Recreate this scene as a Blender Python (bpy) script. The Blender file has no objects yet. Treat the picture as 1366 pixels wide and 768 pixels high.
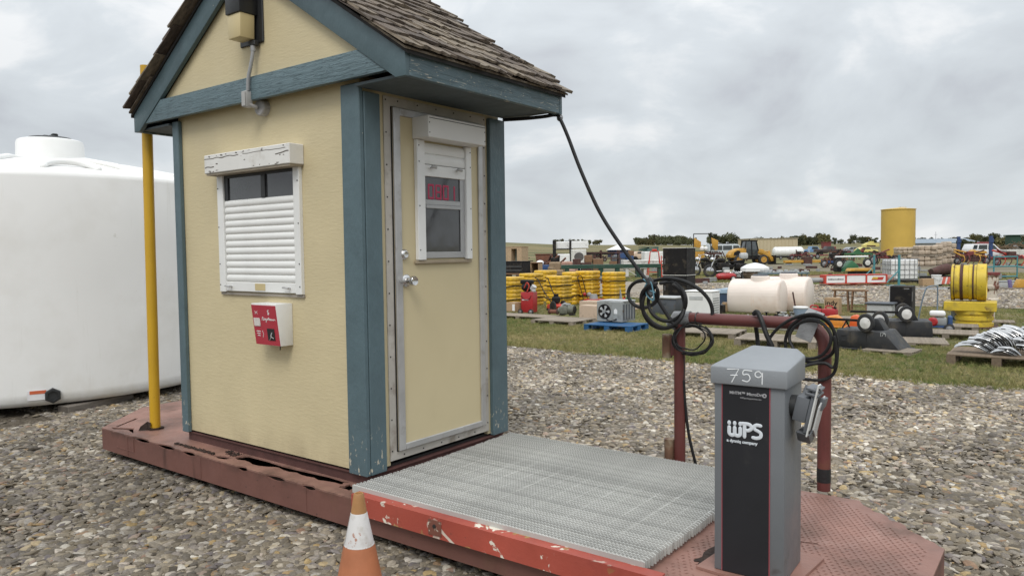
import bpy, bmesh, math, random
from mathutils import Vector, Matrix, Euler, noise, geometry
random.seed(7)
S = bpy.context.scene
COL = S.collection
R = math.radians

# ---------------------------------------------------------------- camera
FPX, PITCH, ROLL, YAW = 996.873, 0.04916, -0.01242, 0.64524
CAM = Vector((2.9738, -2.6532, 1.1875))
G = -0.28                       # height of the ground; z = 0 is the foot of the booth's corner boards
_f = Vector((-math.sin(YAW)*math.cos(PITCH), math.cos(YAW)*math.cos(PITCH), -math.sin(PITCH)))
_r0 = Vector((math.cos(YAW), math.sin(YAW), 0)); _u0 = _r0.cross(_f)
_r = math.cos(ROLL)*_r0 + math.sin(ROLL)*_u0
_u = -math.sin(ROLL)*_r0 + math.cos(ROLL)*_u0
cam = bpy.data.objects.new('camera', bpy.data.cameras.new('camera'))
COL.objects.link(cam)
cam.matrix_world = Matrix(((_r.x, _u.x, -_f.x, CAM.x), (_r.y, _u.y, -_f.y, CAM.y), (_r.z, _u.z, -_f.z, CAM.z), (0, 0, 0, 1)))
cam.data.sensor_width = 36; cam.data.lens = FPX/1366*36
cam.data.clip_start = 0.05; cam.data.clip_end = 6000
S.camera = cam
S.render.resolution_x, S.render.resolution_y = 1024, 575

# ---------------------------------------------------------------- sky, sun, exposure
SUN_EL, SUN_AZ = R(52), R(-62)          # azimuth in the xy plane: behind the photographer and to the right
S.view_settings.view_transform = 'Standard'; S.view_settings.look = 'None'
S.view_settings.exposure = 0.12; S.view_settings.gamma = 1
world = bpy.data.worlds.new('World'); S.world = world; world.use_nodes = True
SKYLOC = (4.2, 1.3, 0.9)
def build_world():
    nt = world.node_tree; nt.nodes.clear(); N = nt.nodes.new; L = nt.links.new
    out = N('ShaderNodeOutputWorld'); bg = N('ShaderNodeBackground'); L(bg.outputs[0], out.inputs[0])
    sky = N('ShaderNodeTexSky'); sky.sky_type = 'NISHITA'; sky.sun_disc = False
    sky.sun_elevation = SUN_EL; sky.sun_rotation = R(90) - SUN_AZ
    geo = N('ShaderNodeTexCoord')
    sep = N('ShaderNodeSeparateXYZ'); L(geo.outputs['Generated'], sep.inputs[0])
    # cloud masses: noise over the view direction, flattened a little towards the horizon
    mp = N('ShaderNodeMapping'); mp.inputs['Scale'].default_value = (1, 1, 1.9); mp.inputs['Location'].default_value = SKYLOC; L(geo.outputs['Generated'], mp.inputs[0])
    n1 = N('ShaderNodeTexNoise'); L(mp.outputs[0], n1.inputs['Vector']); n1.inputs['Scale'].default_value = 5.0
    n1.inputs['Detail'].default_value = 8; n1.inputs['Roughness'].default_value = 0.53; n1.inputs['Distortion'].default_value = 0.35
    n2 = N('ShaderNodeTexNoise'); L(mp.outputs[0], n2.inputs['Vector']); n2.inputs['Scale'].default_value = 2.1
    n2.inputs['Detail'].default_value = 3; n2.inputs['Distortion'].default_value = 0.6
    mm = N('ShaderNodeMath'); mm.operation = 'MULTIPLY_ADD'; L(n2.outputs[0], mm.inputs[0]); mm.inputs[1].default_value = 0.7
    L(n1.outputs[0], mm.inputs[2])
    cr = N('ShaderNodeValToRGB'); L(mm.outputs[0], cr.inputs[0])
    e = cr.color_ramp.elements
    e[0].position = 0.62; e[0].color = (0.49, 0.505, 0.545, 1)
    e[1].position = 1.08; e[1].color = (0.83, 0.845, 0.855, 1)
    a = e.new(0.78); a.color = (0.60, 0.635, 0.665, 1)
    b = e.new(0.90); b.color = (0.665, 0.705, 0.735, 1)
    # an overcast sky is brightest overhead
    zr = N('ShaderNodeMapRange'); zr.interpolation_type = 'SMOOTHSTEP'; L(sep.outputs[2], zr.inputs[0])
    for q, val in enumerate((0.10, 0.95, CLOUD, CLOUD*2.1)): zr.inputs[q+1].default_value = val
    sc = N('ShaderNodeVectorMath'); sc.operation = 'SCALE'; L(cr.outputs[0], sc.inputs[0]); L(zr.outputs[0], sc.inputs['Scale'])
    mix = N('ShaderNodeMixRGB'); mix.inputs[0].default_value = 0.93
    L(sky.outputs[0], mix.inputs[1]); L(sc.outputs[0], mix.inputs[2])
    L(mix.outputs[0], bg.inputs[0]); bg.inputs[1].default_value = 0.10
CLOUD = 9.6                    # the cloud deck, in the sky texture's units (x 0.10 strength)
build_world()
sun = bpy.data.objects.new('sun', bpy.data.lights.new('sun', 'SUN')); COL.objects.link(sun)
sun.data.energy = 1.5; sun.data.angle = R(25); sun.data.color = (1, 0.96, 0.9)
_d = Vector((math.cos(SUN_EL)*math.cos(SUN_AZ), math.cos(SUN_EL)*math.sin(SUN_AZ), math.sin(SUN_EL)))
sun.rotation_euler = _d.to_track_quat('Z', 'Y').to_euler()

# ---------------------------------------------------------------- helpers
def ray(x, y): return _f + _r*((x-683)/FPX) - _u*((y-384)/FPX)
def at(x, y, z=G):              # the point of the plane at height z seen at (x, y) of the photograph
    d = ray(x, y); return CAM + d*((z-CAM.z)/d.z)
def on_y(x, y, Y):
    d = ray(x, y); return CAM + d*((Y-CAM.y)/d.y)
def on_x(x, y, X):
    d = ray(x, y); return CAM + d*((X-CAM.x)/d.x)
def mpp(p): return (p-CAM).dot(_f)/FPX   # metres to a pixel of the photograph at p

class MB:
    """collects shapes; build() links them as ONE mesh object"""
    def __init__(s): s.v = []; s.f = []
    def add(s, vs, fs, m=None):
        o = len(s.v)
        s.v += [tuple(m @ Vector(v)) if m else tuple(v) for v in vs]
        s.f += [tuple(i+o for i in f) for f in fs]; return s
    def bm(s, b, m=None):
        b.verts.ensure_lookup_table(); b.verts.index_update()
        s.add([v.co for v in b.verts], [[v.index for v in f.verts] for f in b.faces], m); b.free(); return s
    def box(s, x0, x1, y0, y1, z0, z1, bev=0, m=None, seg=1):
        if x0 > x1: x0, x1 = x1, x0
        if y0 > y1: y0, y1 = y1, y0
        if z0 > z1: z0, z1 = z1, z0
        vs = [(x, y, z) for x in (x0, x1) for y in (y0, y1) for z in (z0, z1)]
        fs = [(0, 1, 3, 2), (4, 6, 7, 5), (0, 4, 5, 1), (2, 3, 7, 6), (0, 2, 6, 4), (1, 5, 7, 3)]
        if not bev: return s.add(vs, fs, m)
        b = bmesh.new(); bv = [b.verts.new(v) for v in vs]
        for f in fs: b.faces.new([bv[i] for i in f])
        bmesh.ops.bevel(b, geom=b.edges[:], offset=min(bev, .45*min(x1-x0, y1-y0, z1-z0)), segments=seg, affect='EDGES', profile=.5)
        return s.bm(b, m)
    def prism(s, poly, a0, a1, axis='z', m=None, bev=0):
        """extrude a 2-D outline along an axis"""
        def P(p, a): return {'z': (p[0], p[1], a), 'y': (p[0], a, p[1]), 'x': (a, p[0], p[1])}[axis]
        n = len(poly); vs = [P(p, a0) for p in poly] + [P(p, a1) for p in poly]
        fs = [tuple(range(n))[::-1], tuple(range(n, 2*n))] + [(i, (i+1) % n, (i+1) % n+n, i+n) for i in range(n)]
        b = bmesh.new(); bv = [b.verts.new(v) for v in vs]
        for f in fs: b.faces.new([bv[i] for i in f])
        bmesh.ops.recalc_face_normals(b, faces=b.faces[:])
        if bev: bmesh.ops.bevel(b, geom=b.edges[:], offset=bev, segments=2, affect='EDGES', profile=.5)
        return s.bm(b, m)
    def cyl(s, p0, p1, r0, r1=None, n=16, cap=True, m=None):
        r1 = r0 if r1 is None else r1
        p0, p1 = Vector(p0), Vector(p1); d = (p1-p0).normalized()
        a = d.orthogonal().normalized(); b = d.cross(a)
        vs = [p+(a*math.cos(t)+b*math.sin(t))*r for p, r in ((p0, r0), (p1, r1)) for t in [2*math.pi*i/n for i in range(n)]]
        fs = [(i, (i+1) % n, (i+1) % n+n, i+n) for i in range(n)]
        if cap: fs += [tuple(range(n))[::-1], tuple(range(n, 2*n))]
        return s.add(vs, fs, m)
    def tube(s, pts, r, n=8, closed=False, cap=True, m=None, rs=None, rnd=0):
        pts = [Vector(p) for p in pts]; k = len(pts)
        if rnd and not closed:      # rounded ends
            d0 = (pts[0]-pts[1]).normalized(); d1 = (pts[-1]-pts[-2]).normalized()
            rs = rs or [r]*k
            pts = [pts[0]+d0*r*.97, pts[0]+d0*r*.7]+pts+[pts[-1]+d1*r*.7, pts[-1]+d1*r*.97]
            rs = [r*.24, r*.71]+rs+[r*.71, r*.24]; k += 4
        T = []
        for i in range(k):
            if closed: t = pts[(i+1) % k]-pts[i-1]
            else: t = pts[min(i+1, k-1)]-pts[max(i-1, 0)]
            T.append(t.normalized())
        a = T[0].orthogonal().normalized(); vs = []
        for i in range(k):
            a = (a-T[i]*a.dot(T[i])).normalized(); b = T[i].cross(a)
            rr = rs[i] if rs else r
            vs += [pts[i]+(a*math.cos(t)+b*math.sin(t))*rr for t in [2*math.pi*j/n for j in range(n)]]
        fs = []
        for i in range(k if closed else k-1):
            q = (i+1) % k
            fs += [(i*n+j, i*n+(j+1) % n, q*n+(j+1) % n, q*n+j) for j in range(n)]
        if cap and not closed: fs += [tuple(range(n))[::-1], tuple(range((k-1)*n, k*n))]
        return s.add(vs, fs, m)
    def lathe(s, prof, n=24, m=None, arc=None):
        """profile of (radius, height) turned round the z axis"""
        k = len(prof); vs = [(r*math.cos(2*math.pi*i/n), r*math.sin(2*math.pi*i/n), z) for r, z in prof for i in range(n)]
        fs = [(j*n+i, j*n+(i+1) % n, (j+1)*n+(i+1) % n, (j+1)*n+i) for j in range(k-1) for i in range(n)]
        if prof[0][0] > 0: fs.append(tuple(range(n))[::-1])
        if prof[-1][0] > 0: fs.append(tuple(range((k-1)*n, k*n)))
        return s.add(vs, fs, m)
    def ball(s, c, r, sz=(1, 1, 1), n=12, m=None):
        h = n//2; prof = [(max(1e-4, math.sin(math.pi*i/h)), -math.cos(math.pi*i/h)) for i in range(h+1)]
        mm = Matrix.Translation(c) @ Matrix.Diagonal((r*sz[0], r*sz[1], r*sz[2], 1))
        return s.lathe(prof, n, (m @ mm) if m else mm)
    def build(s, name, mat, parent=None, label=None, smooth=35, **kw):
        me = bpy.data.meshes.new(name); me.from_pydata(s.v, [], s.f); me.update()
        b = bmesh.new(); b.from_mesh(me)
        bmesh.ops.recalc_face_normals(b, faces=b.faces[:]); b.to_mesh(me); b.free()
        if smooth:
            me.polygons.foreach_set('use_smooth', [True]*len(me.polygons)); me.set_sharp_from_angle(angle=R(smooth))
        me.materials.append(mat)
        return link(name, me, parent, label, **kw)

def link(name, me, parent=None, label=None, cat=None, group=None, kind=None, loc=None, rot=None):
    o = bpy.data.objects.new(name, me); COL.objects.link(o)
    if parent: o.parent = parent
    if loc is not None: o.location = loc
    if rot is not None: o.rotation_euler = rot
    if label: o['label'] = label
    if cat: o['category'] = cat
    if group: o['group'] = group
    if kind: o['kind'] = kind
    return o
def thing(name, label, cat, loc=(0, 0, 0), rz=0, group=None):
    return link(name, None, None, label, cat, group, None, loc, (0, 0, rz))
def kids(o): return [c for c in COL.objects if c.parent == o]
def copy_tree(o, parent=None, label=None, loc=None, rz=None):
    c = o.copy(); COL.objects.link(c); c.parent = parent
    if label: c['label'] = label
    if loc is not None: c.location = loc
    if rz is not None: c.rotation_euler = (0, 0, rz)
    for k in kids(o): copy_tree(k, c)
    return c
def Rz(a): return Matrix.Rotation(a, 4, 'Z')
def Tr(x, y, z): return Matrix.Translation((x, y, z))
def arc(c, r, a0, a1, n, plane='xz'):
    out = []
    for i in range(n+1):
        t = R(a0+(a1-a0)*i/n); p, q = c[0]+r*math.cos(t), c[1]+r*math.sin(t)
        out.append((p, q))
    return out
def smooth_path(pts, n=6):
    """Catmull-Rom through the points"""
    P = [Vector(p) for p in pts]; P = [P[0]*2-P[1]]+P+[P[-1]*2-P[-2]]; out = []
    for i in range(1, len(P)-2):
        for j in range(n):
            t = j/n; a, b, c, d = P[i-1:i+3]
            out.append(.5*((2*b)+(c-a)*t+(2*a-5*b+4*c-d)*t*t+(3*b-a-3*c+d)*t**3))
    out.append(P[-2]); return out
def text_mb(txt, size, depth=.0006, align='LEFT', bold=0):
    cu = bpy.data.curves.new('t', 'FONT'); cu.body = txt; cu.size = size; cu.extrude = depth; cu.align_x = align; cu.offset = bold
    ob = bpy.data.objects.new('t', cu); COL.objects.link(ob)
    me = bpy.data.meshes.new_from_object(ob.evaluated_get(bpy.context.evaluated_depsgraph_get()))
    mb = MB(); mb.add([v.co[:] for v in me.vertices], [p.vertices[:] for p in me.polygons])
    bpy.data.objects.remove(ob); bpy.data.curves.remove(cu); bpy.data.meshes.remove(me); return mb
def stroke(mb, pts, r, m, flat=.25, n=8, q=5):
    """a flat round-ended pen stroke in the local xz plane"""
    p = smooth_path([(a, 0, b) for a, b in pts], q) if len(pts) > 2 else [(a, 0, b) for a, b in pts]
    mb.tube(p, r, n, m=m @ Matrix.Diagonal((1, flat, 1, 1)), rnd=1)

# ---------------------------------------------------------------- materials
_mats = {}
CLEAN = {'tank_cream', 'wrapped_stone', 'yellow_tank_paint', 'shed_beige', 'window_glass', 'polished_blade', 'chrome', 'white_plastic', 'marker_white'}
DIRTY = [False]                # the yard's old machines carry dust and rust
def M(name, col, rough=.6, metal=0, var=.18, vs=4, bump=0, bs=50, st=(1, 1, 1), spots=(), rnd=0, emit=0, spec=.5, trans=0, hue=0, bst=None):
    if name in _mats: return _mats[name]
    if DIRTY[0] and name not in CLEAN and not name.startswith('car_'): spots = tuple(spots)+((tuple(c*.5+d for c, d in zip(col, (.055, .045, .032))), 5.5, .54, .72), ((.10, .065, .04), 13, .665, .72))
    m = bpy.data.materials.new(name); m.use_nodes = True; _mats[name] = m
    nt = m.node_tree; N = nt.nodes.new; L = nt.links.new; p = nt.nodes['Principled BSDF']
    tc = N('ShaderNodeTexCoord')
    def noise_(scale, detail=4, st_=(1, 1, 1), rough_=.55, dist=0):
        mp = N('ShaderNodeMapping'); mp.inputs['Scale'].default_value = st_; L(tc.outputs['Object'], mp.inputs[0])
        n = N('ShaderNodeTexNoise'); n.inputs['Scale'].default_value = scale; n.inputs['Detail'].default_value = detail
        n.inputs['Roughness'].default_value = rough_; n.inputs['Distortion'].default_value = dist
        L(mp.outputs[0], n.inputs['Vector']); return n.outputs[0]
    def ramp(src, lo, hi, a, b):
        mr = N('ShaderNodeMapRange'); L(src, mr.inputs[0])
        for i, x in enumerate((lo, hi, a, b)): mr.inputs[i+1].default_value = x
        return mr.outputs[0]
    c = N('ShaderNodeRGB'); c.outputs[0].default_value = (*col, 1); cur = c.outputs[0]
    def scale_(src, fac):
        x = N('ShaderNodeVectorMath'); x.operation = 'SCALE'; L(src, x.inputs[0]); L(fac, x.inputs['Scale']); return x.outputs[0]
    if var:
        cur = scale_(cur, ramp(noise_(vs, 5, st), .3, .7, 1-var, 1+var))
    if rnd:
        oi = N('ShaderNodeObjectInfo'); cur = scale_(cur, ramp(oi.outputs['Random'], 0, 1, 1-rnd, 1+rnd))
    if hue:
        oi = N('ShaderNodeObjectInfo'); hs = N('ShaderNodeHueSaturation')
        L(ramp(oi.outputs['Random'], 0, 1, .5-hue, .5+hue), hs.inputs['Hue']); L(cur, hs.inputs['Color']); cur = hs.outputs[0]
    for sp in spots:
        scol, ssc, lo, hi = sp[:4]; opt = sp[4] if len(sp) > 4 else {}
        f = ramp(noise_(ssc, opt.get('detail', 5), opt.get('st', (1, 1, 1)), .6, opt.get('dist', 0)), lo, hi, 0, 1)
        if 'z' in opt:      # wear that keeps to a band of heights
            sx = N('ShaderNodeSeparateXYZ'); L(tc.outputs['Object'], sx.inputs[0])
            mu = N('ShaderNodeMath'); mu.operation = 'MULTIPLY'; L(f, mu.inputs[0])
            L(ramp(sx.outputs[opt.get('ax', 2)], opt['z'][0], opt['z'][1], 1, 0), mu.inputs[1]); f = mu.outputs[0]
        mx = N('ShaderNodeMixRGB'); L(f, mx.inputs[0]); L(cur, mx.inputs[1]); mx.inputs[2].default_value = (*scol, 1); cur = mx.outputs[0]
    L(cur, p.inputs['Base Color'])
    p.inputs['Metallic'].default_value = metal; p.inputs['Specular IOR Level'].default_value = spec
    L(ramp(noise_(vs*3, 3), .3, .7, max(.02, rough-.1), min(1, rough+.1)), p.inputs['Roughness'])
    if trans: p.inputs['Transmission Weight'].default_value = trans
    if emit: L(cur, p.inputs['Emission Color']); p.inputs['Emission Strength'].default_value = emit
    if bump:
        b = N('ShaderNodeBump'); b.inputs['Strength'].default_value = min(1, bump); b.inputs['Distance'].default_value = .004*max(1, bump)
        L(noise_(bs, 6, bst or st, .6), b.inputs['Height']); L(b.outputs[0], p.inputs['Normal'])
    return m
# ---------------------------------------------------------------- the ground
def ground_mat(name, cols, sc, bump=.6, bs=30, rough=.95, patch=None, st=(1, 1, 1)):
    m = bpy.data.materials.new(name); m.use_nodes = True; nt = m.node_tree; N = nt.nodes.new; L = nt.links.new
    p = nt.nodes['Principled BSDF']; p.inputs['Roughness'].default_value = rough; p.inputs['Specular IOR Level'].default_value = .2
    tc = N('ShaderNodeTexCoord')
    def nz(s, d=6, r=.6, st_=(1, 1, 1)):
        mp = N('ShaderNodeMapping'); mp.inputs['Scale'].default_value = st_; L(tc.outputs['Object'], mp.inputs[0])
        n = N('ShaderNodeTexNoise'); n.inputs['Scale'].default_value = s; n.inputs['Detail'].default_value = d; n.inputs['Roughness'].default_value = r
        L(mp.outputs[0], n.inputs['Vector']); return n.outputs[0]
    cr = N('ShaderNodeValToRGB'); L(nz(sc, 8, .68), cr.inputs[0]); el = cr.color_ramp.elements
    k = len(cols)
    for i, c in enumerate(cols):
        pos = .3+.4*i/(k-1)
        e = el[i] if i < 2 else el.new(pos)
        e.position = pos; e.color = (*c, 1)
    cur = cr.outputs[0]
    for pc, ps, lo, hi in (patch or []):
        mr = N('ShaderNodeMapRange'); L(nz(ps, 5, .6, st), mr.inputs[0]); mr.inputs[1].default_value = lo; mr.inputs[2].default_value = hi
        mx = N('ShaderNodeMixRGB'); L(mr.outputs[0], mx.inputs[0]); L(cur, mx.inputs[1]); mx.inputs[2].default_value = (*pc, 1); cur = mx.outputs[0]
    L(cur, p.inputs['Base Color'])
    b = N('ShaderNodeBump'); b.inputs['Strength'].default_value = bump; b.inputs['Distance'].default_value = .03
    L(nz(bs, 6, .7), b.inputs['Height']); L(b.outputs[0], p.inputs['Normal']); return m
GRASS = ground_mat('grass_ground', [(.075, .078, .03), (.135, .128, .055), (.19, .165, .08)], 3, .8, 25,
                   patch=[((.20, .17, .09), .35, .5, .68), ((.095, .12, .04), .22, .54, .7)])
STUBBLE = ground_mat('field', [(.125, .115, .055), (.18, .15, .075), (.22, .185, .09)], .05, .4, 3,
                     patch=[((.085, .095, .04), .012, .48, .6), ((.22, .175, .09), .03, .55, .7)], st=(1, 4, 1))
GRAVEL = ground_mat('gravel_bed', [(.05, .04, .03), (.12, .10, .075), (.24, .205, .16)], 22, 1, 40)
ROADM = ground_mat('road_gravel', [(.17, .145, .115), (.29, .255, .21), (.45, .41, .355)], 9, 1, 14,
                   patch=[((.15, .125, .09), .5, .54, .72)])
DIRT = ground_mat('dirt', [(.13, .11, .075), (.19, .165, .12), (.25, .225, .175)], 2, .6, 10,
                  patch=[((.11, .105, .05), .3, .5, .66)])

def terrain():
    """one sheet: flat yard, then the land rises into low hills that reach the horizon"""
    rs = [0, 6, 15, 30, 60, 100, 150, 200, 260, 330, 420, 520, 640, 800, 1000, 1300, 1800, 2600, 4000]; n = 96
    mb = MB(); vs = [(0, 0, G)]; fs = []
    def h(x, y):
        d = math.hypot(x, y); a = math.atan2(y, x)-R(90)-YAW      # bearing from the view direction, left positive
        t = max(0, min(1, (d-170)/420)); t = t*t*(3-2*t)
        top = 7.2+2.9*math.tanh(a*5)+.9*math.sin(a*9+1)+.6*math.sin(a*23)
        return G-.01+t*top*(1+.25*max(0, min(1, (d-600)/1000)))
    for r in rs[1:]:
        for i in range(n):
            t = 2*math.pi*i/n; x, y = CAM.x+r*math.cos(t), CAM.y+r*math.sin(t); vs.append((x, y, h(x-CAM.x, y-CAM.y)))
    fs += [(0, 1+i, 1+(i+1) % n) for i in range(n)]
    for k in range(len(rs)-2):
        a, b = 1+k*n, 1+(k+1)*n
        fs += [(a+i, b+i, b+(i+1) % n, a+(i+1) % n) for i in range(n)]
    mb.add(vs, fs); o = mb.build('terrain', GRASS, kind='structure', smooth=180); o.data.materials.append(STUBBLE)
    for p in o.data.polygons:
        if (p.center-Vector((CAM.x, CAM.y, 0))).length > 140: p.material_index = 1
    return o, h
TERRAIN, hill_h = terrain()
def ground_z(x, y): return hill_h(x-CAM.x, y-CAM.y)+.01
def sheet(name, mat, y0, y1, x0, x1, z, wob=.25, step=.35, seed=0):
    """a strip of ground across the yard with wandering edges"""
    nx = int((x1-x0)/step); va = []; vb = []
    for i in range(nx+1):
        x = x0+(x1-x0)*i/nx
        w = lambda s: wob*(noise.noise((x*.35, s, 0))*1.2+noise.noise((x*1.7, s, 5))*.55+noise.noise((x*5, s, 9))*.25)
        va.append((x, y0+w(seed), z)); vb.append((x, y1+w(seed+31), z))
    k = len(va); mb = MB(); mb.add(va+vb, [(i, i+1, k+i+1, k+i) for i in range(k-1)])
    return mb.build(name, mat, kind='structure', smooth=0)
sheet('gravel_pad', GRAVEL, -40, 6.42, -45, 40, G+.0)
sheet('gravel_road', ROADM, 17.9, 28.2, -90, 60, G+.004, .4)
sheet('dirt_track', DIRT, 44, 66, -140, 80, G+.004, 1.2, 1)
sheet('dirt_track', DIRT, 30.2, 34.0, -120, -16, G+.004, .8, .6, 77)

# ---- pebbles and grass: nobody could count them
def scatter(name, emit_quads, density_seed, protos, mat, density, smin, smax, flat, seed, tilt=.35, zoff=0, nor=True):
    """one object: points on the patches, a low stone or tuft on each (geometry nodes)"""
    me = bpy.data.meshes.new(name); vs = []; fs = []
    for q, w in emit_quads:
        o = len(vs); vs += q; fs.append(tuple(range(o, o+len(q))))
    me.from_pydata(vs, [], fs); at_ = me.attributes.new('dens', 'FLOAT', 'FACE')
    at_.data.foreach_set('value', [w for q, w in emit_quads])
    o = link(name, me, kind='stuff'); me.materials.append(mat)
    ng = bpy.data.node_groups.new(name, 'GeometryNodeTree')
    ng.interface.new_socket('Geometry', in_out='INPUT', socket_type='NodeSocketGeometry')
    ng.interface.new_socket('Geometry', in_out='OUTPUT', socket_type='NodeSocketGeometry')
    N = ng.nodes.new; L = ng.links.new
    gi, go = N('NodeGroupInput'), N('NodeGroupOutput')
    na = N('GeometryNodeInputNamedAttribute'); na.data_type = 'FLOAT'; na.inputs['Name'].default_value = 'dens'
    dp = N('GeometryNodeDistributePointsOnFaces'); L(gi.outputs[0], dp.inputs['Mesh'])
    if nor:                                          # patches swept thin, patches heaped
        nn = N('ShaderNodeTexNoise'); nn.inputs['Scale'].default_value = 1.1; nn.inputs['Detail'].default_value = 4
        pz = N('GeometryNodeInputPosition'); L(pz.outputs[0], nn.inputs['Vector'])
    L(na.outputs[0], dp.inputs['Density'])
    dp.inputs['Seed'].default_value = seed
    j = N('GeometryNodeJoinGeometry')
    for k in range(protos['n']):
        gti = N('GeometryNodeGeometryToInstance'); L(protos['make'](N, L, k), gti.inputs[0]); L(gti.outputs[0], j.inputs[0])
    io = N('GeometryNodeInstanceOnPoints'); L(dp.outputs['Points'], io.inputs['Points']); L(j.outputs[0], io.inputs['Instance'])
    io.inputs['Pick Instance'].default_value = True
    def rv(lo, hi, s, vec=True):
        r = N('FunctionNodeRandomValue'); r.data_type = 'FLOAT_VECTOR' if vec else 'FLOAT'
        r.inputs['Seed'].default_value = s
        a, b = (0, 1) if vec else (2, 3)
        r.inputs[a].default_value = lo; r.inputs[b].default_value = hi
        return r.outputs[0] if vec else r.outputs[1]
    L(rv((-tilt, -tilt, 0), (tilt, tilt, 6.283), 1), io.inputs['Rotation'])
    # sizes: mostly small, a few large
    u = rv(0, 1, 2, False); pw = N('ShaderNodeMath'); pw.operation = 'POWER'; L(u, pw.inputs[0]); pw.inputs[1].default_value = 3.8 if nor else 2.2
    ma = N('ShaderNodeMath'); ma.operation = 'MULTIPLY_ADD'; L(pw.outputs[0], ma.inputs[0]); ma.inputs[1].default_value = smax-smin; ma.inputs[2].default_value = smin
    sv = N('ShaderNodeVectorMath'); sv.operation = 'SCALE'; L(rv((.8, .6, flat[0]), (1.35, 1, flat[1]), 3), sv.inputs[0]); L(ma.outputs[0], sv.inputs['Scale'])
    L(sv.outputs[0], io.inputs['Scale'])
    if nor:                                          # drop stones where the noise is low
        lt = N('ShaderNodeMath'); lt.operation = 'SUBTRACT'; L(nn.outputs[0], lt.inputs[0]); lt.inputs[1].default_value = .36
        dv = N('ShaderNodeMath'); dv.operation = 'DIVIDE'; L(lt.outputs[0], dv.inputs[0]); dv.inputs[1].default_value = .14
        lo_ = N('ShaderNodeMath'); lo_.operation = 'MAXIMUM'; L(dv.outputs[0], lo_.inputs[0]); lo_.inputs[1].default_value = .35
        cmp_ = N('ShaderNodeMath'); cmp_.operation = 'LESS_THAN'; L(rv(0, 1, 9, False), cmp_.inputs[0]); L(lo_.outputs[0], cmp_.inputs[1])
        L(cmp_.outputs[0], io.inputs['Selection'])
    sm = N('GeometryNodeSetMaterial'); sm.inputs['Material'].default_value = mat; L(io.outputs[0], sm.inputs[0]); L(sm.outputs[0], go.inputs[0])
    md = o.modifiers.new('scatter', 'NODES'); md.node_group = ng; return o
def pebble_proto(N, L, k):
    ic = N('GeometryNodeMeshIcoSphere'); ic.inputs['Radius'].default_value = 1; ic.inputs['Subdivisions'].default_value = 2
    nt_ = N('ShaderNodeTexNoise'); nt_.noise_dimensions = '4D'; nt_.inputs['W'].default_value = k*3.1; nt_.inputs['Scale'].default_value = .75; nt_.inputs['Detail'].default_value = 1
    pos = N('GeometryNodeInputPosition'); L(pos.outputs[0], nt_.inputs['Vector'])
    sub = N('ShaderNodeVectorMath'); sub.operation = 'SUBTRACT'; L(nt_.outputs['Color'], sub.inputs[0]); sub.inputs[1].default_value = (.5, .5, .5)
    sc = N('ShaderNodeVectorMath'); sc.operation = 'SCALE'; L(sub.outputs[0], sc.inputs[0]); sc.inputs['Scale'].default_value = 1.3
    sp = N('GeometryNodeSetPosition'); L(ic.outputs['Mesh'], sp.inputs[0]); L(sc.outputs[0], sp.inputs['Offset'])
    ss = N('GeometryNodeSetShadeSmooth'); L(sp.outputs[0], ss.inputs[0]); return ss.outputs[0]
def stone_mat(damp):
    m = bpy.data.materials.new('pebble'); m.use_nodes = True; nt = m.node_tree; N = nt.nodes.new; L = nt.links.new
    p = nt.nodes['Principled BSDF']; p.inputs['Roughness'].default_value = .75; p.inputs['Specular IOR Level'].default_value = .3
    oi = N('ShaderNodeObjectInfo'); cr = N('ShaderNodeValToRGB'); cr.color_ramp.interpolation = 'LINEAR'; L(oi.outputs['Random'], cr.inputs[0])
    cols = [(0, (.085, .07, .052)), (.16, (.21, .175, .125)), (.3, (.125, .11, .092)), (.45, (.31, .26, .19)), (.58, (.16, .14, .12)), (.7, (.38, .33, .26)),
            (.8, (.14, .12, .12)), (.88, (.50, .46, .39)), (.93, (.36, .26, .12)), (.965, (.24, .15, .105)), (1, (.66, .62, .54))]
    e = cr.color_ramp.elements
    for i, (q, c) in enumerate(cols):
        x = e[i] if i < 2 else e.new(q)
        x.position = q; x.color = (*c, 1)
    tc = N('ShaderNodeTexCoord'); n = N('ShaderNodeTexNoise'); n.inputs['Scale'].default_value = 2.2; n.inputs['Detail'].default_value = 5; L(tc.outputs['Object'], n.inputs['Vector'])
    mr = N('ShaderNodeMapRange'); L(n.outputs[0], mr.inputs[0]); mr.inputs[1].default_value = .3; mr.inputs[2].default_value = .7; mr.inputs[3].default_value = .72*(.82 if damp else 1.16); mr.inputs[4].default_value = 1.25*(.82 if damp else 1.16)
    # patches of damp and of dust over the yard
    n3 = N('ShaderNodeTexNoise'); n3.inputs['Scale'].default_value = .9; n3.inputs['Detail'].default_value = 4; L(oi.outputs['Location'], n3.inputs['Vector'])
    m3 = N('ShaderNodeMapRange'); L(n3.outputs[0], m3.inputs[0]); m3.inputs[1].default_value = .38; m3.inputs[2].default_value = .62; m3.inputs[3].default_value = .68; m3.inputs[4].default_value = 1.12
    mu = N('ShaderNodeMath'); mu.operation = 'MULTIPLY'; L(mr.outputs[0], mu.inputs[0]); L(m3.outputs[0], mu.inputs[1]); mr = mu
    s = N('ShaderNodeVectorMath'); s.operation = 'SCALE'; L(cr.outputs[0], s.inputs[0]); L(mr.outputs[0], s.inputs['Scale'])
    L(s.outputs[0], p.inputs['Base Color']); return m
PEB = stone_mat(0); PEBD = stone_mat(1)
def quad(x0, x1, y0, y1, z=G+.004): return [(x0, y0, z), (x1, y0, z), (x1, y1, z), (x0, y1, z)]
PP = {'n': 7, 'make': pebble_proto}
near = [(quad(-1.7, 1.9, -2.2, -.05), 8500), (quad(-4.3, -1.7, -2.2, .2), 7000), (quad(1.9, 4.2, -1.5, 2.4), 7000), (quad(-5.2, -3.3, .2, 2.4), 5200)]
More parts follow.
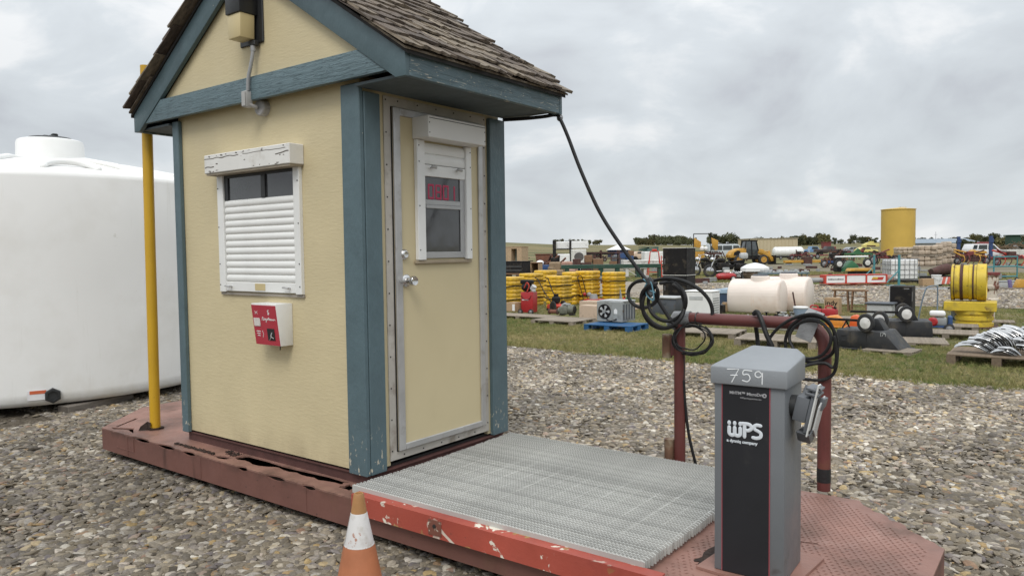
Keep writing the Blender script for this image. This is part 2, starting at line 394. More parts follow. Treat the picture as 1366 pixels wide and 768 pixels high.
far_ = [(quad(-4.2, 1.9, 1.3, 3.6), 5600), (quad(1.9, 5.0, 2.4, 4.0), 5600), (quad(-5.4, 5.2, 3.6, 6.45), 3900)]
scatter('gravel', near, 1, PP, PEBD, 1, .0045, .037, (.26, .5), 3)
scatter('gravel', far_, 1, PP, PEB, 1, .0065, .036, (.28, .52), 4)
scatter('gravel', [(quad(-5.2, 5, -2.2, 6.4), 60)], 1, PP, PEBD, 1, .024, .052, (.30, .5), 11)
scatter('gravel', [(quad(-9, 4.2, 18.1, 28), 110)], 1, PP, PEB, 1, .02, .06, (.5, .8), 17)
def tuft_proto(N, L, k):
    j = N('GeometryNodeJoinGeometry'); rr = random.Random(k)
    for i in range(9):
        c = N('GeometryNodeMeshCone'); c.inputs['Vertices'].default_value = 3; c.inputs['Radius Bottom'].default_value = .07; c.inputs['Radius Top'].default_value = 0.0
        c.inputs['Depth'].default_value = rr.uniform(.7, 1.3)
        t = N('GeometryNodeTransform'); L(c.outputs[0], t.inputs[0])
        t.inputs['Translation'].default_value = (rr.uniform(-.7, .7), rr.uniform(-.7, .7), 0)
        t.inputs['Rotation'].default_value = (rr.uniform(-.9, .9), rr.uniform(-.9, .9), rr.uniform(0, 6))
        L(t.outputs[0], j.inputs[0])
    return j.outputs[0]
def blade_mat():
    m = bpy.data.materials.new('grass_blades'); m.use_nodes = True; nt = m.node_tree; N = nt.nodes.new; L = nt.links.new
    p = nt.nodes['Principled BSDF']; p.inputs['Roughness'].default_value = .8; p.inputs['Specular IOR Level'].default_value = .2
    oi = N('ShaderNodeObjectInfo'); geo = N('ShaderNodeNewGeometry')
    n = N('ShaderNodeTexNoise'); n.inputs['Scale'].default_value = .45; n.inputs['Detail'].default_value = 4; L(oi.outputs['Location'], n.inputs['Vector'])
    ad = N('ShaderNodeMath'); ad.operation = 'MULTIPLY_ADD'; L(oi.outputs['Random'], ad.inputs[0]); ad.inputs[1].default_value = .45
    su = N('ShaderNodeMath'); su.operation = 'MULTIPLY_ADD'; L(n.outputs[0], su.inputs[0]); su.inputs[1].default_value = 1.5; su.inputs[2].default_value = -.45
    L(su.outputs[0], ad.inputs[2])
    cr = N('ShaderNodeValToRGB'); L(ad.outputs[0], cr.inputs[0]); e = cr.color_ramp.elements
    e[0].position = .2; e[0].color = (.10, .15, .04, 1); e[1].position = .85; e[1].color = (.36, .30, .15, 1)
    a = e.new(.5); a.color = (.22, .21, .08, 1); L(cr.outputs[0], p.inputs['Base Color']); return m
BLADE = blade_mat()
GP = {'n': 5, 'make': tuft_proto}
scatter('grass', [(quad(-9, -2, 6.5, 10), 420), (quad(-2, 6, 6.3, 10), 420), (quad(-11, 6, 10, 17.8), 170)], 1, GP, BLADE, 1, .022, .06, (.7, 1.2), 5, .2, nor=False)
scatter('grass', [(quad(-16, 5, 28.4, 44), 40)], 1, GP, BLADE, 1, .05, .11, (.7, 1.2), 6, .2, nor=False)
# ragged longer grass along the edge of the gravel
edge = []
for i in range(60):
    x = -5.5+i*.2; y = 6.45+.25*(noise.noise((x*.35, 31, 0))*1.2+noise.noise((x*1.7, 31, 5))*.55)
    edge.append((quad(x, x+.2, y-.12, y+.25), 320))
scatter('grass', edge, 1, GP, BLADE, 1, .03, .085, (.8, 1.5), 8, .3, nor=False)
# ---------------------------------------------------------------- the booth
BEIGE = M('beige_paint', (.57, .485, .30), .55, var=.05, vs=2.5, bump=.42, bs=55, st=(1, 1, 1), bst=(.35, .35, 1.6), spots=[((.40, .33, .20), 4, .42, .75, {'z': (.01, .16), 'st': (1, 1, .4)}), ((.50, .42, .26), 1.3, .56, .85), ((.66, .58, .42), 30, .72, .76)])
DOORM = M('door_paint', (.57, .485, .30), .45, var=.04, vs=1.5, spots=[((.51, .43, .26), 1.5, .6, .9)])
CHIP = (.58, .52, .40)
BLUEV = M('blue_paint_upright', (.085, .132, .15), .5, var=.10, vs=5, bump=.8, bs=40, bst=(1, 1, .5), spots=[(CHIP, 42, .60, .64, {'z': (.0, .28), 'st': (1, 1, .55)}), (CHIP, 28, .74, .76), ((.065, .10, .115), 3, .55, .8)])
BLUEH = M('blue_paint_level', (.10, .152, .17), .5, var=.10, vs=5, bump=1.6, bs=26, bst=(.35, 1, 3.2), spots=[((.035, .06, .07), 9, .50, .53, {'st': (.3, 1, 5), 'dist': 2.5, 'detail': 2}), ((.10, .152, .17), 9, .535, .56, {'st': (.3, 1, 5), 'dist': 2.5, 'detail': 2})])
BLUEF = M('blue_paint_flaked', (.085, .132, .15), .5, var=.10, vs=5, bump=1.4, bs=26, bst=(1, .35, 3), spots=[(CHIP, 14, .605, .63, {'st': (1, .6, 3.2), 'dist': 2.6, 'z': (2.02, 2.2)}), ((.055, .09, .102), 20, .55, .62, {'st': (1, .2, 3.5), 'dist': 1})])
WHITE = M('white_enamel', (.74, .74, .72), .4, var=.04, spots=[((.6, .58, .53), 6, .62, .85)])
WORN = M('worn_white_board', (.70, .69, .66), .6, var=.05, spots=[((.16, .13, .10), 9, .655, .67, {'st': (.35, 1, 5), 'dist': .6}), ((.5, .47, .42), 5, .6, .8)])
ALU = M('aluminium', (.46, .455, .45), .42, .5, var=.12, vs=6, spots=[((.3, .27, .24), 8, .58, .75)])
STEEL = M('bright_steel', (.62, .61, .60), .22, 1, var=.08)
DARK = M('dark_gap', (.018, .016, .015), .8, var=.1)
SOFFIT = M('soffit_paint', (.085, .11, .12), .7, var=.15)
GLASS = M('dark_glass', (.045, .046, .048), .06, var=.1, spec=1.0)
RUSTB = M('booth_base_paint', (.085, .035, .03), .7, var=.25, vs=8)
CREAM = M('cream_lens', (.55, .45, .24), .35, var=.06)
BLACKP = M('black_housing', (.02, .021, .022), .45, var=.2)
LED = M('red_digits', (.30, .02, .06), .5, var=0, emit=.14)

booth = thing('weigh_booth', 'small beige booth with blue trim and shingled gable roof standing on the rusty platform', 'booth')
L_, D_, HW = 1.833, 1.239, 2.12
t_ = .03
# walls: front and back panels between the corner boards, side panels with an opening for the door
MB().box(-L_+t_, -t_, t_, t_+.03, .012, HW).build('front_wall', BEIGE, booth)
MB().box(-L_+t_, -t_, D_-t_-.03, D_-t_, .012, HW).build('back_wall', BEIGE, booth)
MB().box(-L_+t_, -L_+t_+.03, t_+.03, D_-t_-.03, .012, HW).build('side_wall', BEIGE, booth)
w = MB(); w.box(-t_-.03, -t_, t_+.03, .20, .012, HW); w.box(-t_-.03, -t_, 1.058, D_-t_-.03, .012, HW); w.box(-t_-.03, -t_, .20, 1.058, 2.03, HW)
w.build('door_wall', BEIGE, booth)
MB().box(-L_+.05, -.05, .05, D_-.05, -.005, .011).build('floor', DARK, booth)
# steel channel the booth stands on
b = MB()
for (x0, x1, y0, y1) in ((-L_+.02, -.02, .035, .075), (-L_+.02, -.02, D_-.075, D_-.035), (-.06, -.02, .076, D_-.076), (-L_+.02, -L_+.06, .076, D_-.076)):
    b.box(x0, x1, y0, y1, -.062, -.006); b.box(x0+(.0 if x0 < -1 and x1 > -1 else -.012), x1+.012, y0-.012, y1+.0, -.0065, -.0015)
b.build('base_channel', RUSTB, booth)
# corner boards, two to a corner, 30 mm proud of the wall
pw = .145
for x0, x1 in ((-pw, 0), (-L_, -L_+pw*.5)):
    MB().box(x0, x1, 0, t_-.001, -.001, 2.07, .004).build('corner_board', BLUEV, booth)
MB().box(-t_-.001, .004, t_+.001, pw, .0, 2.03, .004).build('corner_board', BLUEV, booth)
MB().box(-t_-.001, .0, D_-pw-.01, D_, .0, 2.03, .004).build('corner_board', BLUEV, booth)
MB().box(-L_, -L_+t_-.001, t_+.001, pw, .0, 2.03, .004).build('corner_board', BLUEV, booth)
MB().box(-L_, -L_+t_-.001, D_-pw, D_, .0, 2.03, .004).build('corner_board', BLUEV, booth)
for x0, x1 in ((-pw, -t_-.002), (-L_+t_, -L_+pw)):
    MB().box(x0, x1, D_-t_+.001, D_, .0, 2.03, .004).build('corner_board', BLUEV, booth)
# gable roof: ridge runs back from the camera side
XR, XL, XC, SL = .405, -2.205, -.90, .66
YF, YB = -.065, 1.30
def under(x): return 2.032+SL*((XR-.068)-x if x >= XC else x-(XL+.068))   # lower edge of the barge boards
za = under(XC); bt = .175
for s, nm in ((1, 'right'), (-1, 'left')):
    xe = XR if s > 0 else XL; xi = xe-s*.068
    poly = [(xi, 2.032), (xe, 2.032), (xe, 2.032+bt-.068*SL), (XC, za+bt), (XC, za)]
    MB().prism(poly, YF, YF+.028, 'y', bev=.003).build('barge_board', BLUEV, booth)
    MB().prism(poly, YB-.028, YB, 'y').build('barge_board', BLUEH, booth)
# tie beam across the gable, between the barge boards
def zin(x): return under(x)
zb0, zb1 = 2.078, 2.212
xr0 = XR-.068-(zb0-2.032)/SL; xr1 = XR-.068-(zb1-2.032)/SL; xl0 = XL+.068+(zb0-2.032)/SL; xl1 = XL+.068+(zb1-2.032)/SL
MB().prism([(xl0, zb0), (xr0, zb0), (xr1, zb1), (xl1, zb1)], YF+.006, YF+.040, 'y', bev=.003).build('tie_beam', BLUEH, booth)
MB().prism([(xl0+.02, zb0+.02), (xr0-.02, zb0+.02), (XC, za+.02)], YF+.041, YF+.060, 'y').build('gable_panel', BEIGE, booth)
MB().prism([(xl0+.02, zb0+.02), (xr0-.02, zb0+.02), (XC, za+.02)], YB-.06, YB-.041, 'y').build('gable_panel', BEIGE, booth)
# eaves: fascia and soffit
for s in (1, -1):
    xe = XR if s > 0 else XL
    MB().box(xe-s*.028, xe, YF+.029, YB-.029, 2.033, 2.146, .003).build('fascia', BLUEF, booth)
    MB().box(xe-s*.03, (-.001 if s > 0 else -L_+.001), YF+.042, YB-.03, 2.044, 2.058).build('soffit', SOFFIT, booth)
    # roof deck
    xi = xe+s*.02
    zt = lambda x: under(x)+bt+.004
    MB().prism([(xi, zt(xi)-.02), (xi, zt(xi)), (XC, zt(XC)), (XC, zt(XC)-.02)], YF-.01, YB+.01, 'y').build('roof_deck', DARK, booth)
# shingles: weathered cedar, course by course
def shingle_mat():
    m = M('cedar_shingle', (.15, .118, .09), .85, var=.4, vs=6, st=(2, 6, 6), bump=1.5, bs=30, bst=(.5, 5, 5), rnd=.5, hue=.015,
          spots=[((.075, .058, .042), 6, .52, .7, {'st': (1, 5, 5)}), ((.25, .225, .19), 7, .62, .8, {'st': (.6, 4, 4)}), ((.15, .12, .04), 4, .68, .8)]); return m
SHG = shingle_mat()
ang = math.atan(SL); run = math.hypot(1, SL)
smeshes = []
for k in range(8):
    rr = random.Random(40+k); wd = [.10, .125, .14, .16, .18, .115, .15, .20][k]; ln = .29
    # x runs down the slope from 0 to ln, butt end ragged, thicker at the butt
    nb = 4; vs = []
    for i in range(nb+1):
        y = -wd/2+wd*i/nb+(.0 if i in (0, nb) else rr.uniform(-.004, .004)); e = ln+rr.uniform(-.02, .014); tk = .014+rr.uniform(-.003, .006)
        vs += [(0, y, .0), (0, y, .003), (e, y, 0), (e, y, tk)]
    fs = []
    for i in range(nb):
        a = i*4; c = a+4
        fs += [(a+1, a+3, c+3, c+1), (a, c, c+2, a+2), (a+3, a+2, c+2, c+3), (a, a+1, c+1, c)]
    fs += [(0, 2, 3, 1), (nb*4, nb*4+1, nb*4+3, nb*4+2)]
    me = bpy.data.meshes.new('shingle'); me.from_pydata(vs, [], fs); me.update(); me.materials.append(SHG); smeshes.append((wd, me))
expo = .128; rr = random.Random(5); nsh = 0
slope_len = (XR+.030-XC)*run
ncourse = int(slope_len/expo)+1
for s in (1, -1):
    for c in range(ncourse):
        if s < 0 and c > 9: continue
        d = slope_len-c*expo-(.05 if s < 0 else 0)                          # distance of the butt from the ridge
        y = YF-.03+rr.uniform(-.05, 0)
        while y < YB+.025:
            k = rr.randrange(8) if s > 0 else rr.choice((4, 7, 3)); wd, me = smeshes[k]
            y2 = y+wd
            x = XC+s*((d-.27)/run); z = za+bt+.006-SL*(d-.27)/run
            o = link('shingle', me, booth)
            lift = .012+.004*(c % 2)+rr.uniform(0, .007)
            mat_ = Tr(x, y+wd/2, z+lift) @ (Matrix.Identity(4) if s > 0 else Rz(math.pi)) @ Matrix.Rotation(ang-.035+rr.uniform(-.012, .012), 4, 'Y') @ Rz(rr.uniform(-.02, .02))
            o.matrix_local = mat_; nsh += 1
            if c == 0:                                # doubled starter course at the eave
                pass
            y = y2+rr.uniform(.003, .010)
# starter course and ridge boards
for s in (1, -1):
    xi = XR+.026 if s > 0 else XL-.012
    x2 = xi-s*.3
    MB().prism([(xi, zt(xi)+.001), (xi, zt(xi)+.012), (x2, zt(x2)+.012), (x2, zt(x2)+.001)], YF-.028, YB+.03, 'y').build('starter_course', SHG, booth)
b = MB()
for s in (1, -1): b.prism([(XC, za+bt+.055), (XC, za+bt+.075), (XC+s*.12, za+bt+.075-.12*SL), (XC+s*.12, za+bt+.055-.12*SL)], YF-.03, YB+.03, 'y')
b.build('ridge_cap', SHG, booth)

# ---- front window with its roller shutter half down
wy = t_                                               # wall face
wf = MB(); fx0, fx1, fz0, fz1 = -1.338, -.52, .955, 1.685
wf.box(fx0, fx0+.062, wy-.024, wy+.002, fz0, fz1, .003); wf.box(fx1-.055, fx1, wy-.024, wy+.002, fz0, fz1, .003)
window = wf.build('window', WHITE, booth)
MB().box(fx0+.0625, fx1-.0555, wy-.003, wy-.001, fz0+.5, fz1-.002).build('pane', GLASS, window)
fr = MB(); fr.box(fx0+.0625, fx0+.10, wy-.012, wy-.0005, 1.524, fz1, .002); fr.box(-.893, -.853, wy-.014, wy-.0005, 1.524, fz1-.026, .002); fr.box(fx0+.1005, fx1-.056, wy-.013, wy-.0005, fz1-.025, fz1)
fr.build('mullion', BLACKP, window)
sl = MB(); ns = 12; z0, z1 = 1.022, 1.522; h = (z1-z0)/ns
prof = [(0, 0), (-.004, .004), (-.008, h*.25), (-.0088, h*.5), (-.007, h*.78), (-.002, h*.96), (0, h)]
slat = MB().prism([(wy-.005+a, b_) for a, b_ in prof]+[(wy-.0035, h), (wy-.0035, 0)], fx0+.064, fx1-.057, 'x')
sm_ = slat.build('shutter_slat', WHITE, window, smooth=50); sm_.location.z = z0
for i in range(1, ns):
    o = sm_.copy(); COL.objects.link(o); o.location.z = z0+i*h
MB().box(fx0+.064, fx1-.057, wy-.020, wy-.004, fz0+.006, z0-.002, .003).build('shutter_bar', WHITE, window)
hd = MB()
for x in (fx0+.115, fx1-.12): hd.tube([(x-.03, wy-.04, .995), (x+.0, wy-.043, .993), (x+.03, wy-.046, .989)], .006, 8); hd.cyl((x+.012, wy-.044, .991), (x+.012, wy-.018, .991), .006, n=8)
hd.build('shutter_handle', ALU, window)
MB().box(-.965, -.865, wy-.0225, wy-.0203, .972, 1.012).build('maker_plate', CREAM, window)
MB().box(-1.345, -.497, -.07, wy-.0005, 1.687, 1.80, .004).build('shutter_box', WORN, window)
ck = MB(); rr = random.Random(9)
def crack(pts, w): stroke(ck, pts, w, Tr(0, -.0706, 0), .25, 6, 4)
xs = [-1.34+.045*i for i in range(19)]
crack([(x, 1.776+rr.uniform(-.003, .003)) for x in xs[:9]], .0022); crack([(x, 1.777+rr.uniform(-.0025, .0025)) for x in xs[9:]], .0016)
crack([(-1.335, 1.722), (-1.31, 1.727), (-1.27, 1.723), (-1.24, 1.724)], .003); crack([(-.62, 1.747), (-.56, 1.752), (-.52, 1.758), (-.503, 1.757)], .003)
for i in range(26):
    x, z = rr.uniform(-1.33, -.52), rr.choice((1.79, 1.785, 1.70, 1.693, 1.74)); w_ = rr.uniform(.004, .02)
    crack([(x, z), (x+w_, z+rr.uniform(-.003, .003))], rr.uniform(.0014, .0035))
ck.build('paint_crack', M('bare_wood_crack', (.10, .085, .07), .9), window, kind='stuff')
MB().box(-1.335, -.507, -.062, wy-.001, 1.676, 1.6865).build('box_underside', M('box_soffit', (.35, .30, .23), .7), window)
rv = MB()
for z in (1.0, 1.13, 1.36, 1.6):
    for x in (fx0+.012, fx1-.012): rv.ball((x, wy-.025, z), .0045, (1, .5, 1), 8)
rv.build('screw', DARK, window)
MB().box(fx0-.004, fx1+.004, wy-.012, wy, .938, .953).build('sill_strip', M('weathered_strip', (.28, .25, .21), .8), window)

# ---- door, its aluminium frame and the window in it
dx = -t_
fr = MB()
for (y0, y1, z0_, z1_) in ((.194, .243, .036, 2.036), (1.020, 1.063, .036, 2.036), (.2435, 1.0195, 1.985, 2.036), (.2435, 1.0195, .036, .079)):
    fr.box(dx, dx+.007, y0, y1, z0_, z1_)
frame = fr.build('door_frame', M('door_frame_metal', (.46, .43, .385), .6, .1, var=.15, vs=5, spots=[((.25, .21, .17), 7, .55, .75)]), booth)
rv = MB()
for z in [.09+.175*i for i in range(12)]:
    for y in (.209, 1.050): rv.cyl((dx+.006, y, z), (dx+.009, y, z), .0045, n=8)
for y in [.30+.155*i for i in range(5)]:
    for z in (.055, 2.018): rv.cyl((dx+.006, y, z), (dx+.009, y, z), .0045, n=8)
rv.build('rivet', DARK, frame)
door = MB().box(dx+.0075, dx+.013, .252, 1.012, .085, 1.978).build('door', DOORM, booth)
dr = MB()
for (y0, y1, z0_, z1_) in ((.2505, .300, .083, 1.980), (.974, 1.014, .083, 1.980), (.301, .973, 1.938, 1.980), (.301, .973, .083, .118)):
    dr.box(dx+.012, dx+.026, y0, y1, z0_, z1_, .003)
dr.build('edge_trim', ALU, door)
hs = MB(); hs.box(dx+.0076, dx+.012, .2435, .2500, .082, 1.980); hs.build('gap_seal', DARK, door)
k = MB(); mk = Tr(dx+.013, .333, 1.03) @ Matrix.Rotation(R(90), 4, 'Y')
k.lathe([(.036, 0), (.036, .006), (.030, .012), (.016, .016), (.0145, .034), (.022, .042), (.0275, .052), (.0275, .066), (.024, .072), (.018, .069), (.0001, .066)], 24, mk); k.build('door_knob', STEEL, door)
k = MB(); mk = Tr(dx+.013, .318, 1.176) @ Matrix.Rotation(R(90), 4, 'Y')
k.lathe([(.031, 0), (.031, .008), (.027, .016), (.017, .022), (.013, .021), (.0001, .020)], 24, mk); k.build('deadbolt', STEEL, door)
MB().box(dx+.026, dx+.030, .270, .325, 1.024, 1.034).build('latch_guard', ALU, door)
wn = MB(); gx = dx+.013
wn.box(gx, gx+.028, .413, .476, 1.143, 1.822, .003); wn.box(gx, gx+.028, .836, .886, 1.143, 1.822, .003)
dwin = wn.build('door_window', WHITE, booth)
MB().box(gx+.001, gx+.004, .4765, .8355, 1.152, 1.63).build('pane', GLASS, dwin)
sa = MB()
for (y0, y1, z0_, z1_) in ((.4767, .492, 1.19, 1.62), (.795, .8352, 1.152, 1.64), (.4767, .7945, 1.152, 1.189), (.4925, .7945, 1.461, 1.49), (.4925, .7945, 1.44, 1.4605)):
    sa.box(gx+.0045, gx+(.012 if z0_ != 1.44 else .017), y0, y1, z0_, z1_, .002)
sa.build('sash', M('sash_metal', (.42, .42, .42), .45, .4, var=.08), dwin)
h = .062
dp = [(0, 0), (.008, .003), (.012, h*.4), (.010, h*.75), (.002, h*.97), (0, h)]
s0 = MB().prism([(gx+.006+a, b_) for a, b_ in dp], .478, .835, 'x', m=None) if 0 else None
for i in range(2):
    MB().prism([(gx+.006+a, 1.69+i*h+b_) for a, b_ in dp], .478, .835, 'y').build('shutter_slat', WHITE, dwin, smooth=50)
MB().box(gx+.006, gx+.020, .478, .835, 1.622, 1.688, .003).build('shutter_bar', WHITE, dwin)
hd = MB()
for y in (.53, .755): hd.cyl((gx+.046, y-.017, 1.675), (gx+.048, y+.017, 1.672), .0085, n=10); hd.cyl((gx+.046, y, 1.673), (gx+.018, y, 1.673), .005, n=8)
hd.build('shutter_handle', ALU, dwin)
MB().box(gx+.0005, gx+.128, .402, .905, 1.824, 1.945, .004).build('shutter_box', M('shutter_box_paint', (.70, .69, .66), .45, var=.04), dwin)
MB().box(gx+.1285, gx+.1300, .408, .90, 1.929, 1.932).build('box_seam', DARK, dwin)
rv = MB()
for z in (1.2, 1.45, 1.7, 1.79):
    for y in (.427, .874): rv.ball((gx+.028, y, z), .0045, (.5, 1, 1), 8)
for z in (1.85, 1.905):
    for y in (.412, .896): rv.ball((gx+.128, y, z), .004, (.5, 1, 1), 8)
rv.build('screw', DARK, dwin)
MB().box(gx, gx+.020, .400, .888, 1.122, 1.141, .003).build('sill_strip', M('sill_wood', (.33, .27, .19), .8, bump=.6), dwin)
# the scale's red digits stand behind the upper pane, seen from their back
dg = MB(); seg = {'0': 'abcdef', '8': 'abcdefg', '1': 'bc'}
for i, ch in enumerate('0801'):
    y0 = .525+i*.064+(.0 if i < 3 else -.008); w_, hh = .040, .075; z0_ = 1.500; m_ = Tr(gx+.0048, y0, z0_) @ Rz(R(90))
    P = {'a': ((0, hh), (w_, hh)), 'b': ((w_, hh), (w_, hh/2)), 'c': ((w_, hh/2), (w_, 0)), 'd': ((0, 0), (w_, 0)), 'e': ((0, hh/2), (0, 0)), 'f': ((0, hh), (0, hh/2)), 'g': ((0, hh/2), (w_, hh/2))}
    for q in seg[ch]: stroke(dg, P[q], .0065, m_, .15, 6)
dg.build('digit_display', LED, dwin)

# ---- the lamp on the gable, with the conduit that feeds it
lamp = thing('wall_lamp', 'black wall lamp with cream lens high on the gable, fed by a grey conduit', 'lamp', (-.85, YF+.041, 2.38))
MB().box(-.13, .095, -.012, 0, .02, .46, .004).build('back_plate', BLACKP, lamp)
MB().prism([(-.085, .172), (.054, .172), (.054, .44), (-.085, .40)], -.132, -.0125, 'y', bev=.004).build('housing', BLACKP, lamp)
MB().prism([(-.074, .035), (.043, .035), (.049, .1715), (-.080, .1715)], -.124, -.03, 'y', bev=.005).build('lens', CREAM, lamp)
MB().box(-.0, .06, -.045, -.0125, -.0, .03, .004).build('gasket', BLACKP, lamp)
GREYC = M('grey_conduit', (.30, .305, .31), .5, var=.1)
cd = MB(); yb = -.045
cd.tube(smooth_path([(.032, yb+.01, -.01), (.032, yb+.005, -.05), (.02, yb-.0, -.11), (.0, yb-.005, -.18), (-.008, yb-.005, -.25)], 5), .0105, 10)
cd.cyl((.032, yb+.01, -.03), (.032, yb+.01, .0), .015, n=12)
cond = cd.build('conduit', GREYC, lamp)
c2 = MB(); c2.box(-.04, .0, yb-.025, yb+.022, -.345, -.25, .008, seg=2); c2.box(-.037, -.003, yb-.031, yb-.0255, -.34, -.255, .004)
c2.build('conduit_fitting', M('fitting_grey', (.40, .395, .38), .5), lamp)
c2 = MB(); c2.tube([(-.012, yb+.0, -.325), (-.002, yb+.02, -.335), (.004, yb+.045, -.338)], .012, 10); mk = Tr(.006, .055, -.338) @ Matrix.Rotation(R(90), 4, 'X')
c2.lathe([(.047, 0), (.047, .038), (.042, .045), (.0001, .046)], 24, mk); c2.build('junction_box', M('fitting_dark', (.33, .32, .31), .5), lamp)

# ---- the red reader box under the window
REDP = M('red_panel', (.42, .035, .055), .45, var=.06, spots=[((.6, .2, .2), 14, .72, .78)])
rb = thing('card_reader', 'red and white metal card reader box screwed to the beige wall below the shuttered window', 'card reader', (-.755, t_, .66))
MB().prism([(-.001, .0), (-.001, .243), (-.115, .243), (-.085, .0)], -.118, .118, 'x', bev=.003).build('case', WHITE, rb)
th = math.atan2(.03, .243)
fm = Tr(0, -.0858, 0) @ Matrix.Rotation(th, 4, 'X')
MB().box(-.114, .114, -.003, .0, .003, .236, m=fm).build('front_panel', REDP, rb)
MB().box(.012, .080, -.0062, -.0034, .032, .102, .002, m=fm).build('reader_slot', DARK, rb)
ink = MB()
fi = fm @ Tr(0, -.0036, 0)
stroke(ink, [(-.10+.012*i, .165+.010*math.sin(i*1.9)*(1 if i % 3 else .6)) for i in range(0)], .001, fi) if 0 else None
sc_pts = [(-.025, .148), (-.018, .166), (-.010, .160), (-.014, .152), (-.004, .150), (.003, .160), (.008, .151), (.014, .160), (.016, .142), (.011, .140), (.022, .153), (.029, .160), (.031, .150), (.038, .158), (.042, .166), (.045, .150), (.052, .160), (.056, .150), (.063, .159), (.068, .150), (.075, .157), (.082, .150), (.09, .158), (.10, .152)]
stroke(ink, sc_pts, .0022, fi, .2, 6, 4)
stroke(ink, [(.048, .208), (.038, .206), (.040, .196), (.050, .193), (.044, .184), (.037, .186)], .003, fi, .2, 6)
for x in (-.085, -.062): stroke(ink, [(x, .200), (x+(.006 if x < -.07 else -.006), .192), (x, .184)], .002, fi, .2, 6)
stroke(ink, [(-.079, .192), (-.068, .192)], .002, fi, .2, 6)
for i in range(3): stroke(ink, [(-.09+.003*i, .082-.013*i), (-.055-.004*i, .081-.013*i)], .003, fi, .2, 6)
stroke(ink, [(-.035, .085), (-.027, .066), (-.036, .047)], .002, fi, .2, 6, 1)
ink.build('white_lettering', WHITE, rb)
MB().box(-.104, -.044, -.0058, -.0036, .112, .160, m=fm).build('notice', M('notice_paper', (.7, .66, .62), .6, spots=[((.3, .2, .2), 60, .55, .6, {'st': (.4, 1, 1)})]), rb)
wr = MB(); wr.tube(smooth_path([tuple(fm @ Vector(p)) for p in ((.03, -.007, .035), (.05, -.012, .05), (.06, -.008, .08), (.055, -.014, .06), (.068, -.007, .045))], 5), .0022, 6); wr.build('loose_wire', M('wire_grey', (.45, .45, .45), .4), rb)
MB().tube([(.075, -.06, .002), (.076, -.062, -.025)], .003, 6).build('drain_wire', DARK, rb)
# ---------------------------------------------------------------- the rusty platform
RED = M('oxide_red_paint', (.25, .105, .085), .6, var=.16, vs=3, bump=.5, bs=30, spots=[((.09, .04, .03), 4, .60, .75), ((.12, .055, .035), 13, .63, .7), ((.30, .15, .12), 2, .55, .8)])
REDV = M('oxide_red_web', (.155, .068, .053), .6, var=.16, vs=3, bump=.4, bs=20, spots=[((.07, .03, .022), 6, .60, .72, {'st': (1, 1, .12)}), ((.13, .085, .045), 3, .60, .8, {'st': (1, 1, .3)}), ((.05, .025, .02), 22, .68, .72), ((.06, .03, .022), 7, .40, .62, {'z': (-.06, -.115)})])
PLATE = M('tread_plate', (.245, .13, .102), .55, var=.24, vs=3, bump=.6, bs=40, spots=[((.13, .07, .05), 3.5, .50, .72), ((.33, .20, .165), 5, .6, .8), ((.06, .035, .03), 14, .69, .73), ((.10, .05, .038), 5, .42, .60, {'ax': 1, 'z': (-.15, -.02)})])
RAILR = M('rail_red_paint', (.38, .075, .05), .5, var=.16, vs=4, bump=.4, spots=[((.70, .66, .56), 6.5, .60, .615, {'dist': .8}), ((.36, .22, .08), 11, .63, .65), ((.12, .05, .035), 24, .70, .74), ((.27, .05, .035), 2, .5, .75)])
HOLE = M('rotten_steel_and_shade', (.03, .017, .012), .9, var=.5, vs=20, bump=1)
plat = thing('steel_platform', 'long rust-red steel skid platform carrying the booth, grating and grey barrier box', 'platform', (0, 0, 0))
ZT, ZB = -.06, -.215
OUT = [(-2.67, -.15), (1.95, -.15), (2.57, .35), (2.57, .83), (2.15, 1.265), (-2.67, 1.265), (-3.15, .72), (-3.15, .39)]
def plate_with_holes(outer, holes, z0, z1):
    vs = []; es = []
    for lp in [outer]+holes:
        o = len(vs); n = len(lp); vs += [Vector(p) for p in lp]; es += [(o+i, o+(i+1) % n) for i in range(n)]
    nv, ne, nf, *_ = geometry.delaunay_2d_cdt(vs, es, [], 3 if 0 else 1, 1e-5)
    def inside(p, lp):
        c = False; n = len(lp)
        for i in range(n):
            a, b = lp[i], lp[(i+1) % n]
            if (a[1] > p[1]) != (b[1] > p[1]) and p[0] < (b[0]-a[0])*(p[1]-a[1])/(b[1]-a[1])+a[0]: c = not c
        return c
    keep = []
    for f in nf:
        c = sum((nv[i] for i in f), Vector((0, 0)))/len(f)
        if inside(c, outer) and not any(inside(c, h) for h in holes): keep.append(f)
    b = bmesh.new(); bv = [b.verts.new((p.x, p.y, z1)) for p in nv]
    for f in keep: b.faces.new([bv[i] for i in f])
    r = bmesh.ops.extrude_face_region(b, geom=b.faces[:])
    for v in r['geom']:
        if isinstance(v, bmesh.types.BMVert): v.co.z = z0
    mb = MB(); mb.bm(b); return mb
def ragged(pts, amp, n=5, seed=0):
    rr = random.Random(seed); out = []; k = len(pts)
    for i in range(k):
        a, b = Vector(pts[i]), Vector(pts[(i+1) % k])
        d = (b-a); nrm = Vector((-d.y, d.x)).normalized() if d.length else Vector((0, 0))
        for j in range(n): out.append(tuple(a+d*(j/n)+nrm*(0 if j == 0 else rr.uniform(-amp, amp))))
    return out
def lens(x0, x1, y, dpt): # a slit where the flange has bulged open
    n = 8; up = [(x0+(x1-x0)*i/n, y+dpt*math.sin(math.pi*i/n)) for i in range(n+1)]
    return up
front_slits = [(-2.22, -1.98), (-1.90, -1.66), (-1.58, -1.42), (-.97, -.86), (-.68, -.50), (-.36, -.24)]
outer = []
outer += [(-2.67, -.15)]
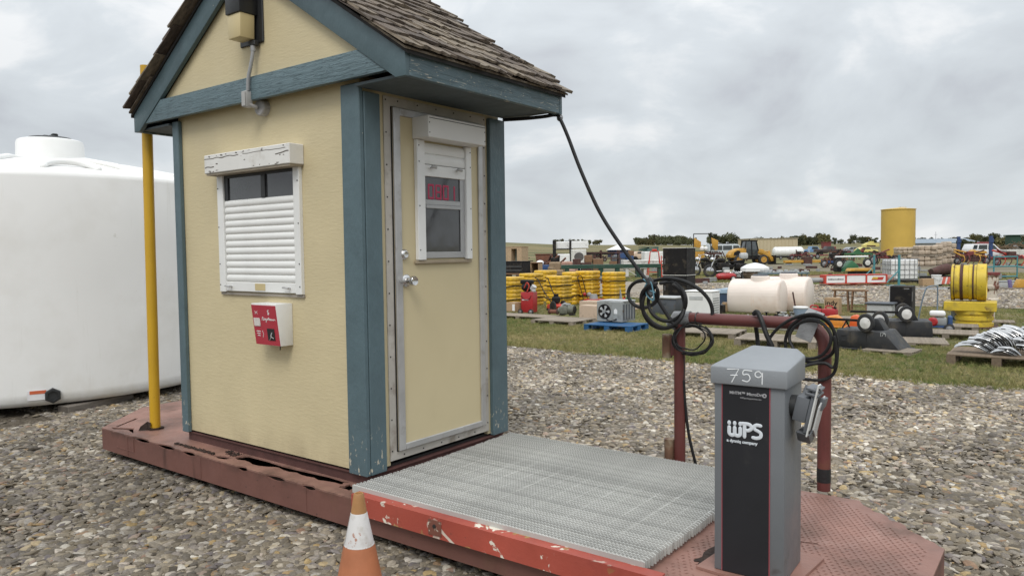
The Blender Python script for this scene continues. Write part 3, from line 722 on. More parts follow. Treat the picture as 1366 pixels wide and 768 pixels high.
for (a, b_) in front_slits:
    outer.append((a, -.15)); n = 8
    outer += [(a+(b_-a)*i/n, -.15+.02*math.sin(math.pi*i/n)) for i in range(1, n)]; outer.append((b_, -.15))
outer += [(1.95, -.15), (2.57, .35), (2.57, .83)]+ragged([(2.545, .85), (2.165, 1.235)], .016, 14, 3)[:14]+[(2.15, 1.265), (-2.67, 1.265), (-3.15, .72), (-3.15, .39)]
holes = [ragged([(-1.14, -.055), (-.86, -.075), (-.72, -.03), (-.45, -.045), (-.18, -.03), (-.17, .02), (-1.10, .02)], .012, 5, 1),
         ragged([(-1.36, -.118), (-1.16, -.112), (-1.13, -.065), (-1.22, -.07)], .008, 4, 2),
         ragged([(-2.63, -.10), (-2.45, -.02), (-2.335, -.085), (-2.32, -.10), (-2.44, -.072), (-2.55, -.115)], .006, 4, 4),
         ragged([(-2.78, .15), (-2.62, -.075), (-2.60, -.07), (-2.755, .16)], .003, 4, 6),
         ragged([(-.15, -.07), (-.06, -.075), (-.05, .0), (-.14, .0)], .008, 4, 5),
         ragged([(1.775, .13), (1.83, .10), (1.90, .30), (1.93, .52), (1.86, .55), (1.80, .36)], .012, 5, 8),
         ragged([(2.06, .56), (2.14, .58), (2.13, .592), (2.06, .575)], .003, 3, 9)]
plate_with_holes(outer, holes[:5]+holes[6:7], ZT-.009, ZT).build('top_plate', PLATE, plat, smooth=0)
# raised diamonds of the tread plate, near end only
tr = MB()
for i in range(62):
    for j in range(56):
        x = 1.72+i*.0136*1.0; y = -.10+j*.025
        if (i+j) % 2: continue
        if not (x < 2.52 and y < 1.22 and x+y*1.0 < 3.30 and x-y*1.0 < 2.05): continue
        if 1.81 < x < 2.19 and .02 < y < .44: continue
        s = 1 if (i//1+j) % 4 else -1
        a = R(45*s)+.1; dx_, dy_ = math.cos(a)*.011, math.sin(a)*.011; wx, wy_ = -math.sin(a)*.0032, math.cos(a)*.0032
        tr.add([(x-dx_, y-dy_, ZT), (x+wx, y+wy_, ZT+.0022), (x+dx_, y+dy_, ZT), (x-wx, y-wy_, ZT+.0022)], [(0, 1, 2), (0, 2, 3)])
tr.build('tread_pattern', PLATE, plat, smooth=0, kind='stuff')
pt = MB(); pt.prism(ragged([(1.775, .13), (1.83, .10), (1.90, .30), (1.93, .52), (1.86, .55), (1.80, .36)], .012, 5, 8), ZT-.004, ZT+.0028); pt.build('rust_patch', HOLE, plat, smooth=0)
# webs of the channel, seen from the side; the inside stays open
def web(p, q, name):
    p, q = Vector((*p, 0)), Vector((*q, 0)); d = (q-p).normalized(); n = Vector((-d.y, d.x, 0)); mb = MB()
    for z0, z1, t0, t1 in ((ZB, ZT-.0095, .001, .009), (ZB, ZB+.009, .0095, .06)):
        a, b_ = p+n*t0, q+n*t0; c, e = q+n*t1, p+n*t1
        mb.prism([(a.x, a.y), (b_.x, b_.y), (c.x, c.y), (e.x, e.y)], z0, z1)
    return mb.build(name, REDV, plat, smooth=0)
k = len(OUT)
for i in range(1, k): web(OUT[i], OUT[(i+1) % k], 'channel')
def notched(x0, x1):                                  # front web: rust has eaten lens-shaped gaps below the plate
    top = [(x0, ZT-.0095)]
    for (a, b_) in front_slits:
        top.append((a, ZT-.0095)); top += [(a+(b_-a)*i/8, ZT-.0095-.013*math.sin(math.pi*i/8)) for i in range(1, 8)]; top.append((b_, ZT-.0095))
    top.append((x1, ZT-.0095)); return [(x0, ZB), (x1, ZB)]+top[::-1]
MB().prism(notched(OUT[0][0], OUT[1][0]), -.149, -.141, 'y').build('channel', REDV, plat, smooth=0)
MB().box(OUT[0][0], OUT[1][0], -.1405, -.09, ZB, ZB+.009).build('channel_flange', REDV, plat)
wl = MB()                                            # welds and patches on the front web
for x in (-2.30, -1.37, -.33): wl.box(x, x+.012, -.1515, -.149, ZB+.01, ZT-.012, .001)
wl.box(-2.46, -2.20, -.1525, -.149, ZB+.045, ZB+.05); wl.box(-2.205, -2.20, -.1525, -.149, ZB+.05, ZT-.02)
wl.build('weld_seam', REDV, plat)
sk = MB()                                            # cross members and bottom sheet, coloured dark to stand for shade inside
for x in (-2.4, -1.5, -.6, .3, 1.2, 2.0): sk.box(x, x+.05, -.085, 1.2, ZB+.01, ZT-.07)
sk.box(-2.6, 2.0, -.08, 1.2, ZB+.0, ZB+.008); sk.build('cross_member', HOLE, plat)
# feet that hold it off the gravel
ft = MB()
for x in (-2.45, -.4, 1.6):
    for y in (.0, 1.0): ft.box(x, x+.22, y, y+.16, G-.02, ZB-.001, .01)
ft.build('timber_foot', M('old_timber', (.10, .085, .065), .9, var=.3, bump=1, st=(1, 6, 6)), plat)
db = MB(); rr = random.Random(12)                    # flakes of rust and dirt along the foot of the booth
for i in range(900):
    x = rr.uniform(-1.78, -.15); y = rr.gauss(-.01, .018) if x > -1.3 else rr.gauss(-.085, .008)
    if y < -.10 or y > .03 or (x > -1.16 and y > -.075): continue
    s = rr.uniform(.003, .009); m_ = Tr(x, y, ZT+s*.3) @ Euler((rr.uniform(-.6, .6), rr.uniform(-.6, .6), rr.uniform(0, 6))).to_matrix().to_4x4()
    db.add([(-s, -s*.6, 0), (s, -s*.5, 0), (s*.6, s*.7, s*.3), (-s*.5, s*.6, s*.5), (0, 0, s)], [(0, 1, 4), (1, 2, 4), (2, 3, 4), (3, 0, 4), (0, 3, 2, 1)], m_)
db.build('rust_flakes', HOLE, plat, smooth=0, kind='stuff')
# the red rail in front of the grating: a box section, open at its right-hand end
rl = MB(); Y0, Y1, Z0, Z1 = -.188, -.1305, -.118, -.020
pr_ = [(Y0, Z0), (Y0, Z1), (Y1, Z1), (Y1, Z1-.006), (Y0+.006, Z1-.006), (Y0+.006, Z0)]
rl.prism(pr_, .09, 1.775, 'x', bev=0); rl.build('red_rail', RAILR, plat, smooth=0)
MB().box(.62, .70, -.1915, -.1885, -.105, -.035).build('rail_patch', M('patch_rust', (.16, .06, .04), .7, var=.2, spots=[((.6, .55, .45), 30, .58, .62)]), plat)
MB().cyl((.66, -.196, -.062), (.66, -.1916, -.062), .009, n=10).build('bolt', DARK, plat)

# ---------------------------------------------------------------- galvanised grating
GALV = M('galvanised', (.47, .47, .445), .5, .15, var=.12, vs=3, rnd=.14, spots=[((.36, .36, .34), 6, .55, .8)])
gr = thing('steel_grating', 'galvanised serrated steel grating laid before the booth door', 'grating', (0, 0, 0))
gx0, gx1, gz0, gz1 = .035, 1.69, -.037, .004; pitch = .0175
vs = []; fs = []; n = int((gx1-gx0)/pitch); th = .0028
prof = []
for i in range(n):
    x = gx0+i*pitch; prof += [(x, gz1-.0035), (x+pitch*.28, gz1-.0035), (x+pitch*.42, gz1), (x+pitch*.86, gz1)]
prof.append((gx1, gz1-.006))
for (x, z) in prof: vs += [(x, -th, gz0), (x, -th, z), (x, th, z), (x, th, gz0)]
for i in range(len(prof)-1):
    a = i*4; c = a+4
    fs += [(a, c, c+1, a+1), (a+1, c+1, c+2, a+2), (a+2, c+2, c+3, a+3)]
fs += [(0, 1, 2, 3), tuple(len(vs)-4+i for i in (3, 2, 1, 0))]
bar = bpy.data.meshes.new('bar'); bar.from_pydata(vs, [], fs); bar.update(); bar.materials.append(GALV)
ny = 57
for j in range(ny):
    o = link('bar', bar, gr); y = -.126+j*.0236
    o.location = (random.uniform(-.004, .004), y+random.uniform(-.001, .001), random.uniform(-.0015, .0012)-.008*math.sin(j*.06))
    if .075 < y: o.location.x += .0
cr_ = MB()
cr_.cyl((0, -.120, -.012), (0, 1.195, -.012), .004, n=6); c0 = cr_.build('cross_rod', GALV, gr); c0.location.x = gx0+.03
for i in range(1, 17):
    o = c0.copy(); COL.objects.link(o); o.location.x = gx0+.03+i*.1
MB().box(gx0, gx1-.004, -.1325, -.1295, gz0, gz1-.003).build('edge_strip', GALV, gr)

# ---------------------------------------------------------------- grey barrier cabinet
CABG = M('cabinet_grey', (.15, .16, .17), .45, var=.08, vs=3, bump=.15, bs=200, spots=[((.12, .11, .095), 4, .5, .8, {'z': (.0, .22)}), ((.24, .25, .26), 40, .73, .77, {'st': (1, 1, .2)}), ((.10, .10, .10), 7, .66, .74)])
CABT = M('cabinet_cap_grey', (.23, .245, .26), .5, var=.05, vs=3, bump=.3, bs=260, spots=[((.28, .29, .30), 6, .6, .8)])
CABB = M('cabinet_black', (.021, .0215, .0245), .45, var=.15, vs=2, spec=.3, spots=[((.05, .048, .045), 5, .6, .85), ((.09, .09, .09), 60, .75, .78, {'st': (1, 1, .15)})])
cab = thing('barrier_cabinet', 'grey metal barrier cabinet with black front panel and handwritten 759 on its cap', 'cabinet', (1.882, .078, ZT+.0125), R(2.5))
SW, SD, SH = .262, .248, .735
ch = .028
MB().prism([(0, .0), (SW, 0), (SW, SD), (0, SD)], 0, SH, bev=.004).build('cabinet_body', CABG, cab)
MB().box(.033, .207, -.0035, .0, .002, SH-.005).build('front_panel', CABB, cab)
st_ = MB(); st_.box(.0295, .0325, -.0035, 0, .002, SH-.005); st_.box(.2075, .2105, -.0035, 0, .002, SH-.005); st_.build('red_trim', M('trim_red', (.30, .06, .075), .5), cab)
cap = MB(); b = bmesh.new()
x0, x1, y0, y1 = -.012, SW+.012, -.014, SD+.008
zl, zf, zr = SH-.012, .79, .845
base = [(x0, y0, zl), (x1-.02, y0, zl), (x1, y0+.02, zl+.0), (x1, y1, zl), (x0, y1, zl)]
V = {}
def nv(n, p): V[n] = b.verts.new(p)
nv('a', (x0, y0, zl)); nv('b', (x1, y0, zl)); nv('c', (x1, y1, zl)); nv('d', (x0, y1, zl))
nv('e', (x0, y0, zf)); nv('f', (x1, y0, zf)); nv('g', (x1, y1, zr-.03)); nv('h', (x1-.03, y1, zr)); nv('i', (x0+.085, y1, zr)); nv('j', (x0, y1, zf+.01))
for q in ('adcb', 'abfe', 'bcgf', 'cdjihg', 'daej', 'efghi', 'eij'): b.faces.new([V[c] for c in q])
bmesh.ops.recalc_face_normals(b, faces=b.faces[:])
bmesh.ops.bevel(b, geom=b.edges[:], offset=.006, segments=2, affect='EDGES', profile=.5, clamp_overlap=True)
cap.bm(b); capo = cap.build('cap', CABT, cab)
PAINTW = M('marker_white', (.75, .77, .78), .6, var=.05)
fi = Tr(0, y0-.0006, 0); ink = MB()
for pts in ([(.055, .782), (.098, .785), (.072, .735)], [(.068, .76), (.092, .762)],
            [(.146, .782), (.118, .782), (.114, .766), (.132, .768), (.140, .754), (.130, .741), (.112, .744)],
            [(.182, .774), (.172, .782), (.160, .776), (.160, .764), (.172, .760), (.184, .770), (.185, .776), (.184, .736)]):
    stroke(ink, pts, .0021, fi, .4, 6, 6 if len(pts) > 4 else 1)
ink.build('handwritten_number', PAINTW, cab)
LOGO = M('logo_white', (.62, .66, .70), .5, var=.03)
lg = MB(); fl = Tr(.052, -.0040, .530) @ Matrix.Diagonal((.80, 1, .80, 1)) @ Tr(-.0505, 0, -.53)
X0, Z0_ = .059, .528
def W(i): return X0+i*.0262
for i in range(3): lg.tube([(W(i), 0, Z0_+.0585), (W(i), 0, Z0_+.0635)], .0085, 10, m=fl @ Matrix.Diagonal((1, .15, 1, 1)), rnd=1)
wz = Z0_+.040
def u_(i): return [(W(i), wz), (W(i), Z0_+.018)]+[(W(i)+.0131-.0131*math.cos(t), Z0_+.016-.0125*math.sin(t)) for t in (.4, .9, 1.57, 2.2, 2.75)]+[(W(i+1), Z0_+.018), (W(i+1), wz)]
for i in range(2): stroke(lg, u_(i), .0088, fl, .15, 8, 3)
px = W(2)+.020
stroke(lg, [(px, Z0_+.003), (px, Z0_+.056), (px, Z0_+.060)], .0085, fl, .15, 8, 3)
stroke(lg, [(px-.012, Z0_+.064), (px+.018, Z0_+.064), (px+.031, Z0_+.056), (px+.032, Z0_+.044), (px+.018, Z0_+.034), (px+.008, Z0_+.034)], .0085, fl, .15, 8, 4)
sx = px+.052
stroke(lg, [(sx+.022, Z0_+.063), (sx+.004, Z0_+.064), (sx-.008, Z0_+.055), (sx-.003, Z0_+.043), (sx+.012, Z0_+.036), (sx+.024, Z0_+.026), (sx+.021, Z0_+.010), (sx+.004, Z0_+.003), (sx-.012, Z0_+.004)], .0082, fl, .15, 8, 5)
lg.build('company_logo', LOGO, cab)
def put_text(txt, size, x, z, y, mat, parent, name, bold=0, m=None):
    t = text_mb(txt, size, .0005, bold=bold); k = MB(); k.add(t.v, t.f, (m or Matrix.Identity(4)) @ Tr(x, y, z) @ Matrix.Rotation(R(90), 4, 'X')); return k.build(name, mat, parent, smooth=0)
put_text('a dynniq company', .0158, .050, .505, -.0046, LOGO, cab, 'company_line', .0006)
DIM = M('dim_print', (.36, .36, .37), .5, var=0)
put_text('MHTM\u2122 MicroDrive', .0155, .060, .688, -.0046, DIM, cab, 'model_line', .0004)
put_text('WPSparkingsystems.com', .0078, .100, .674, -.0046, DIM, cab, 'small_print')
lo = MB(); lo.cyl((.190, -.0036, .692), (.190, -.0046, .692), .008, n=20); lo.build('round_emblem', DIM, cab)
lo = MB(); lo.cyl((.190, -.0047, .6925), (.190, -.0052, .6925), .0035, n=5); lo.build('emblem_mark', CABB, cab)
MB().box(-.006, SW+.006, -.006, SD+.006, -.001, .012, .003).build('foot_plate', CABG, cab) if 0 else None
pl = MB(); pl.prism([(1.815, .06), (2.17, .025), (2.20, .425), (1.845, .45)], ZT+.0015, ZT+.0115); pl.build('mounting_plate', PLATE, plat, smooth=0)
# the bracket on its right side
BRK = M('bracket_grey', (.12, .128, .14), .45, var=.1); BRW = M('bracket_white', (.62, .62, .60), .5, var=.06)
mk = Tr(SW, .095, .56)
br = MB(); br.cyl((SW, .095, .648), (SW+.022, .095, .648), .040, n=24); arm = br.build('arm_hub', BLACKP, cab)
br = MB(); ta = Tr(SW+.020, .095, .650) @ Matrix.Rotation(R(12), 4, 'Y') @ Matrix.Diagonal((.86, .86, .86, 1))
br.prism([(-.05, -.055), (.05, -.055), (.068, -.085), (.068, .085), (.05, .052), (-.05, .052)], .0, .055, 'x', m=ta, bev=.004)
br.prism([(-.055, -.095), (.065, -.10), (.075, -.06), (.075, .07), (.055, .105), (-.05, .105)], .056, .072, 'x', m=ta, bev=.004)
for z in (.09, .068): br.box(.03, .085, -.06, .05, z, z+.012, .003, m=ta)
br.build('bracket', BRK, cab)
bw = MB(); bw.box(.0735, .080, -.070, -.028, -.105, .125, .002, m=ta); bw.build('clamp_bar', BRW, cab)
bw = MB(); bw.prism([(-.02, -.08), (.065, -.13), (.08, .02), (.06, .06), (-.01, .02)], .086, .092, 'x', m=ta); bw.build('clear_guard', M('clear_plastic', (.52, .53, .53), .3, var=.1, spec=.6), cab)
bw = MB(); bw.prism([(-.06, -.098), (.02, -.155), (.075, -.145), (.07, -.10)], .03, .085, 'x', m=ta, bev=.003); bw.prism([(.02, .0), (.09, .012), (.095, .05), (.02, .055)], .08, .10, 'x', m=ta, bev=.003)
bw.build('bracket_jaw', BRK, cab)
bw = MB()
for z in (-.085, .1): bw.cyl((.080, -.049, z), (.085, -.049, z), .008, n=8, m=ta)
bw.build('bolt', DARK, cab)

# ---------------------------------------------------------------- the red pipe rail behind
PIPE = M('pipe_red', (.115, .032, .028), .42, var=.14, vs=4, spots=[((.07, .022, .02), 9, .6, .7), ((.16, .07, .04), 4, .66, .8), ((.2, .13, .09), 45, .73, .76)])
RUSTP = M('pipe_rust', (.14, .075, .045), .8, var=.35, vs=14, spots=[((.26, .22, .15), 6, .5, .62), ((.10, .03, .025), 8, .6, .7)])
TAPE = M('duct_tape', (.23, .235, .24), .35, .2, var=.2, vs=16, bump=1.2, bs=30, spots=[((.12, .12, .13), 14, .66, .7)])
YR = 1.335; rail = thing('pipe_rail', 'dark red steel pipe rail with cables looped over it at the platform edge', 'railing', (1.18, YR, ZT))
H = .855
MB().cyl((-.008, 0, 0), (-.008, 0, H-.02), .032, n=20).build('post', PIPE, rail)
pp = [(-.008, 0, H)] + [(-.008+.03*i, 0, H) for i in range(1, 22)]
cx = .665
bend = [(cx+.12*math.sin(R(a)), 0, H-.12+.12*math.cos(R(a))) for a in range(0, 91, 10)]
MB().tube([(-.006, 0, H), (.3, 0, H)]+bend+[(cx+.12, 0, .3), (cx+.12, 0, 0)], .033, 20).build('bent_pipe', PIPE, rail)
cl = MB(); cl.tube(arc((0, 0), .0336, 0, 360, 20)[:-1] and [(cx+.12+.0336*math.cos(R(t)), .0336*math.sin(R(t)), H-.15) for t in range(0, 360, 20)], .003, 6, closed=True); cl.build('weld_ring', PIPE, rail)
cl = MB(); cl.tube([(.10, .034*math.cos(R(t)), H+.034*math.sin(R(t))) for t in range(0, 360, 20)], .0035, 6, closed=True); cl.build('cable_tie', BLACKP, rail)
b = MB(); b.cyl((cx+.12, 0, .045), (cx+.12, 0, .115), .0345, n=20); b.build('black_tape', M('black_tape_m', (.012, .012, .013), .5, bump=1, bs=60), rail)
b = MB(); b.tube([(-.05, 0, H-.055), (-.02, -.0, H-.005), (.06, 0, H+.001)], .041, 14, rs=[.043, .046, .040]); b.build('tape_wrap', TAPE, rail)
b = MB(); b.cyl((-.088, .005, H-.235), (-.088, .005, H-.10), .029, n=16); b.build('stub_pipe', RUSTP, rail)
b = MB(); b.box(-.06, -.028, -.01, .02, H-.22, H-.12); b.build('stub_bracket', PIPE, rail)
b = MB(); b.cyl((-.072, .0, .0), (-.072, .0, .145), .030, n=16, cap=True); b.cyl((-.072, 0, .1451), (-.072, 0, .146), .025, n=16); b.build('stub_post', RUSTP, rail)
b = MB(); ta = Tr(cx+.055, -.062, H-.005) @ Matrix.Rotation(R(20), 4, 'Y')
b.box(-.04, .042, -.004, .0, -.075, .055, .001, m=ta); b.tube([(-.0, -.0, .052), (.0, .045, .078), (.0, .10, .05)], .004, 6, m=ta)
b.add([(-.04, -.001, .054), (.042, -.001, .054), (.042, .05, .080), (-.04, .05, .080), (.042, .10, .05), (-.04, .10, .05)], [(0, 1, 2, 3), (3, 2, 4, 5)], ta)
b.build('tape_flag', TAPE, rail)

# ---- cables
CABLE = M('black_cable', (.015, .015, .0155), .55, spec=.3, var=.25, vs=10, spots=[((.03, .029, .028), 20, .62, .7)])
def pxpath(pts, Y, dy=None): return [tuple(on_y(x, y, Y+(dy[i] if dy else 0))) for i, (x, y) in enumerate(pts)]
fc = MB(); fc.tube(smooth_path([(.02, 1.20, 2.03), (.18, 1.23, 2.025), (.30, 1.26, 2.027)]+pxpath([(740, 153.5), (746, 157), (757, 181), (775, 228), (800, 283), (830, 330), (862, 374), (871, 388), (882, 407), (895, 427), (903, 436)], 1.29), 6), .0115, 10)
feed = thing('power_cable', 'thick black cable drooping from the booth eave to the coil on the pipe rail', 'cable', (.4, 1.29, 2.02))
feed_o = fc.build('cable_run', CABLE, feed); feed_o.location = (-.4, -1.29, -2.02)
c = MB(); c.tube([(.395+.018*math.cos(R(t)), 1.29, 2.012+.018*math.sin(R(t))) for t in range(0, 360, 30)], .005, 6, closed=True); o = c.build('cable_clamp', GREYC, feed); o.location = (-.4, -1.29, -2.02)
def ell(cx, cy, rx, ry, a0, a1, n=16, wob=0, seed=0):
    rr = random.Random(seed); return [(cx+(rx+rr.uniform(-wob, wob))*math.cos(R(a0+(a1-a0)*i/n)), cy+(ry+rr.uniform(-wob, wob))*math.sin(R(a0+(a1-a0)*i/n))) for i in range(n+1)]
def coil(name, label, loops, cat, org):
    t = thing(name, label, cat, org)
    for pts, Y, r in loops:
        mb = MB(); k = len(pts)
        P = pxpath(pts, Y, [.025*math.sin(i*.9+Y*50) for i in range(k)])
        mb.tube(smooth_path(P, 4), r, 8, rnd=1); o = mb.build('cable_loop', CABLE, t); o.location = [-q for q in org]
    return t
coil('cable_coil', 'big loose coil of thick black cable hanging at the left end of the pipe rail',
     [(ell(885, 407, 28, 31, -60, 250, 16), 1.245, .0108), (ell(890, 402, 25, 26, -110, 230, 16), 1.265, .0108), (ell(858, 392, 20, 18, -20, 330, 14), 1.255, .0108),
      ([(864, 378), (878, 373), (895, 371.5), (915, 376), (933, 386), (945, 399), (950, 412), (950, 424)], 1.30, .0108),
      ([(866, 380), (856, 392), (857, 412), (868, 428), (885, 437), (900, 434)], 1.225, .0108)], 'cable', (1.1, 1.27, .9))
o = MB(); o.tube(smooth_path(pxpath([(858, 372), (866, 380), (862, 392), (872, 400), (868, 376), (860, 384), (874, 390)], 1.22), 5), .004, 6); tw = o.build('tie_string', M('blue_twine', (.10, .22, .28), .7), COL.objects['cable_coil']); tw.location = (-1.1, -1.27, -.9)
o = MB(); o.tube(smooth_path(pxpath([(864, 372), (868, 379), (866, 388), (870, 394)], 1.235), 4), .022, 8, rs=None); tw = o.build('tape_knot', BLACKP, COL.objects['cable_coil']); tw.location = (-1.1, -1.27, -.9)
coil('wire_bundle', 'thin black wire bundle hanging from the tape at the left rail corner',
     [(ell(924+dx_, 452+dy_, 26+a, 19+b_, -100+s, 245+s, 16, 1.2, i), 1.26+.006*i, .0042) for i, (dx_, dy_, a, b_, s) in enumerate(((0, 0, 0, 0, 0), (1, 1, -1, 1, 30), (-2, 1, 0, -1, -20), (2, -1, -2, 1, 50), (-4, -2, -6, -3, 10), (0, 2, 1, 1, 70)))], 'wire', (1.28, 1.26, .7))
coil('cable_coil', 'black cable loops hung over the right rail end behind the grey cabinet',
     [([(1024, 462), (1028, 449), (1042, 434), (1062, 423), (1085, 419), (1104, 427), (1113, 445), (1112, 468), (1100, 478), (1082, 483), (1062, 477)], 1.265, .0085),
      ([(1049, 470), (1048, 452), (1056, 434), (1075, 422), (1096, 424), (1112, 440), (1117, 462), (1115, 490), (1108, 502), (1092, 507), (1070, 505)], 1.28, .0085),
      ([(1060, 468), (1053, 452), (1058, 438), (1074, 428), (1095, 430), (1108, 446), (1106, 462), (1094, 475), (1076, 478), (1058, 470)], 1.25, .0085),
      ([(1062, 492), (1080, 486), (1100, 484), (1112, 490), (1116, 476), (1113, 450)], 1.24, .0085)], 'cable', (1.98, 1.27, .7))
coil('strap_end', 'short black hose draped over the middle of the red rail', [([(1006, 418), (1010, 416), (1015, 425), (1022, 445), (1030, 462)], 1.285, .013), ([(1007, 419), (1008, 432), (1010, 448), (1011, 460)], 1.375, .012)], 'hose', (1.6, 1.3, .75))
coil('ground_wire', 'single black wire running down beside the left rail post to the platform', [([(912, 470), (913, 490), (912, 510)], 1.285, .003), ([(912, 508), (914, 540), (919, 580), (928, 619)], 1.35, .009)], 'wire', (1.25, 1.3, .3))

# ---------------------------------------------------------------- yellow pole, traffic cone, white tank
YEL = M('yellow_pole_paint', (.56, .33, .02), .4, var=.08, vs=3, spots=[((.10, .06, .03), 12, .60, .66, {'z': (.02, .35)}), ((.20, .12, .03), 22, .72, .75), ((.42, .24, .02), 3, .6, .8)])
pole = thing('yellow_pole', 'tall yellow steel pole standing on the left end of the platform', 'pole', (-2.30, .055, ZT+.0))
MB().tube([(0, 0, 0.012), (.02, 0, 1.3), (.045, 0, 2.575)], .0355, 20).build('pipe', YEL, pole)
b = MB(); b.tube(smooth_path([(.012, -.01, 2.50), (-.02, -.02, 2.47), (-.04, -.03, 2.42), (-.045, -.03, 2.34)], 5), .008, 6); b.build('loose_wire', BLACKP, pole)
b = MB(); rr = random.Random(3)
b.prism(ragged([(-.045, -.04), (.02, -.05), (.05, .0), (.03, .05), (-.04, .03)], .008, 3, 3), .0015, .014); b.build('torn_base', HOLE, pole, smooth=0)
b = MB(); b.add([(-.04, -.10, .0015), (-.005, -.05, .002), (.03, -.055, .03), (.02, -.04, .055), (-.02, -.045, .06), (-.038, -.085, .03)], [(0, 1, 4, 5), (1, 2, 3, 4), (5, 4, 1, 0)]); b.add([(-.04, -.103, .0015), (-.005, -.053, .002), (-.02, -.048, .06), (-.038, -.088, .03)], [(0, 1, 2, 3)]); b.build('torn_flap', HOLE, pole, smooth=0)

ORG = M('cone_orange', (.40, .145, .065), .6, var=.14, vs=7, bump=.3, spots=[((.22, .10, .06), 9, .6, .75), ((.55, .24, .12), 5, .62, .8)])
ORT = M('cone_tip', (.36, .185, .07), .6, var=.14, vs=14, spots=[((.18, .11, .06), 8, .58, .7, {'st': (1, 1, .25)})])
CWH = M('cone_sleeve', (.60, .585, .57), .5, var=.08, spots=[((.35, .16, .10), 26, .60, .65), ((.42, .39, .35), 9, .55, .7)])
cone = thing('traffic_cone', 'dirty orange traffic cone with white sleeve standing on the gravel before the platform', 'cone', tuple(at(480, 797)))
cone.rotation_euler = (0, R(1), 0); cone.scale = (.93, .93, 1)
MB().prism([(-.13, -.15), (.13, -.15), (.15, -.13), (.15, .13), (.13, .15), (-.13, .15), (-.15, .13), (-.15, -.13)], .0, .028, bev=.006).build('base', ORG, cone)
prof = [(.115, .028), (.108, .045), (.0765, .19), (.0705, .238)]
MB().lathe([(.118, .0285), (.110, .045), (.0735, .22), (.0680, .2395)], 32).build('cone_body', ORG, cone)
MB().lathe([(.0695, .232), (.0685, .2395), (.0672, .2405), (.0375, .372), (.036, .374)], 32).build('reflective_sleeve', CWH, cone)
MB().lathe([(.0362, .372), (.0265, .432), (.0235, .449), (.0205, .455), (.015, .455), (.013, .445), (.0001, .44)], 32).build('cone_tip', ORT, cone)
b = MB(); b.tube([(.0682*math.cos(R(-118)), .0682*math.sin(R(-118)), .24), (.0374*math.cos(R(-118)), .0374*math.sin(R(-118)), .372)], .0012, 5); b.build('sleeve_seam', M('seam_grey', (.35, .34, .33), .6), cone)

POLY = M('white_poly', (.80, .80, .785), .45, var=.03, vs=1.2, spots=[((.70, .69, .655), 1.1, .52, .8), ((.62, .61, .57), 9, .70, .76), ((.60, .57, .50), 2.2, .45, .7, {'z': (.0, .35)}), ((.66, .65, .615), 3, .62, .8, {'st': (3, 3, .2)})])
tank = thing('poly_tank', 'huge white polyethylene water tank on timbers at the left edge', 'tank', (-6.42, .93, -.2))
TR = 1.94
tb = MB(); tb.lathe([(TR-.12, 0), (TR-.04, .015), (TR-.004, .06), (TR, .13), (TR, .8), (TR, 1.5), (TR, 2.13), (TR-.008, 2.165), (TR-.04, 2.19), (TR-.12, 2.215), (1.2, 2.345), (.75, 2.42), (.36, 2.445)], 96)
tb.build('shell', POLY, tank, smooth=60)
rb_ = MB()
for k in range(8):
    a = R(45*k+8)
    rb_.tube([((TR-.10)*math.cos(a), (TR-.10)*math.sin(a), 2.18), (1.45*math.cos(a), 1.45*math.sin(a), 2.315), (.9*math.cos(a), .9*math.sin(a), 2.415), (.4*math.cos(a), .4*math.sin(a), 2.455)], .05, 10, rs=[.008, .03, .028, .01])
rb_.build('dome_rib', POLY, tank, smooth=60)
mk = Tr(.06, .12, 2.36)
nk = MB(); nk.lathe([(.345, 0), (.342, .06), (.335, .30), (.325, .335), (.305, .345), (.0001, .346)], 48, mk); nk.build('manhole_neck', POLY, tank, smooth=40)
mk = mk @ Tr(0, 0, .06); nk = MB(); nk.lathe([(.235, .287), (.235, .300), (.21, .315), (.0001, .317)], 40, mk); nk.box(-.15, .15, -.02, .02, .317, .345, .008, m=mk); nk.box(-.16, -.09, -.03, .03, .317, .36, .01, m=mk); nk.box(.09, .15, -.03, .03, .317, .352, .01, m=mk); nk.build('manhole_lid', BLACKP, tank)
# arched grip moulded in the shoulder, outlet fitting and sticker near the foot
P_out = on_y(70, 526, .40); ax = Vector((-6.42, .93, 0)); da = math.atan2(-.55, TR)
def on_shell(x, y):                                   # where the pixel meets the shell
    d = ray(x, y); A = d.x**2+d.y**2; o = CAM-ax; B = 2*(o.x*d.x+o.y*d.y); Cc = o.x**2+o.y**2-TR**2
    t = (-B-math.sqrt(B*B-4*A*Cc))/(2*A); return CAM+d*t
q = on_shell(70.5, 527); a = math.atan2(q.y-ax.y, q.x-ax.x); mk = Tr(TR*math.cos(a), TR*math.sin(a), q.z+.2) @ Rz(a) @ Matrix.Rotation(R(90), 4, 'Y')
nk = MB(); nk.lathe([(.072, -.01), (.072, .025), (.067, .032), (.048, .034), (.046, .022), (.0001, .02)], 6, mk); nk.build('outlet_fitting', BLACKP, tank, smooth=20)
q = on_shell(49, 527); a = math.atan2(q.y-ax.y, q.x-ax.x); mk = Tr((TR+.003)*math.cos(a), (TR+.003)*math.sin(a), q.z+.2) @ Rz(a)
nk = MB(); nk.box(-.002, .002, -.075, .075, -.045, .045, m=mk); nk.build('sticker', M('sticker_white', (.68, .67, .68), .5), tank)
nk = MB(); nk.box(.0021, .004, -.055, .075, .012, .043, m=mk); nk.build('sticker_warning', M('sticker_orange', (.55, .12, .05), .5, spots=[((.15, .05, .05), 9, .55, .6)]), tank)
a0 = math.atan2(CAM.y-ax.y, CAM.x-ax.x)
nk = MB(); pts = []
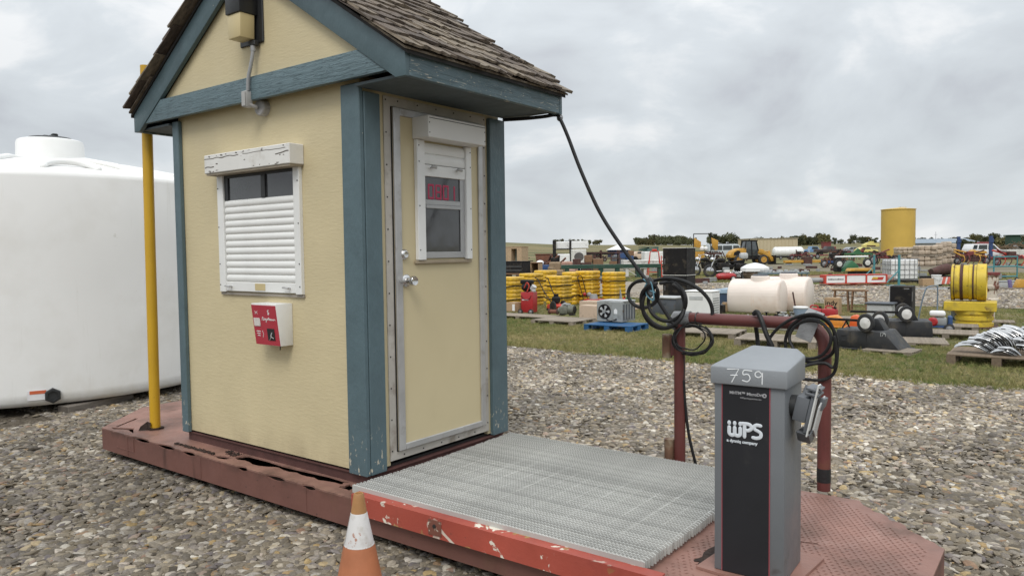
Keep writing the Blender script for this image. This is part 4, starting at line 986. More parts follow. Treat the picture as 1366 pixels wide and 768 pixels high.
for t in range(0, 181, 15):
    aa = a0+R(9)+.13*math.cos(R(t)); rr_ = TR-.16-.20*math.sin(R(t)); z = 2.235+.075*math.sin(R(t)); pts.append((rr_*math.cos(aa), rr_*math.sin(aa), z))
nk.tube(pts, .032, 10, rnd=1); nk.build('lifting_lug', POLY, tank, smooth=60)
TIM = M('grey_timber', (.15, .13, .11), .85, var=.3, vs=6, st=(1, 8, 8), bump=1, bs=30)
def timber(p, q, lab):
    p, q = Vector(p), Vector(q); d = q-p; t = thing('timber', lab, 'timber', (*((p+q)/2).xy, G), math.atan2(d.y, d.x), 'timbers under the white tank')
    l = d.length; MB().box(-l/2, l/2, -.07, .07, 0, .074, .006).build('beam', TIM, t)
    MB().box(-l/2-.002, -l/2+.0, -.066, .066, .003, .07).build('sawn_end', M('sawn_end', (.10, .085, .07), .9, var=.3), t)
timber(tuple(at(84, 552)), tuple(at(172, 533)), 'grey weathered timber poking out under the front of the white tank')
timber((-7.9, 1.6, 0), (-5.4, 2.4, 0), 'grey weathered timber deep in the shade beneath the white tank')
# ================================================================ the yard behind: everything stands on the ground
DIRTY[0] = True
def M2(name, col, rough=.6, metal=0, **k): return M(name, col, rough, metal, **k)
YPL = M('yellow_plastic', (.66, .40, .025), .4, var=.05, vs=2, rnd=.05, spots=[((.50, .30, .03), 3, .6, .85)])
BLK = M('matt_black', (.011, .010, .0105), .55, var=.2, spec=.25)
TYRE = M('tyre_rubber', (.020, .020, .021), .75, var=.15)
RIMW = M('rim_white', (.62, .61, .59), .5, var=.08)
RIMS = M('rim_steel', (.30, .30, .31), .4, .6)
CARD = M('cardboard', (.40, .27, .155), .8, var=.08, vs=3)
CARDP = M('cardboard_pale', (.52, .40, .30), .8, var=.07, vs=3)
WOOD = M('pallet_wood', (.25, .21, .165), .85, var=.25, vs=5, st=(8, 1, 8), rnd=.15, bump=.6)
WOODB = M('brown_wood', (.19, .105, .055), .7, var=.2, vs=5)
PBLUE = M('pallet_blue', (.012, .085, .21), .6, var=.2, vs=6, rnd=.08)
REDG = M('red_gloss', (.36, .022, .025), .35, var=.06)
REDO = M('red_orange', (.50, .05, .03), .5, var=.1)
GRY = M('machine_grey', (.27, .28, .28), .45, var=.08, vs=4)
GRYL = M('light_grey', (.45, .46, .46), .5, var=.08)
SLATE = M('slate_plastic', (.075, .085, .10), .5, var=.08)
NAVY = M('navy_cloth', (.02, .025, .07), .8, var=.2)
WHT = M('white_plastic', (.74, .74, .73), .5, var=.05)
WHTD = M('white_dirty', (.62, .61, .58), .6, var=.08, spots=[((.42, .38, .32), 2, .6, .8)])
PINKW = M('tank_cream', (.78, .69, .62), .42, var=.05, vs=2, spots=[((.72, .48, .30), 3, .62, .8, {'st': (3, 3, .35), 'z': (.05, .5)}), ((.62, .46, .36), 1.4, .55, .8)])
GRNP = M('green_paint', (.015, .055, .036), .5, var=.15)
GRNJ = M('green_bright', (.03, .13, .055), .45, var=.1)
TEAL = M('teal_paint', (.06, .22, .24), .55, var=.15)
CATY = M('loader_yellow', (.50, .27, .04), .5, var=.12, spots=[((.25, .15, .04), 3, .62, .75)])
RUSTM = M('rusty_iron', (.15, .06, .035), .8, var=.3, vs=4)
RUSTD = M('dark_rust', (.07, .03, .025), .8, var=.3, vs=4)
MARO = M('maroon_paint', (.17, .03, .03), .6, var=.2)
CHROME = M('chrome', (.62, .62, .63), .18, 1, var=.05)
ORA = M('orange_plastic', (.62, .22, .02), .45, var=.06)
ORR = M('orange_red', (.65, .11, .02), .45, var=.06)
BLUM = M('blue_machine', (.03, .07, .18), .5, var=.15)
BLUG = M('blue_grey_engine', (.10, .15, .17), .55, var=.25, vs=10)
GLS = M('window_glass', (.05, .06, .065), .08, var=.1, spec=.9)
STONE = M('wrapped_stone', (.42, .34, .26), .7, var=.22, vs=5, rnd=.12, bump=.6, bs=20, spots=[((.58, .52, .45), 4, .6, .75), ((.28, .2, .14), 3, .6, .75)])
TANY = M('yellow_tank_paint', (.56, .37, .075), .55, var=.05, vs=.6, spots=[((.47, .31, .07), .4, .52, .8, {'st': (1, 1, .3)}), ((.42, .27, .08), 1.5, .68, .78)])

def stand(name, label, cat, x, y, rz=0, group=None):
    p = at(x, y); return thing(name, label, cat, tuple(p), rz, group), mpp(p)
def part(mb, name, mat, t, label=None, smooth=35, **k): return mb.build(name, mat, t, label, smooth, **k)
def Bx(t, name, mat, x0, x1, y0, y1, z0, z1, bev=.006, m=None, label=None): return MB().box(x0, x1, y0, y1, z0, z1, bev, m).build(name, mat, t, label)
def wheel(t, c, r, w, ax='y', rim=RIMS, name='wheel', n=20, rz=0):
    m = Tr(*c) @ Rz(rz) @ (Matrix.Rotation(R(90), 4, 'X') if ax == 'y' else Matrix.Rotation(R(90), 4, 'Y'))
    o = MB().lathe([(r*.55, -w*.42), (r*.80, -w/2), (r*.95, -w*.42), (r, -w*.2), (r, w*.2), (r*.95, w*.42), (r*.80, w/2), (r*.55, w*.42)], n, m).build(name, TYRE, t)
    MB().lathe([(r*.66, -w*.40), (r*.58, -w*.47), (r*.2, -w*.43), (r*.10, -w*.52), (.0001, -w*.52)], n, m).lathe([(r*.66, w*.40), (r*.58, w*.47), (r*.2, w*.43), (r*.10, w*.52), (.0001, w*.52)], n, m).build('rim', rim, o)
    return o
_bd = {}
def pallet(x, y, w, d, label, rz=0, mat=None, group='wooden pallets on the grass', h=.13, boards=7, name='pallet'):
    mat = mat or WOOD; t, k = stand(name, label, 'pallet', x, y, rz, group)
    bw = d/boards*.82
    key = (round(w, 2), round(bw, 3), mat.name)
    for i in range(boards):
        if key not in _bd:
            o = MB().box(-w/2, w/2, -bw/2, bw/2, 0, .02, .003).build('board', mat, t); _bd[key] = o.data
        else: o = link('board', _bd[key], t)
        o.location = (random.uniform(-.008, .008), -d/2+(i+.5)*d/boards, h-.0205); o.rotation_euler.z = random.uniform(-.006, .006)
    for i in range(3):
        xx = -w/2+.05+i*(w-.10)/2
        b = MB()
        for yy in (-d/2+.06, 0, d/2-.06): b.box(xx-.05, xx+.05, yy-.06, yy+.06, .0205, h-.022)
        b.box(xx-.05, xx+.05, -d/2, d/2, 0, .02); b.build('runner', mat, t)
    return t
def carton(x, y, w, d, h, label, rz=0, mat=None, z=0, tape=True, group=None, name='cardboard_box'):
    mat = mat or CARD; t, k = stand(name, label, 'box', x, y, rz, group); t.location.z += z
    Bx(t, 'box_body', mat, -w/2, w/2, -d/2, d/2, 0, h, .008)
    f = MB()
    for s in (-1, 1): f.box(-w/2+.004, w/2-.004, s*.004, s*(d/2-.003), h+.001, h+.006)
    f.build('flap', mat, t)
    if tape: MB().box(-w/2-.002, w/2+.002, -.025, .025, h+.0065, h+.008).box(-w/2-.003, -w/2-.001, -.025, .025, h*.7, h).build('tape', M('parcel_tape', (.45, .33, .2), .3), t)
    return t

# ---- seven strapped stacks of ribbed yellow units
LAY = {}
def yellow_stack(xc, yb, w, d, h, n, label, rz):
    t, k = stand('yellow_stack', label, 'stack', xc, yb, rz, 'strapped stacks of yellow plastic units')
    lh = h/n; key = (round(w, 2), round(d, 2), round(lh, 3))
    for i in range(n):
        if key not in LAY:
            b = MB(); c = .035
            def rr(e): return [(-w/2+e+c, -d/2+e), (w/2-e-c, -d/2+e), (w/2-e, -d/2+e+c), (w/2-e, d/2-e-c), (w/2-e-c, d/2-e), (-w/2+e+c, d/2-e), (-w/2+e, d/2-e-c), (-w/2+e, -d/2+e+c)]
            L5 = [(.012, 0), (.0, lh*.2), (.0, lh*.6), (.006, lh*.85), (.018, lh*.985)]
            vs = []; fs = []
            for e, z in L5: vs += [(px_, py_, z) for px_, py_ in rr(e)]
            for q in range(4): fs += [(q*8+j, q*8+(j+1) % 8, q*8+8+(j+1) % 8, q*8+8+j) for j in range(8)]
            fs += [tuple(range(8))[::-1], tuple(range(32, 40))]
            b.add(vs, fs)
            for sx in (-.2, .2): b.box(w*sx-.05, w*sx+.05, -d/2-.004, -d/2+.012, lh*.1, lh*.7, .003)
            o = b.build('layer', YPL, t, smooth=40); LAY[key] = o.data
        else: o = link('layer', LAY[key], t)
        o.location = (random.uniform(-.004, .004), random.uniform(-.004, .004), i*lh); o.rotation_euler.z = random.uniform(-.006, .006)
    for fr_ in (.28, .72):
        z = h*fr_+random.uniform(-.03, .03); e = .012
        b = MB(); b.tube([(-w/2-e, -d/2-e, z), (0, -d/2-e-.01, z-random.uniform(.0, .03)), (w/2+e, -d/2-e, z+.015), (w/2+e, d/2+e, z), (-w/2-e, d/2+e, z)], .013, 6, closed=True)
        b.build('strap', BLK, t)
    return t
LB = 'strapped stack of ribbed yellow units '
for i, (xc, yb, w, d, h, lab, rz) in enumerate([
    (683, 412, .55, .45, .82, 'cut off by the booth corner, behind the small carton', 0),
    (709, 406.5, .55, .45, .86, 'behind the red compressor', .04),
    (728, 401.5, .55, .45, .90, 'set back behind the trimmer handles', -.03),
    (746, 410, .55, .45, .82, 'behind the trimmer wheels', .03),
    (763, 405, .42, .55, .88, 'behind the green-grey engine, between two wider stacks', .25),
    (784, 404.5, .56, .5, .90, 'behind the red lawn mower', .05),
    (819, 404, .50, .5, .86, 'standing alone rightmost of its row', -.1)]):
    yellow_stack(xc, yb, w, d, h, 8+(i % 2), LB+lab, rz)

# ---- red upright compressor
t, k = stand('air_compressor', 'upright red wheeled machine with black motor head standing before the yellow stacks', 'compressor', 706, 419, .12)
MB().prism([(-.14, -.13), (.14, -.13), (.16, -.11), (.16, .11), (.14, .13), (-.14, .13), (-.16, .11), (-.16, -.11)], .05, .52, bev=.012).build('body', REDG, t)
b = MB(); b.ball((-.05, 0, .63), .14, (1, .9, .8), 14); b.box(-.2, .10, -.08, .08, .70, .80, .03, seg=2); b.build('motor_head', BLK, t)
b = MB(); b.cyl((.09, -.02, .58), (.16, -.03, .66), .06, n=12); b.ball((.13, -.02, .56), .06, n=10); b.build('gauge_block', GRYL, t)
b = MB(); b.tube(smooth_path([(-.05, -.13, .62), (.03, -.15, .74), (.08, -.14, .66), (.03, -.14, .54)], 5), .014, 8); b.build('hose', REDO, t)
b = MB(); b.tube(arc((0, .5), .14, 190, 350, 10) and [(x, -.135, z) for x, z in arc((0, .47), .13, 190, 350, 10)], .006, 6); b.build('hanging_loop', BLK, t)
stx = put_text('AIR UNIT', .06, -.1, .34, -.1325, WHT, t, 'lettering') if 0 else MB().box(-.11, .05, -.1335, -.131, .33, .352).build('white_lettering', WHT, t)
for sx in (-.16, .12): wheel(t, (sx, -.14, .065), .065, .04, 'y', RIMS)
# ---- two-wheeled string trimmer and red mower
t, k = stand('string_trimmer', 'two-wheeled black and red string trimmer with long handlebar before the yellow stacks', 'trimmer', 741, 415, -.35)
wheel(t, (.12, -.16, .13), .13, .035, 'y', BLK); wheel(t, (.10, .16, .13), .13, .035, 'y', BLK)
MB().prism([(-.22, .06), (.16, .06), (.20, .14), (.04, .20), (-.2, .16)], -.11, .11, 'y', bev=.012).build('deck', REDO, t)
b = MB(); b.box(-.06, .12, -.08, .08, .2, .36, .03); b.cyl((.03, 0, .34), (.03, 0, .42), .06, n=12); b.build('engine', BLK, t)
b = MB()
for s in (-1, 1): b.tube([(-.02, s*.1, .2), (-.3, s*.13, .48), (-.52, s*.16, .78), (-.62, s*.16, .8)], .012, 8)
b.tube([(-.3, -.13, .48), (-.3, .13, .48)], .01, 6); b.build('handlebar', BLK, t)
b = MB(); b.cyl((-.16, 0, .01), (-.16, 0, .06), .13, n=14); b.build('trimmer_head', BLK, t)
t, k = stand('lawn_mower', 'red push mower with black looped handle, before the sixth yellow stack', 'mower', 791, 407, .25)
MB().prism([(-.22, -.22), (.26, -.2), (.3, 0), (.26, .2), (-.22, .22)], .08, .17, bev=.03).build('deck', REDG, t)
b = MB(); b.cyl((0.02, 0, .17), (.02, 0, .30), .12, .09, 14); b.ball((-.1, 0, .28), .07, n=10); b.build('engine', GRY, t)
b = MB(); b.tube(smooth_path([(-.2, -.18, .15), (-.28, -.19, .45), (-.36, -.2, .74), (-.36, 0, .77), (-.36, .2, .74), (-.28, .19, .45), (-.2, .18, .15)], 4), .011, 8); b.build('handle', BLK, t)
for sx, sy in ((-.22, -.24), (.22, -.22), (-.22, .24), (.22, .22)): wheel(t, (sx, sy, .08), .08, .04, 'y', RIMW)
MB().ball((-.2, -.1, .30), .05, n=10).build('fuel_cap', REDG, t)

# ---- pallets, cartons and loads, left part
pallet(700, 424, 1.5, .55, 'low grey pallet under the small carton and red compressor', 0, h=.07)
pallet(752, 431, 1.0, .9, 'grey pallet carrying the green-grey engine', 0, h=.09)
pallet(822, 440, .95, .72, 'blue pallet under the grey unit heater', 0, PBLUE, h=.12)
t_c = carton(686, 419, .26, .3, .2, 'small cardboard carton with white label next to the red compressor', 0, z=.075)
MB().box(.06, .13, -.1535, -.1515, .02, .17).build('paper_label', WHT, t_c)
carton(794, 417, .62, .42, .27, 'wide pale carton right behind the grey heater', 0, CARDP)
carton(789, 427, .42, .30, .31, 'tan carton touching the left side of the grey heater', 0, CARDP, tape=False)
carton(836, 412, .7, .35, .14, 'long flat pale carton behind the grey heater', 0, CARDP)
t, k = stand('small_engine', 'green-grey engine block lying on a flat pallet', 'engine', 757, 426, .2); t.location.z += .092
EG = M('engine_green_grey', (.13, .135, .105), .55, var=.3, vs=14)
b = MB(); b.box(-.16, .04, -.1, .1, .02, .20, .04, seg=2); b.cyl((.04, 0, .12), (.16, 0, .12), .11, .10, 16); b.cyl((-.2, 0, .1), (-.15, 0, .1), .06, n=12); b.build('block', EG, t)
b = MB(); b.tube([(-.12, 0, .2), (-.06, 0, .24), (.02, 0, .22)], .03, 8); b.box(-.02, .06, -.05, .05, .2, .25, .01); b.build('carburettor', GRY, t)
b = MB(); b.prism([(.06, 0), (.16, 0), (.13, .06), (.09, .06)], -.08, .08, 'y'); b.prism([(-.16, 0), (-.06, 0), (-.09, .05), (-.13, .05)], -.08, .08, 'y'); b.build('foot', BLK, t)
b = MB(); b.cyl((.165, 0, .12), (.18, 0, .12), .075, n=14); b.build('flywheel', BLK, t)
t, k = stand('pipe_fitting', 'short rust-brown pipe fitting on the flat pallet left of the engine', 'fitting', 738, 424, .1); t.location.z += .092
MB().cyl((-.08, 0, .05), (.1, 0, .05), .045, n=14).build('pipe', RUSTM, t)
MB().cyl((-.1, 0, .05), (-.075, 0, .05), .062, n=14).cyl((.095, 0, .05), (.12, 0, .05), .062, n=14).build('flange', RUSTD, t)

# ---- grey unit heater with fan and louvres
t, k = stand('unit_heater', 'grey metal unit heater with round black fan on the blue pallet', 'heater', 822, 437, -.02); t.location.z += .125
w, d, h = .54, .50, .385
Bx(t, 'casing', M('heater_grey', (.33, .345, .34), .45, .2, var=.08, vs=3), -w/2, w/2, -d/2, d/2, .01, h, .006)
b = MB(); b.box(-w/2+.02, w/2+.03, -d/2+.06, d/2-.04, h+.001, h+.018, .004); b.build('top_flange', GRYL, t)
mk = Tr(-.10, -d/2-.002, .2) @ Matrix.Rotation(R(90), 4, 'X')
MB().lathe([(.135, -.001), (.135, .012), (.122, .014), (.118, .002), (.0001, .001)], 28, mk).build('fan_ring', BLK, t)
b = MB()
for i in range(5):
    a = 2*math.pi*i/5; b.prism([(.02*math.cos(a), .02*math.sin(a)), (.105*math.cos(a-.3), .105*math.sin(a-.3)), (.112*math.cos(a), .112*math.sin(a)), (.105*math.cos(a+.28), .105*math.sin(a+.28))], .004, .008, m=mk)
b.build('fan_blade', GRYL, t)
b = MB(); b.cyl((0, 0, .009), (0, 0, .03), .035, n=14, m=mk); b.build('fan_motor', GRY, t)
for i in range(9): Bx(t, 'louvre', GRY if i % 2 else SLATE, w/2+.001, w/2+.010, -d/2+.04+i*.05, -d/2+.075+i*.05, .05, h-.05, .002)  # alternate strips coloured dark to paint the shade between louvres
MB().prism([(.10, .16), (.17, .16), (.17, .23), (.135, .26), (.10, .23)], -d/2-.003, -d/2-.001, 'y').build('rating_label', WHT, t)
b = MB(); b.tube(smooth_path([(-.06, -d/2-.01, .06), (.02, -d/2-.04, .03), (.10, -d/2-.03, .04), (.16, -d/2-.005, .07)], 4), .01, 6); b.build('hose', BLK, t)
# ---- plank, gas can, green bag by the lone stack
t, k = stand('grey_plank', 'grey plank leaning against the lone yellow stack', 'plank', 829, 405, 0)
MB().box(-.05, .05, -.012, .012, 0, .56, .004, m=Matrix.Rotation(R(-18), 4, 'Y') @ Matrix.Rotation(R(-12), 4, 'X')).build('board', GRY, t)
def fuel_can(x, y, label, s=1, rz=0, mat=None, z=0, group='red plastic fuel cans'):
    t, k = stand('fuel_can', label, 'fuel can', x, y, rz, group); t.location.z += z
    w, d, h = .30*s, .2*s, .22*s
    MB().box(-w/2, w/2, -d/2, d/2, 0, h, .04*s, seg=2).build('can_body', mat or REDG, t)
    MB().tube(smooth_path([(-w*.3, 0, h-.01), (-w*.25, 0, h+.05*s), (w*.15, 0, h+.05*s), (w*.22, 0, h-.01)], 4), .016*s, 8).build('handle', mat or REDG, t)
    MB().cyl((w*.36, 0, h-.02), (w*.36, 0, h+.04*s), .03*s, n=10).build('spout', BLK, t); return t
fuel_can(830, 404, 'small red fuel can beside the lone yellow stack', .7, 0, REDO)
t, k = stand('green_bag', 'bright green plastic bag heaped right of the lone yellow stack', 'bag', 838, 408, 0)
b = MB(); b.prism([(-.13, 0), (.15, 0), (.13, .12), (.03, .24), (-.02, .25), (-.1, .12)], -.09, .09, 'y', bev=.03); b.build('sack', GRNJ, t); MB().cyl((0, 0, .235), (.01, 0, .275), .03, .04, 8).build('tied_neck', GRNJ, t)

# ---- black tall cabinets, tote, white appliance, covers, cream tanks
def tall_cabinet(x, y, z, h, lab):
    t, k = stand('black_cabinet', lab, 'cabinet', x, y, 0, 'two black cabinets stacked up'); t.location.z += z
    Bx(t, 'carcass', BLK, -.36, .36, -.3, .3, 0, h, .008); Bx(t, 'door', BLK, -.34, .34, -.316, -.301, .02, h-.02, .006)
    MB().box(-.36, .37, -.318, -.30, h-.012, h+.004).box(.362, .372, -.318, .31, h-.012, h+.004).build('pale_strip', WHTD, t)
    MB().cyl((-.28, -.335, h*.4), (-.28, -.335, h*.6), .01, n=8).build('handle', RIMS, t)
    return t
tall_cabinet(906, 401, 0, .74, 'lower of the two tall black cabinets stacked behind the cable coil')
tall_cabinet(906, 401, .745, .76, 'upper of the two tall black cabinets stacked behind the cable coil')
t, k = stand('storage_tote', 'dark grey storage tote with pale lid behind the cable coil', 'tote', 890, 419, 0)
MB().prism([(-.27, 0), (.27, 0), (.30, .36), (-.30, .36)], -.2, .2, 'y', bev=.015).build('tub', SLATE, t); MB().box(-.32, .32, -.235, .235, .361, .41, .015).build('lid', GRYL, t)
MB().box(-.07, .07, -.215, -.2, .24, .3, .005).build('handle', SLATE, t)
t, k = stand('dehumidifier', 'white household appliance with slotted side behind the left rail end', 'appliance', 937, 424, .0)
Bx(t, 'cabinet', WHT, -.30, .30, -.22, .22, .03, .56, .02); Bx(t, 'top_panel', WHT, -.31, .31, -.23, .23, .561, .59, .012)
for i in range(7): Bx(t, 'slot', GRY, .301, .306, -.16, .16, .12+i*.05, .14+i*.05, 0)
MB().box(-.2, .1, -.226, -.221, .40, .47).build('control_panel', GRYL, t)
MB().box(-.28, -.2, -.18, .18, 0, .029).box(.2, .28, -.18, .18, 0, .029).build('foot', BLK, t)
t, k = stand('hard_cover', 'dark blue box with sloping pale blue top left of the cream tanks', 'box', 962, 408, .1)
Bx(t, 'box_body', M('steel_blue', (.03, .055, .10), .5, var=.1), -.5, .45, -.35, .35, 0, .34, .02); MB().prism([(-.52, .341), (.47, .341), (.44, .44), (.1, .46), (-.49, .37)], -.37, .37, 'y', bev=.01).build('lid', M('pale_blue_lid', (.30, .40, .50), .4, var=.05), t)
MB().box(-.1, .0, -.385, -.371, .28, .33, .004).build('latch', RIMS, t)
carton(971, 415, .22, .2, .2, 'small square carton left of the cream tanks', 0, CARD)
t, k = stand('black_battery', 'black battery-like box wedged between white appliance and small carton', 'battery', 959, 418, 0)
Bx(t, 'case', BLK, -.12, .12, -.1, .1, 0, .2, .012); MB().cyl((-.07, 0, .2), (-.07, 0, .23), .018, n=8).cyl((.07, 0, .2), (.07, 0, .23), .018, n=8).build('terminal', RIMS, t)
def cream_tank(x, y, L, Rr, lab):
    t, k = stand('cream_tank', lab, 'tank', x, y, 0, 'cream plastic leg tanks')
    h = L/2; P = [(-Rr*.80, .0), (Rr*.80, .0), (Rr*.97, Rr*.55), (Rr, Rr*.95)]+[(Rr*math.cos(R(a_)), Rr+Rr*math.sin(R(a_))) for a_ in range(10, 171, 10)]+[(-Rr, Rr*.95), (-Rr*.97, Rr*.55)]
    MB().prism(P, -h, h, 'x', bev=.055).build('shell', PINKW, t, smooth=50)
    b = MB()
    for xx in (-h*.8, -h*.3, h*.2, h*.7): b.box(xx-.007, xx+.007, -Rr*.78, -Rr*.74, .02, .28, m=None)
    b.build('rust_streak', M('orange_stain', (.5, .25, .12), .6), t, kind='stuff')
    m2 = Tr(h*.12, 0, 2*Rr-.02); MB().lathe([(.21, -.05), (.205, .075), (.19, .09), (.0001, .092)], 28, m2).build('manway', PINKW, t); MB().lathe([(.17, .0925), (.17, .115), (.15, .125), (.0001, .126)], 24, m2).build('manway_lid', SLATE, t)
    MB().cyl((h-.035, 0, Rr*1.55), (h-.02, 0, Rr*1.55), .045, n=12).build('red_plug', M('plug_red', (.45, .09, .09), .5), t)
cream_tank(1010, 417, 1.16, .385, 'cream horizontal plastic tank with orange streaks, front of the two')
cream_tank(1048, 414, 1.1, .40, 'cream horizontal plastic tank behind, on the right of its twin')
t, k = stand('plank_prop', 'short dark bar leaning against the rear cream tank', 'bar', 1063, 421, 0); MB().box(-.015, .015, -.01, .01, 0, .52, .003, m=Matrix.Rotation(R(-10), 4, 'Y')).build('bar', RUSTD, t)
MB().box(-.02, .02, -.015, .015, .0, .03, .003).build('bar_foot', RUSTD, t)
t, k = stand('valve_pile', 'pile of grey valves and pipe fittings in front of the cream tanks', 'fittings', 1030, 428, 0); rr = random.Random(2)
for i in range(22):
    b = MB(); m = Tr(rr.uniform(-.5, .45), rr.uniform(-.18, .18), rr.uniform(.04, .10)) @ Rz(rr.uniform(0, 3)); r0 = rr.uniform(.02, .04)
    b.cyl((-.07, 0, 0), (.07, 0, 0), r0, n=10, m=m); b.cyl((-.08, 0, 0), (-.06, 0, 0), r0*1.6, n=10, m=m); b.cyl((.06, 0, 0), (.08, 0, 0), r0*1.5, n=10, m=m)
    if i % 2: b.cyl((0, 0, 0), (0, 0, .10), r0*.7, n=8, m=m); b.cyl((0, 0, .09), (0, 0, .10), r0*1.6, n=10, m=m)
    b.build('fitting', rr.choice((GRYL, GRY, RUSTD, BLK)), t)
t, k = stand('paint_pail', 'grey-blue pail with white lid in front of the rear cream tank', 'pail', 1068, 427, 0)
MB().lathe([(.115, 0), (.14, .24), (.145, .245)], 24).build('pail_body', M('pail_blue', (.25, .32, .40), .4), t); MB().lathe([(.15, .246), (.15, .275), (.13, .28), (.0001, .281)], 24).build('lid', WHT, t)
MB().tube([(-.14, -.02, .22), (-.10, -.12, .14), (0, -.155, .11), (.10, -.12, .14), (.14, -.02, .22)], .004, 6).build('bail', RIMS, t)
fuel_can(1087, 424, 'red fuel can, left one of the pair near the right rail end', .95, .1)
fuel_can(1107, 425, 'red fuel can, right one of the pair near the right rail end', .95, -.1)
t_c = carton(1111, 420, .30, .26, .37, 'brown carton printed indy standing behind the red fuel cans', .0, CARD, tape=False)
put_text('indy', .15, -.13, .22, -.133, BLK, t_c, 'print', .002)
def trestle(x, y, lab):
    t, k = stand('wooden_trestle', lab, 'trestle', x, y, .15, 'bare wooden trestles'); b = MB()
    for sx in (-1, 1):
        for sy in (-1, 1): MB().tube([(sx*.16, sy*.17, 0), (sx*.13, sy*.12, .47)], .018, 6).build('leg', WOODB, t)
    Bx(t, 'top_board', WOODB, -.19, .19, -.14, .14, .47, .495, .004)
    for z in (.14, .36): MB().tube([(-.15, -.15, z), (.15, -.15, z)], .011, 6).tube([(.15, -.14, z), (.15, .14, z)], .011, 6).build('rail', WOODB, t)
trestle(1122, 415, 'bare wooden trestle right behind the indy carton')
trestle(1146, 416, 'bare wooden trestle standing to the right of its twin')
t, k = stand('pale_plank', 'pale plank lying across the two wooden trestles', 'plank', 1134, 416, .15); t.location.z += .50
Bx(t, 'board', M('pale_pine', (.48, .38, .26), .7, st=(1, 8, 8)), -.42, .30, .02, .12, 0, .022, .004)
pallet(1140, 427, 1.3, .5, 'pale pallet beneath the trestles', .1, h=.06)
# orange plastic pieces
def moulded(x, y, w, d, h, mat, lab, cat, name='plastic_trough'):
    t, k = stand(name, lab, cat, x, y, .1, 'orange plastic mouldings'); MB().prism([(-w/2, 0), (w/2, 0), (w/2*.9, h*.55), (w*.1, h), (-w*.35, h*.9)], -d/2, d/2, 'y', bev=.02).build('moulding', mat, t)
    MB().box(-w/2-.02, w/2+.02, -d/2-.02, d/2+.02, .0, .03, .008).build('rim', mat, t)
moulded(1114, 436, .36, .3, .22, ORA, 'amber orange plastic moulding under the black trailer tongue', 'moulding')
moulded(1142, 437, .22, .25, .24, ORR, 'red-orange plastic moulding left of the nearest cart wheel', 'moulding')
# ---- two upturned black dump carts
DUMP = M('black_poly_tub', (.019, .020, .022), .5, var=.12, vs=4, bump=.3)
def dump_cart(x, y, rz, lab, mirror=1, slope=True):
    t, k = stand('dump_cart', lab, 'cart', x, y, rz, 'upturned black dump carts'); h = .30; t.scale = (.86, .9, .97)
    poly = [(-.52, .03), (.50, .03), (.24, h), (-.50, h)] if slope else [(-.42, .03), (.42, .03), (.40, h), (-.40, h)]
    MB().prism(poly, -.30, .30, 'y', bev=.025).build('tub', DUMP, t)
    b = MB()
    for xx in (-.28, -.02): b.box(xx-.006, xx+.006, -.306, -.299, .05, h-.02, .002)
    b.build('rib', DUMP, t, kind='stuff'); b = MB(); b.box(-.55, .53, -.33, .33, .012, .036, .008); b.build('rim', DUMP, t)
    for zz in (.12, .2): MB().box(-.42, -.34, -.306, -.299, zz, zz+.03, .003).build('boss', DUMP, t)
    ft = MB(); ft.prism([(-.05, h), (.20, h), (.10, h+.16), (.04, h+.17)], -.12, .12, 'y', bev=.01); ft.build('axle_mount', DUMP, t)
    for sy in (-.33, .33): wheel(t, (-.02, sy, h+.115), .135, .085, 'y', RIMW, n=28)
    b = MB(); b.cyl((-.02, -.33, h+.115), (-.02, .33, h+.115), .014, n=8); b.build('axle', BLK, t)
    b = MB(); b.box(-.95*mirror, .1, -.02, .02, h+.10, h+.135); b.tube([(-.45, 0, h+.1), (-.50, -.08, h-.02)], .012, 6); b.tube([(-.45, 0, h+.1), (-.42, .08, h-.02)], .012, 6); b.build('tongue', BLK, t)
    return t
c1 = dump_cart(1166, 466, -.12, 'nearest upturned black dump cart, sloped end to the right, white-hubbed wheels on top')
put_text('179', .075, .30, .30, -.2, PAINTW, c1, 'chalk_number', m=Tr(.335, -.302, .20) @ Matrix.Rotation(R(-35), 4, 'Y') @ Tr(-.30, .2, -.30)) if 0 else None
b = MB(); mk = Tr(.20, -.300, .235)
for pts in ([(0, 0), (.0, .05)], [(.015, .05), (.045, .05), (.02, 0)], [(.075, .03), (.06, .05), (.055, .03), (.075, .035), (.07, 0)]): stroke(b, pts, .004, mk @ Tr(0, -.004, 0), .3, 5, 3)
b.build('chalk_number', GRYL, c1)
dump_cart(1208, 450, .25, 'farther upturned black dump cart, half behind the nearer one', 1, False)
pallet(1190, 470, .62, .5, 'weathered pallet under the nearest black dump cart', -.1, h=.05); pallet(1215, 457, .95, .8, 'weathered pallet under the farther black dump cart', .2, h=.05)
t, k = stand('lidded_bin', 'low grey bin with slate lid behind the cart wheels', 'bin', 1175, 422, 0)
Bx(t, 'bin_body', GRYL, -.24, .24, -.18, .18, 0, .26, .015); Bx(t, 'lid', SLATE, -.28, .28, -.21, .21, .261, .30, .012)
t, k = stand('bar_fridge', 'black bar fridge with pale left edge behind the cart wheels', 'fridge', 1204, 419, 0)
Bx(t, 'cabinet', BLK, -.21, .21, -.22, .22, .0, .62, .01); Bx(t, 'door', BLK, -.205, .205, -.245, -.222, .02, .61, .008); Bx(t, 'pale_edge', GRYL, -.222, -.2105, -.245, .22, .0, .63, .002)
MB().box(.06, .16, -.2475, -.2455, .555, .575).build('badge', RIMS, t); Bx(t, 'handle', RIMS, .212, .222, -.24, -.22, .3, .5, .002)
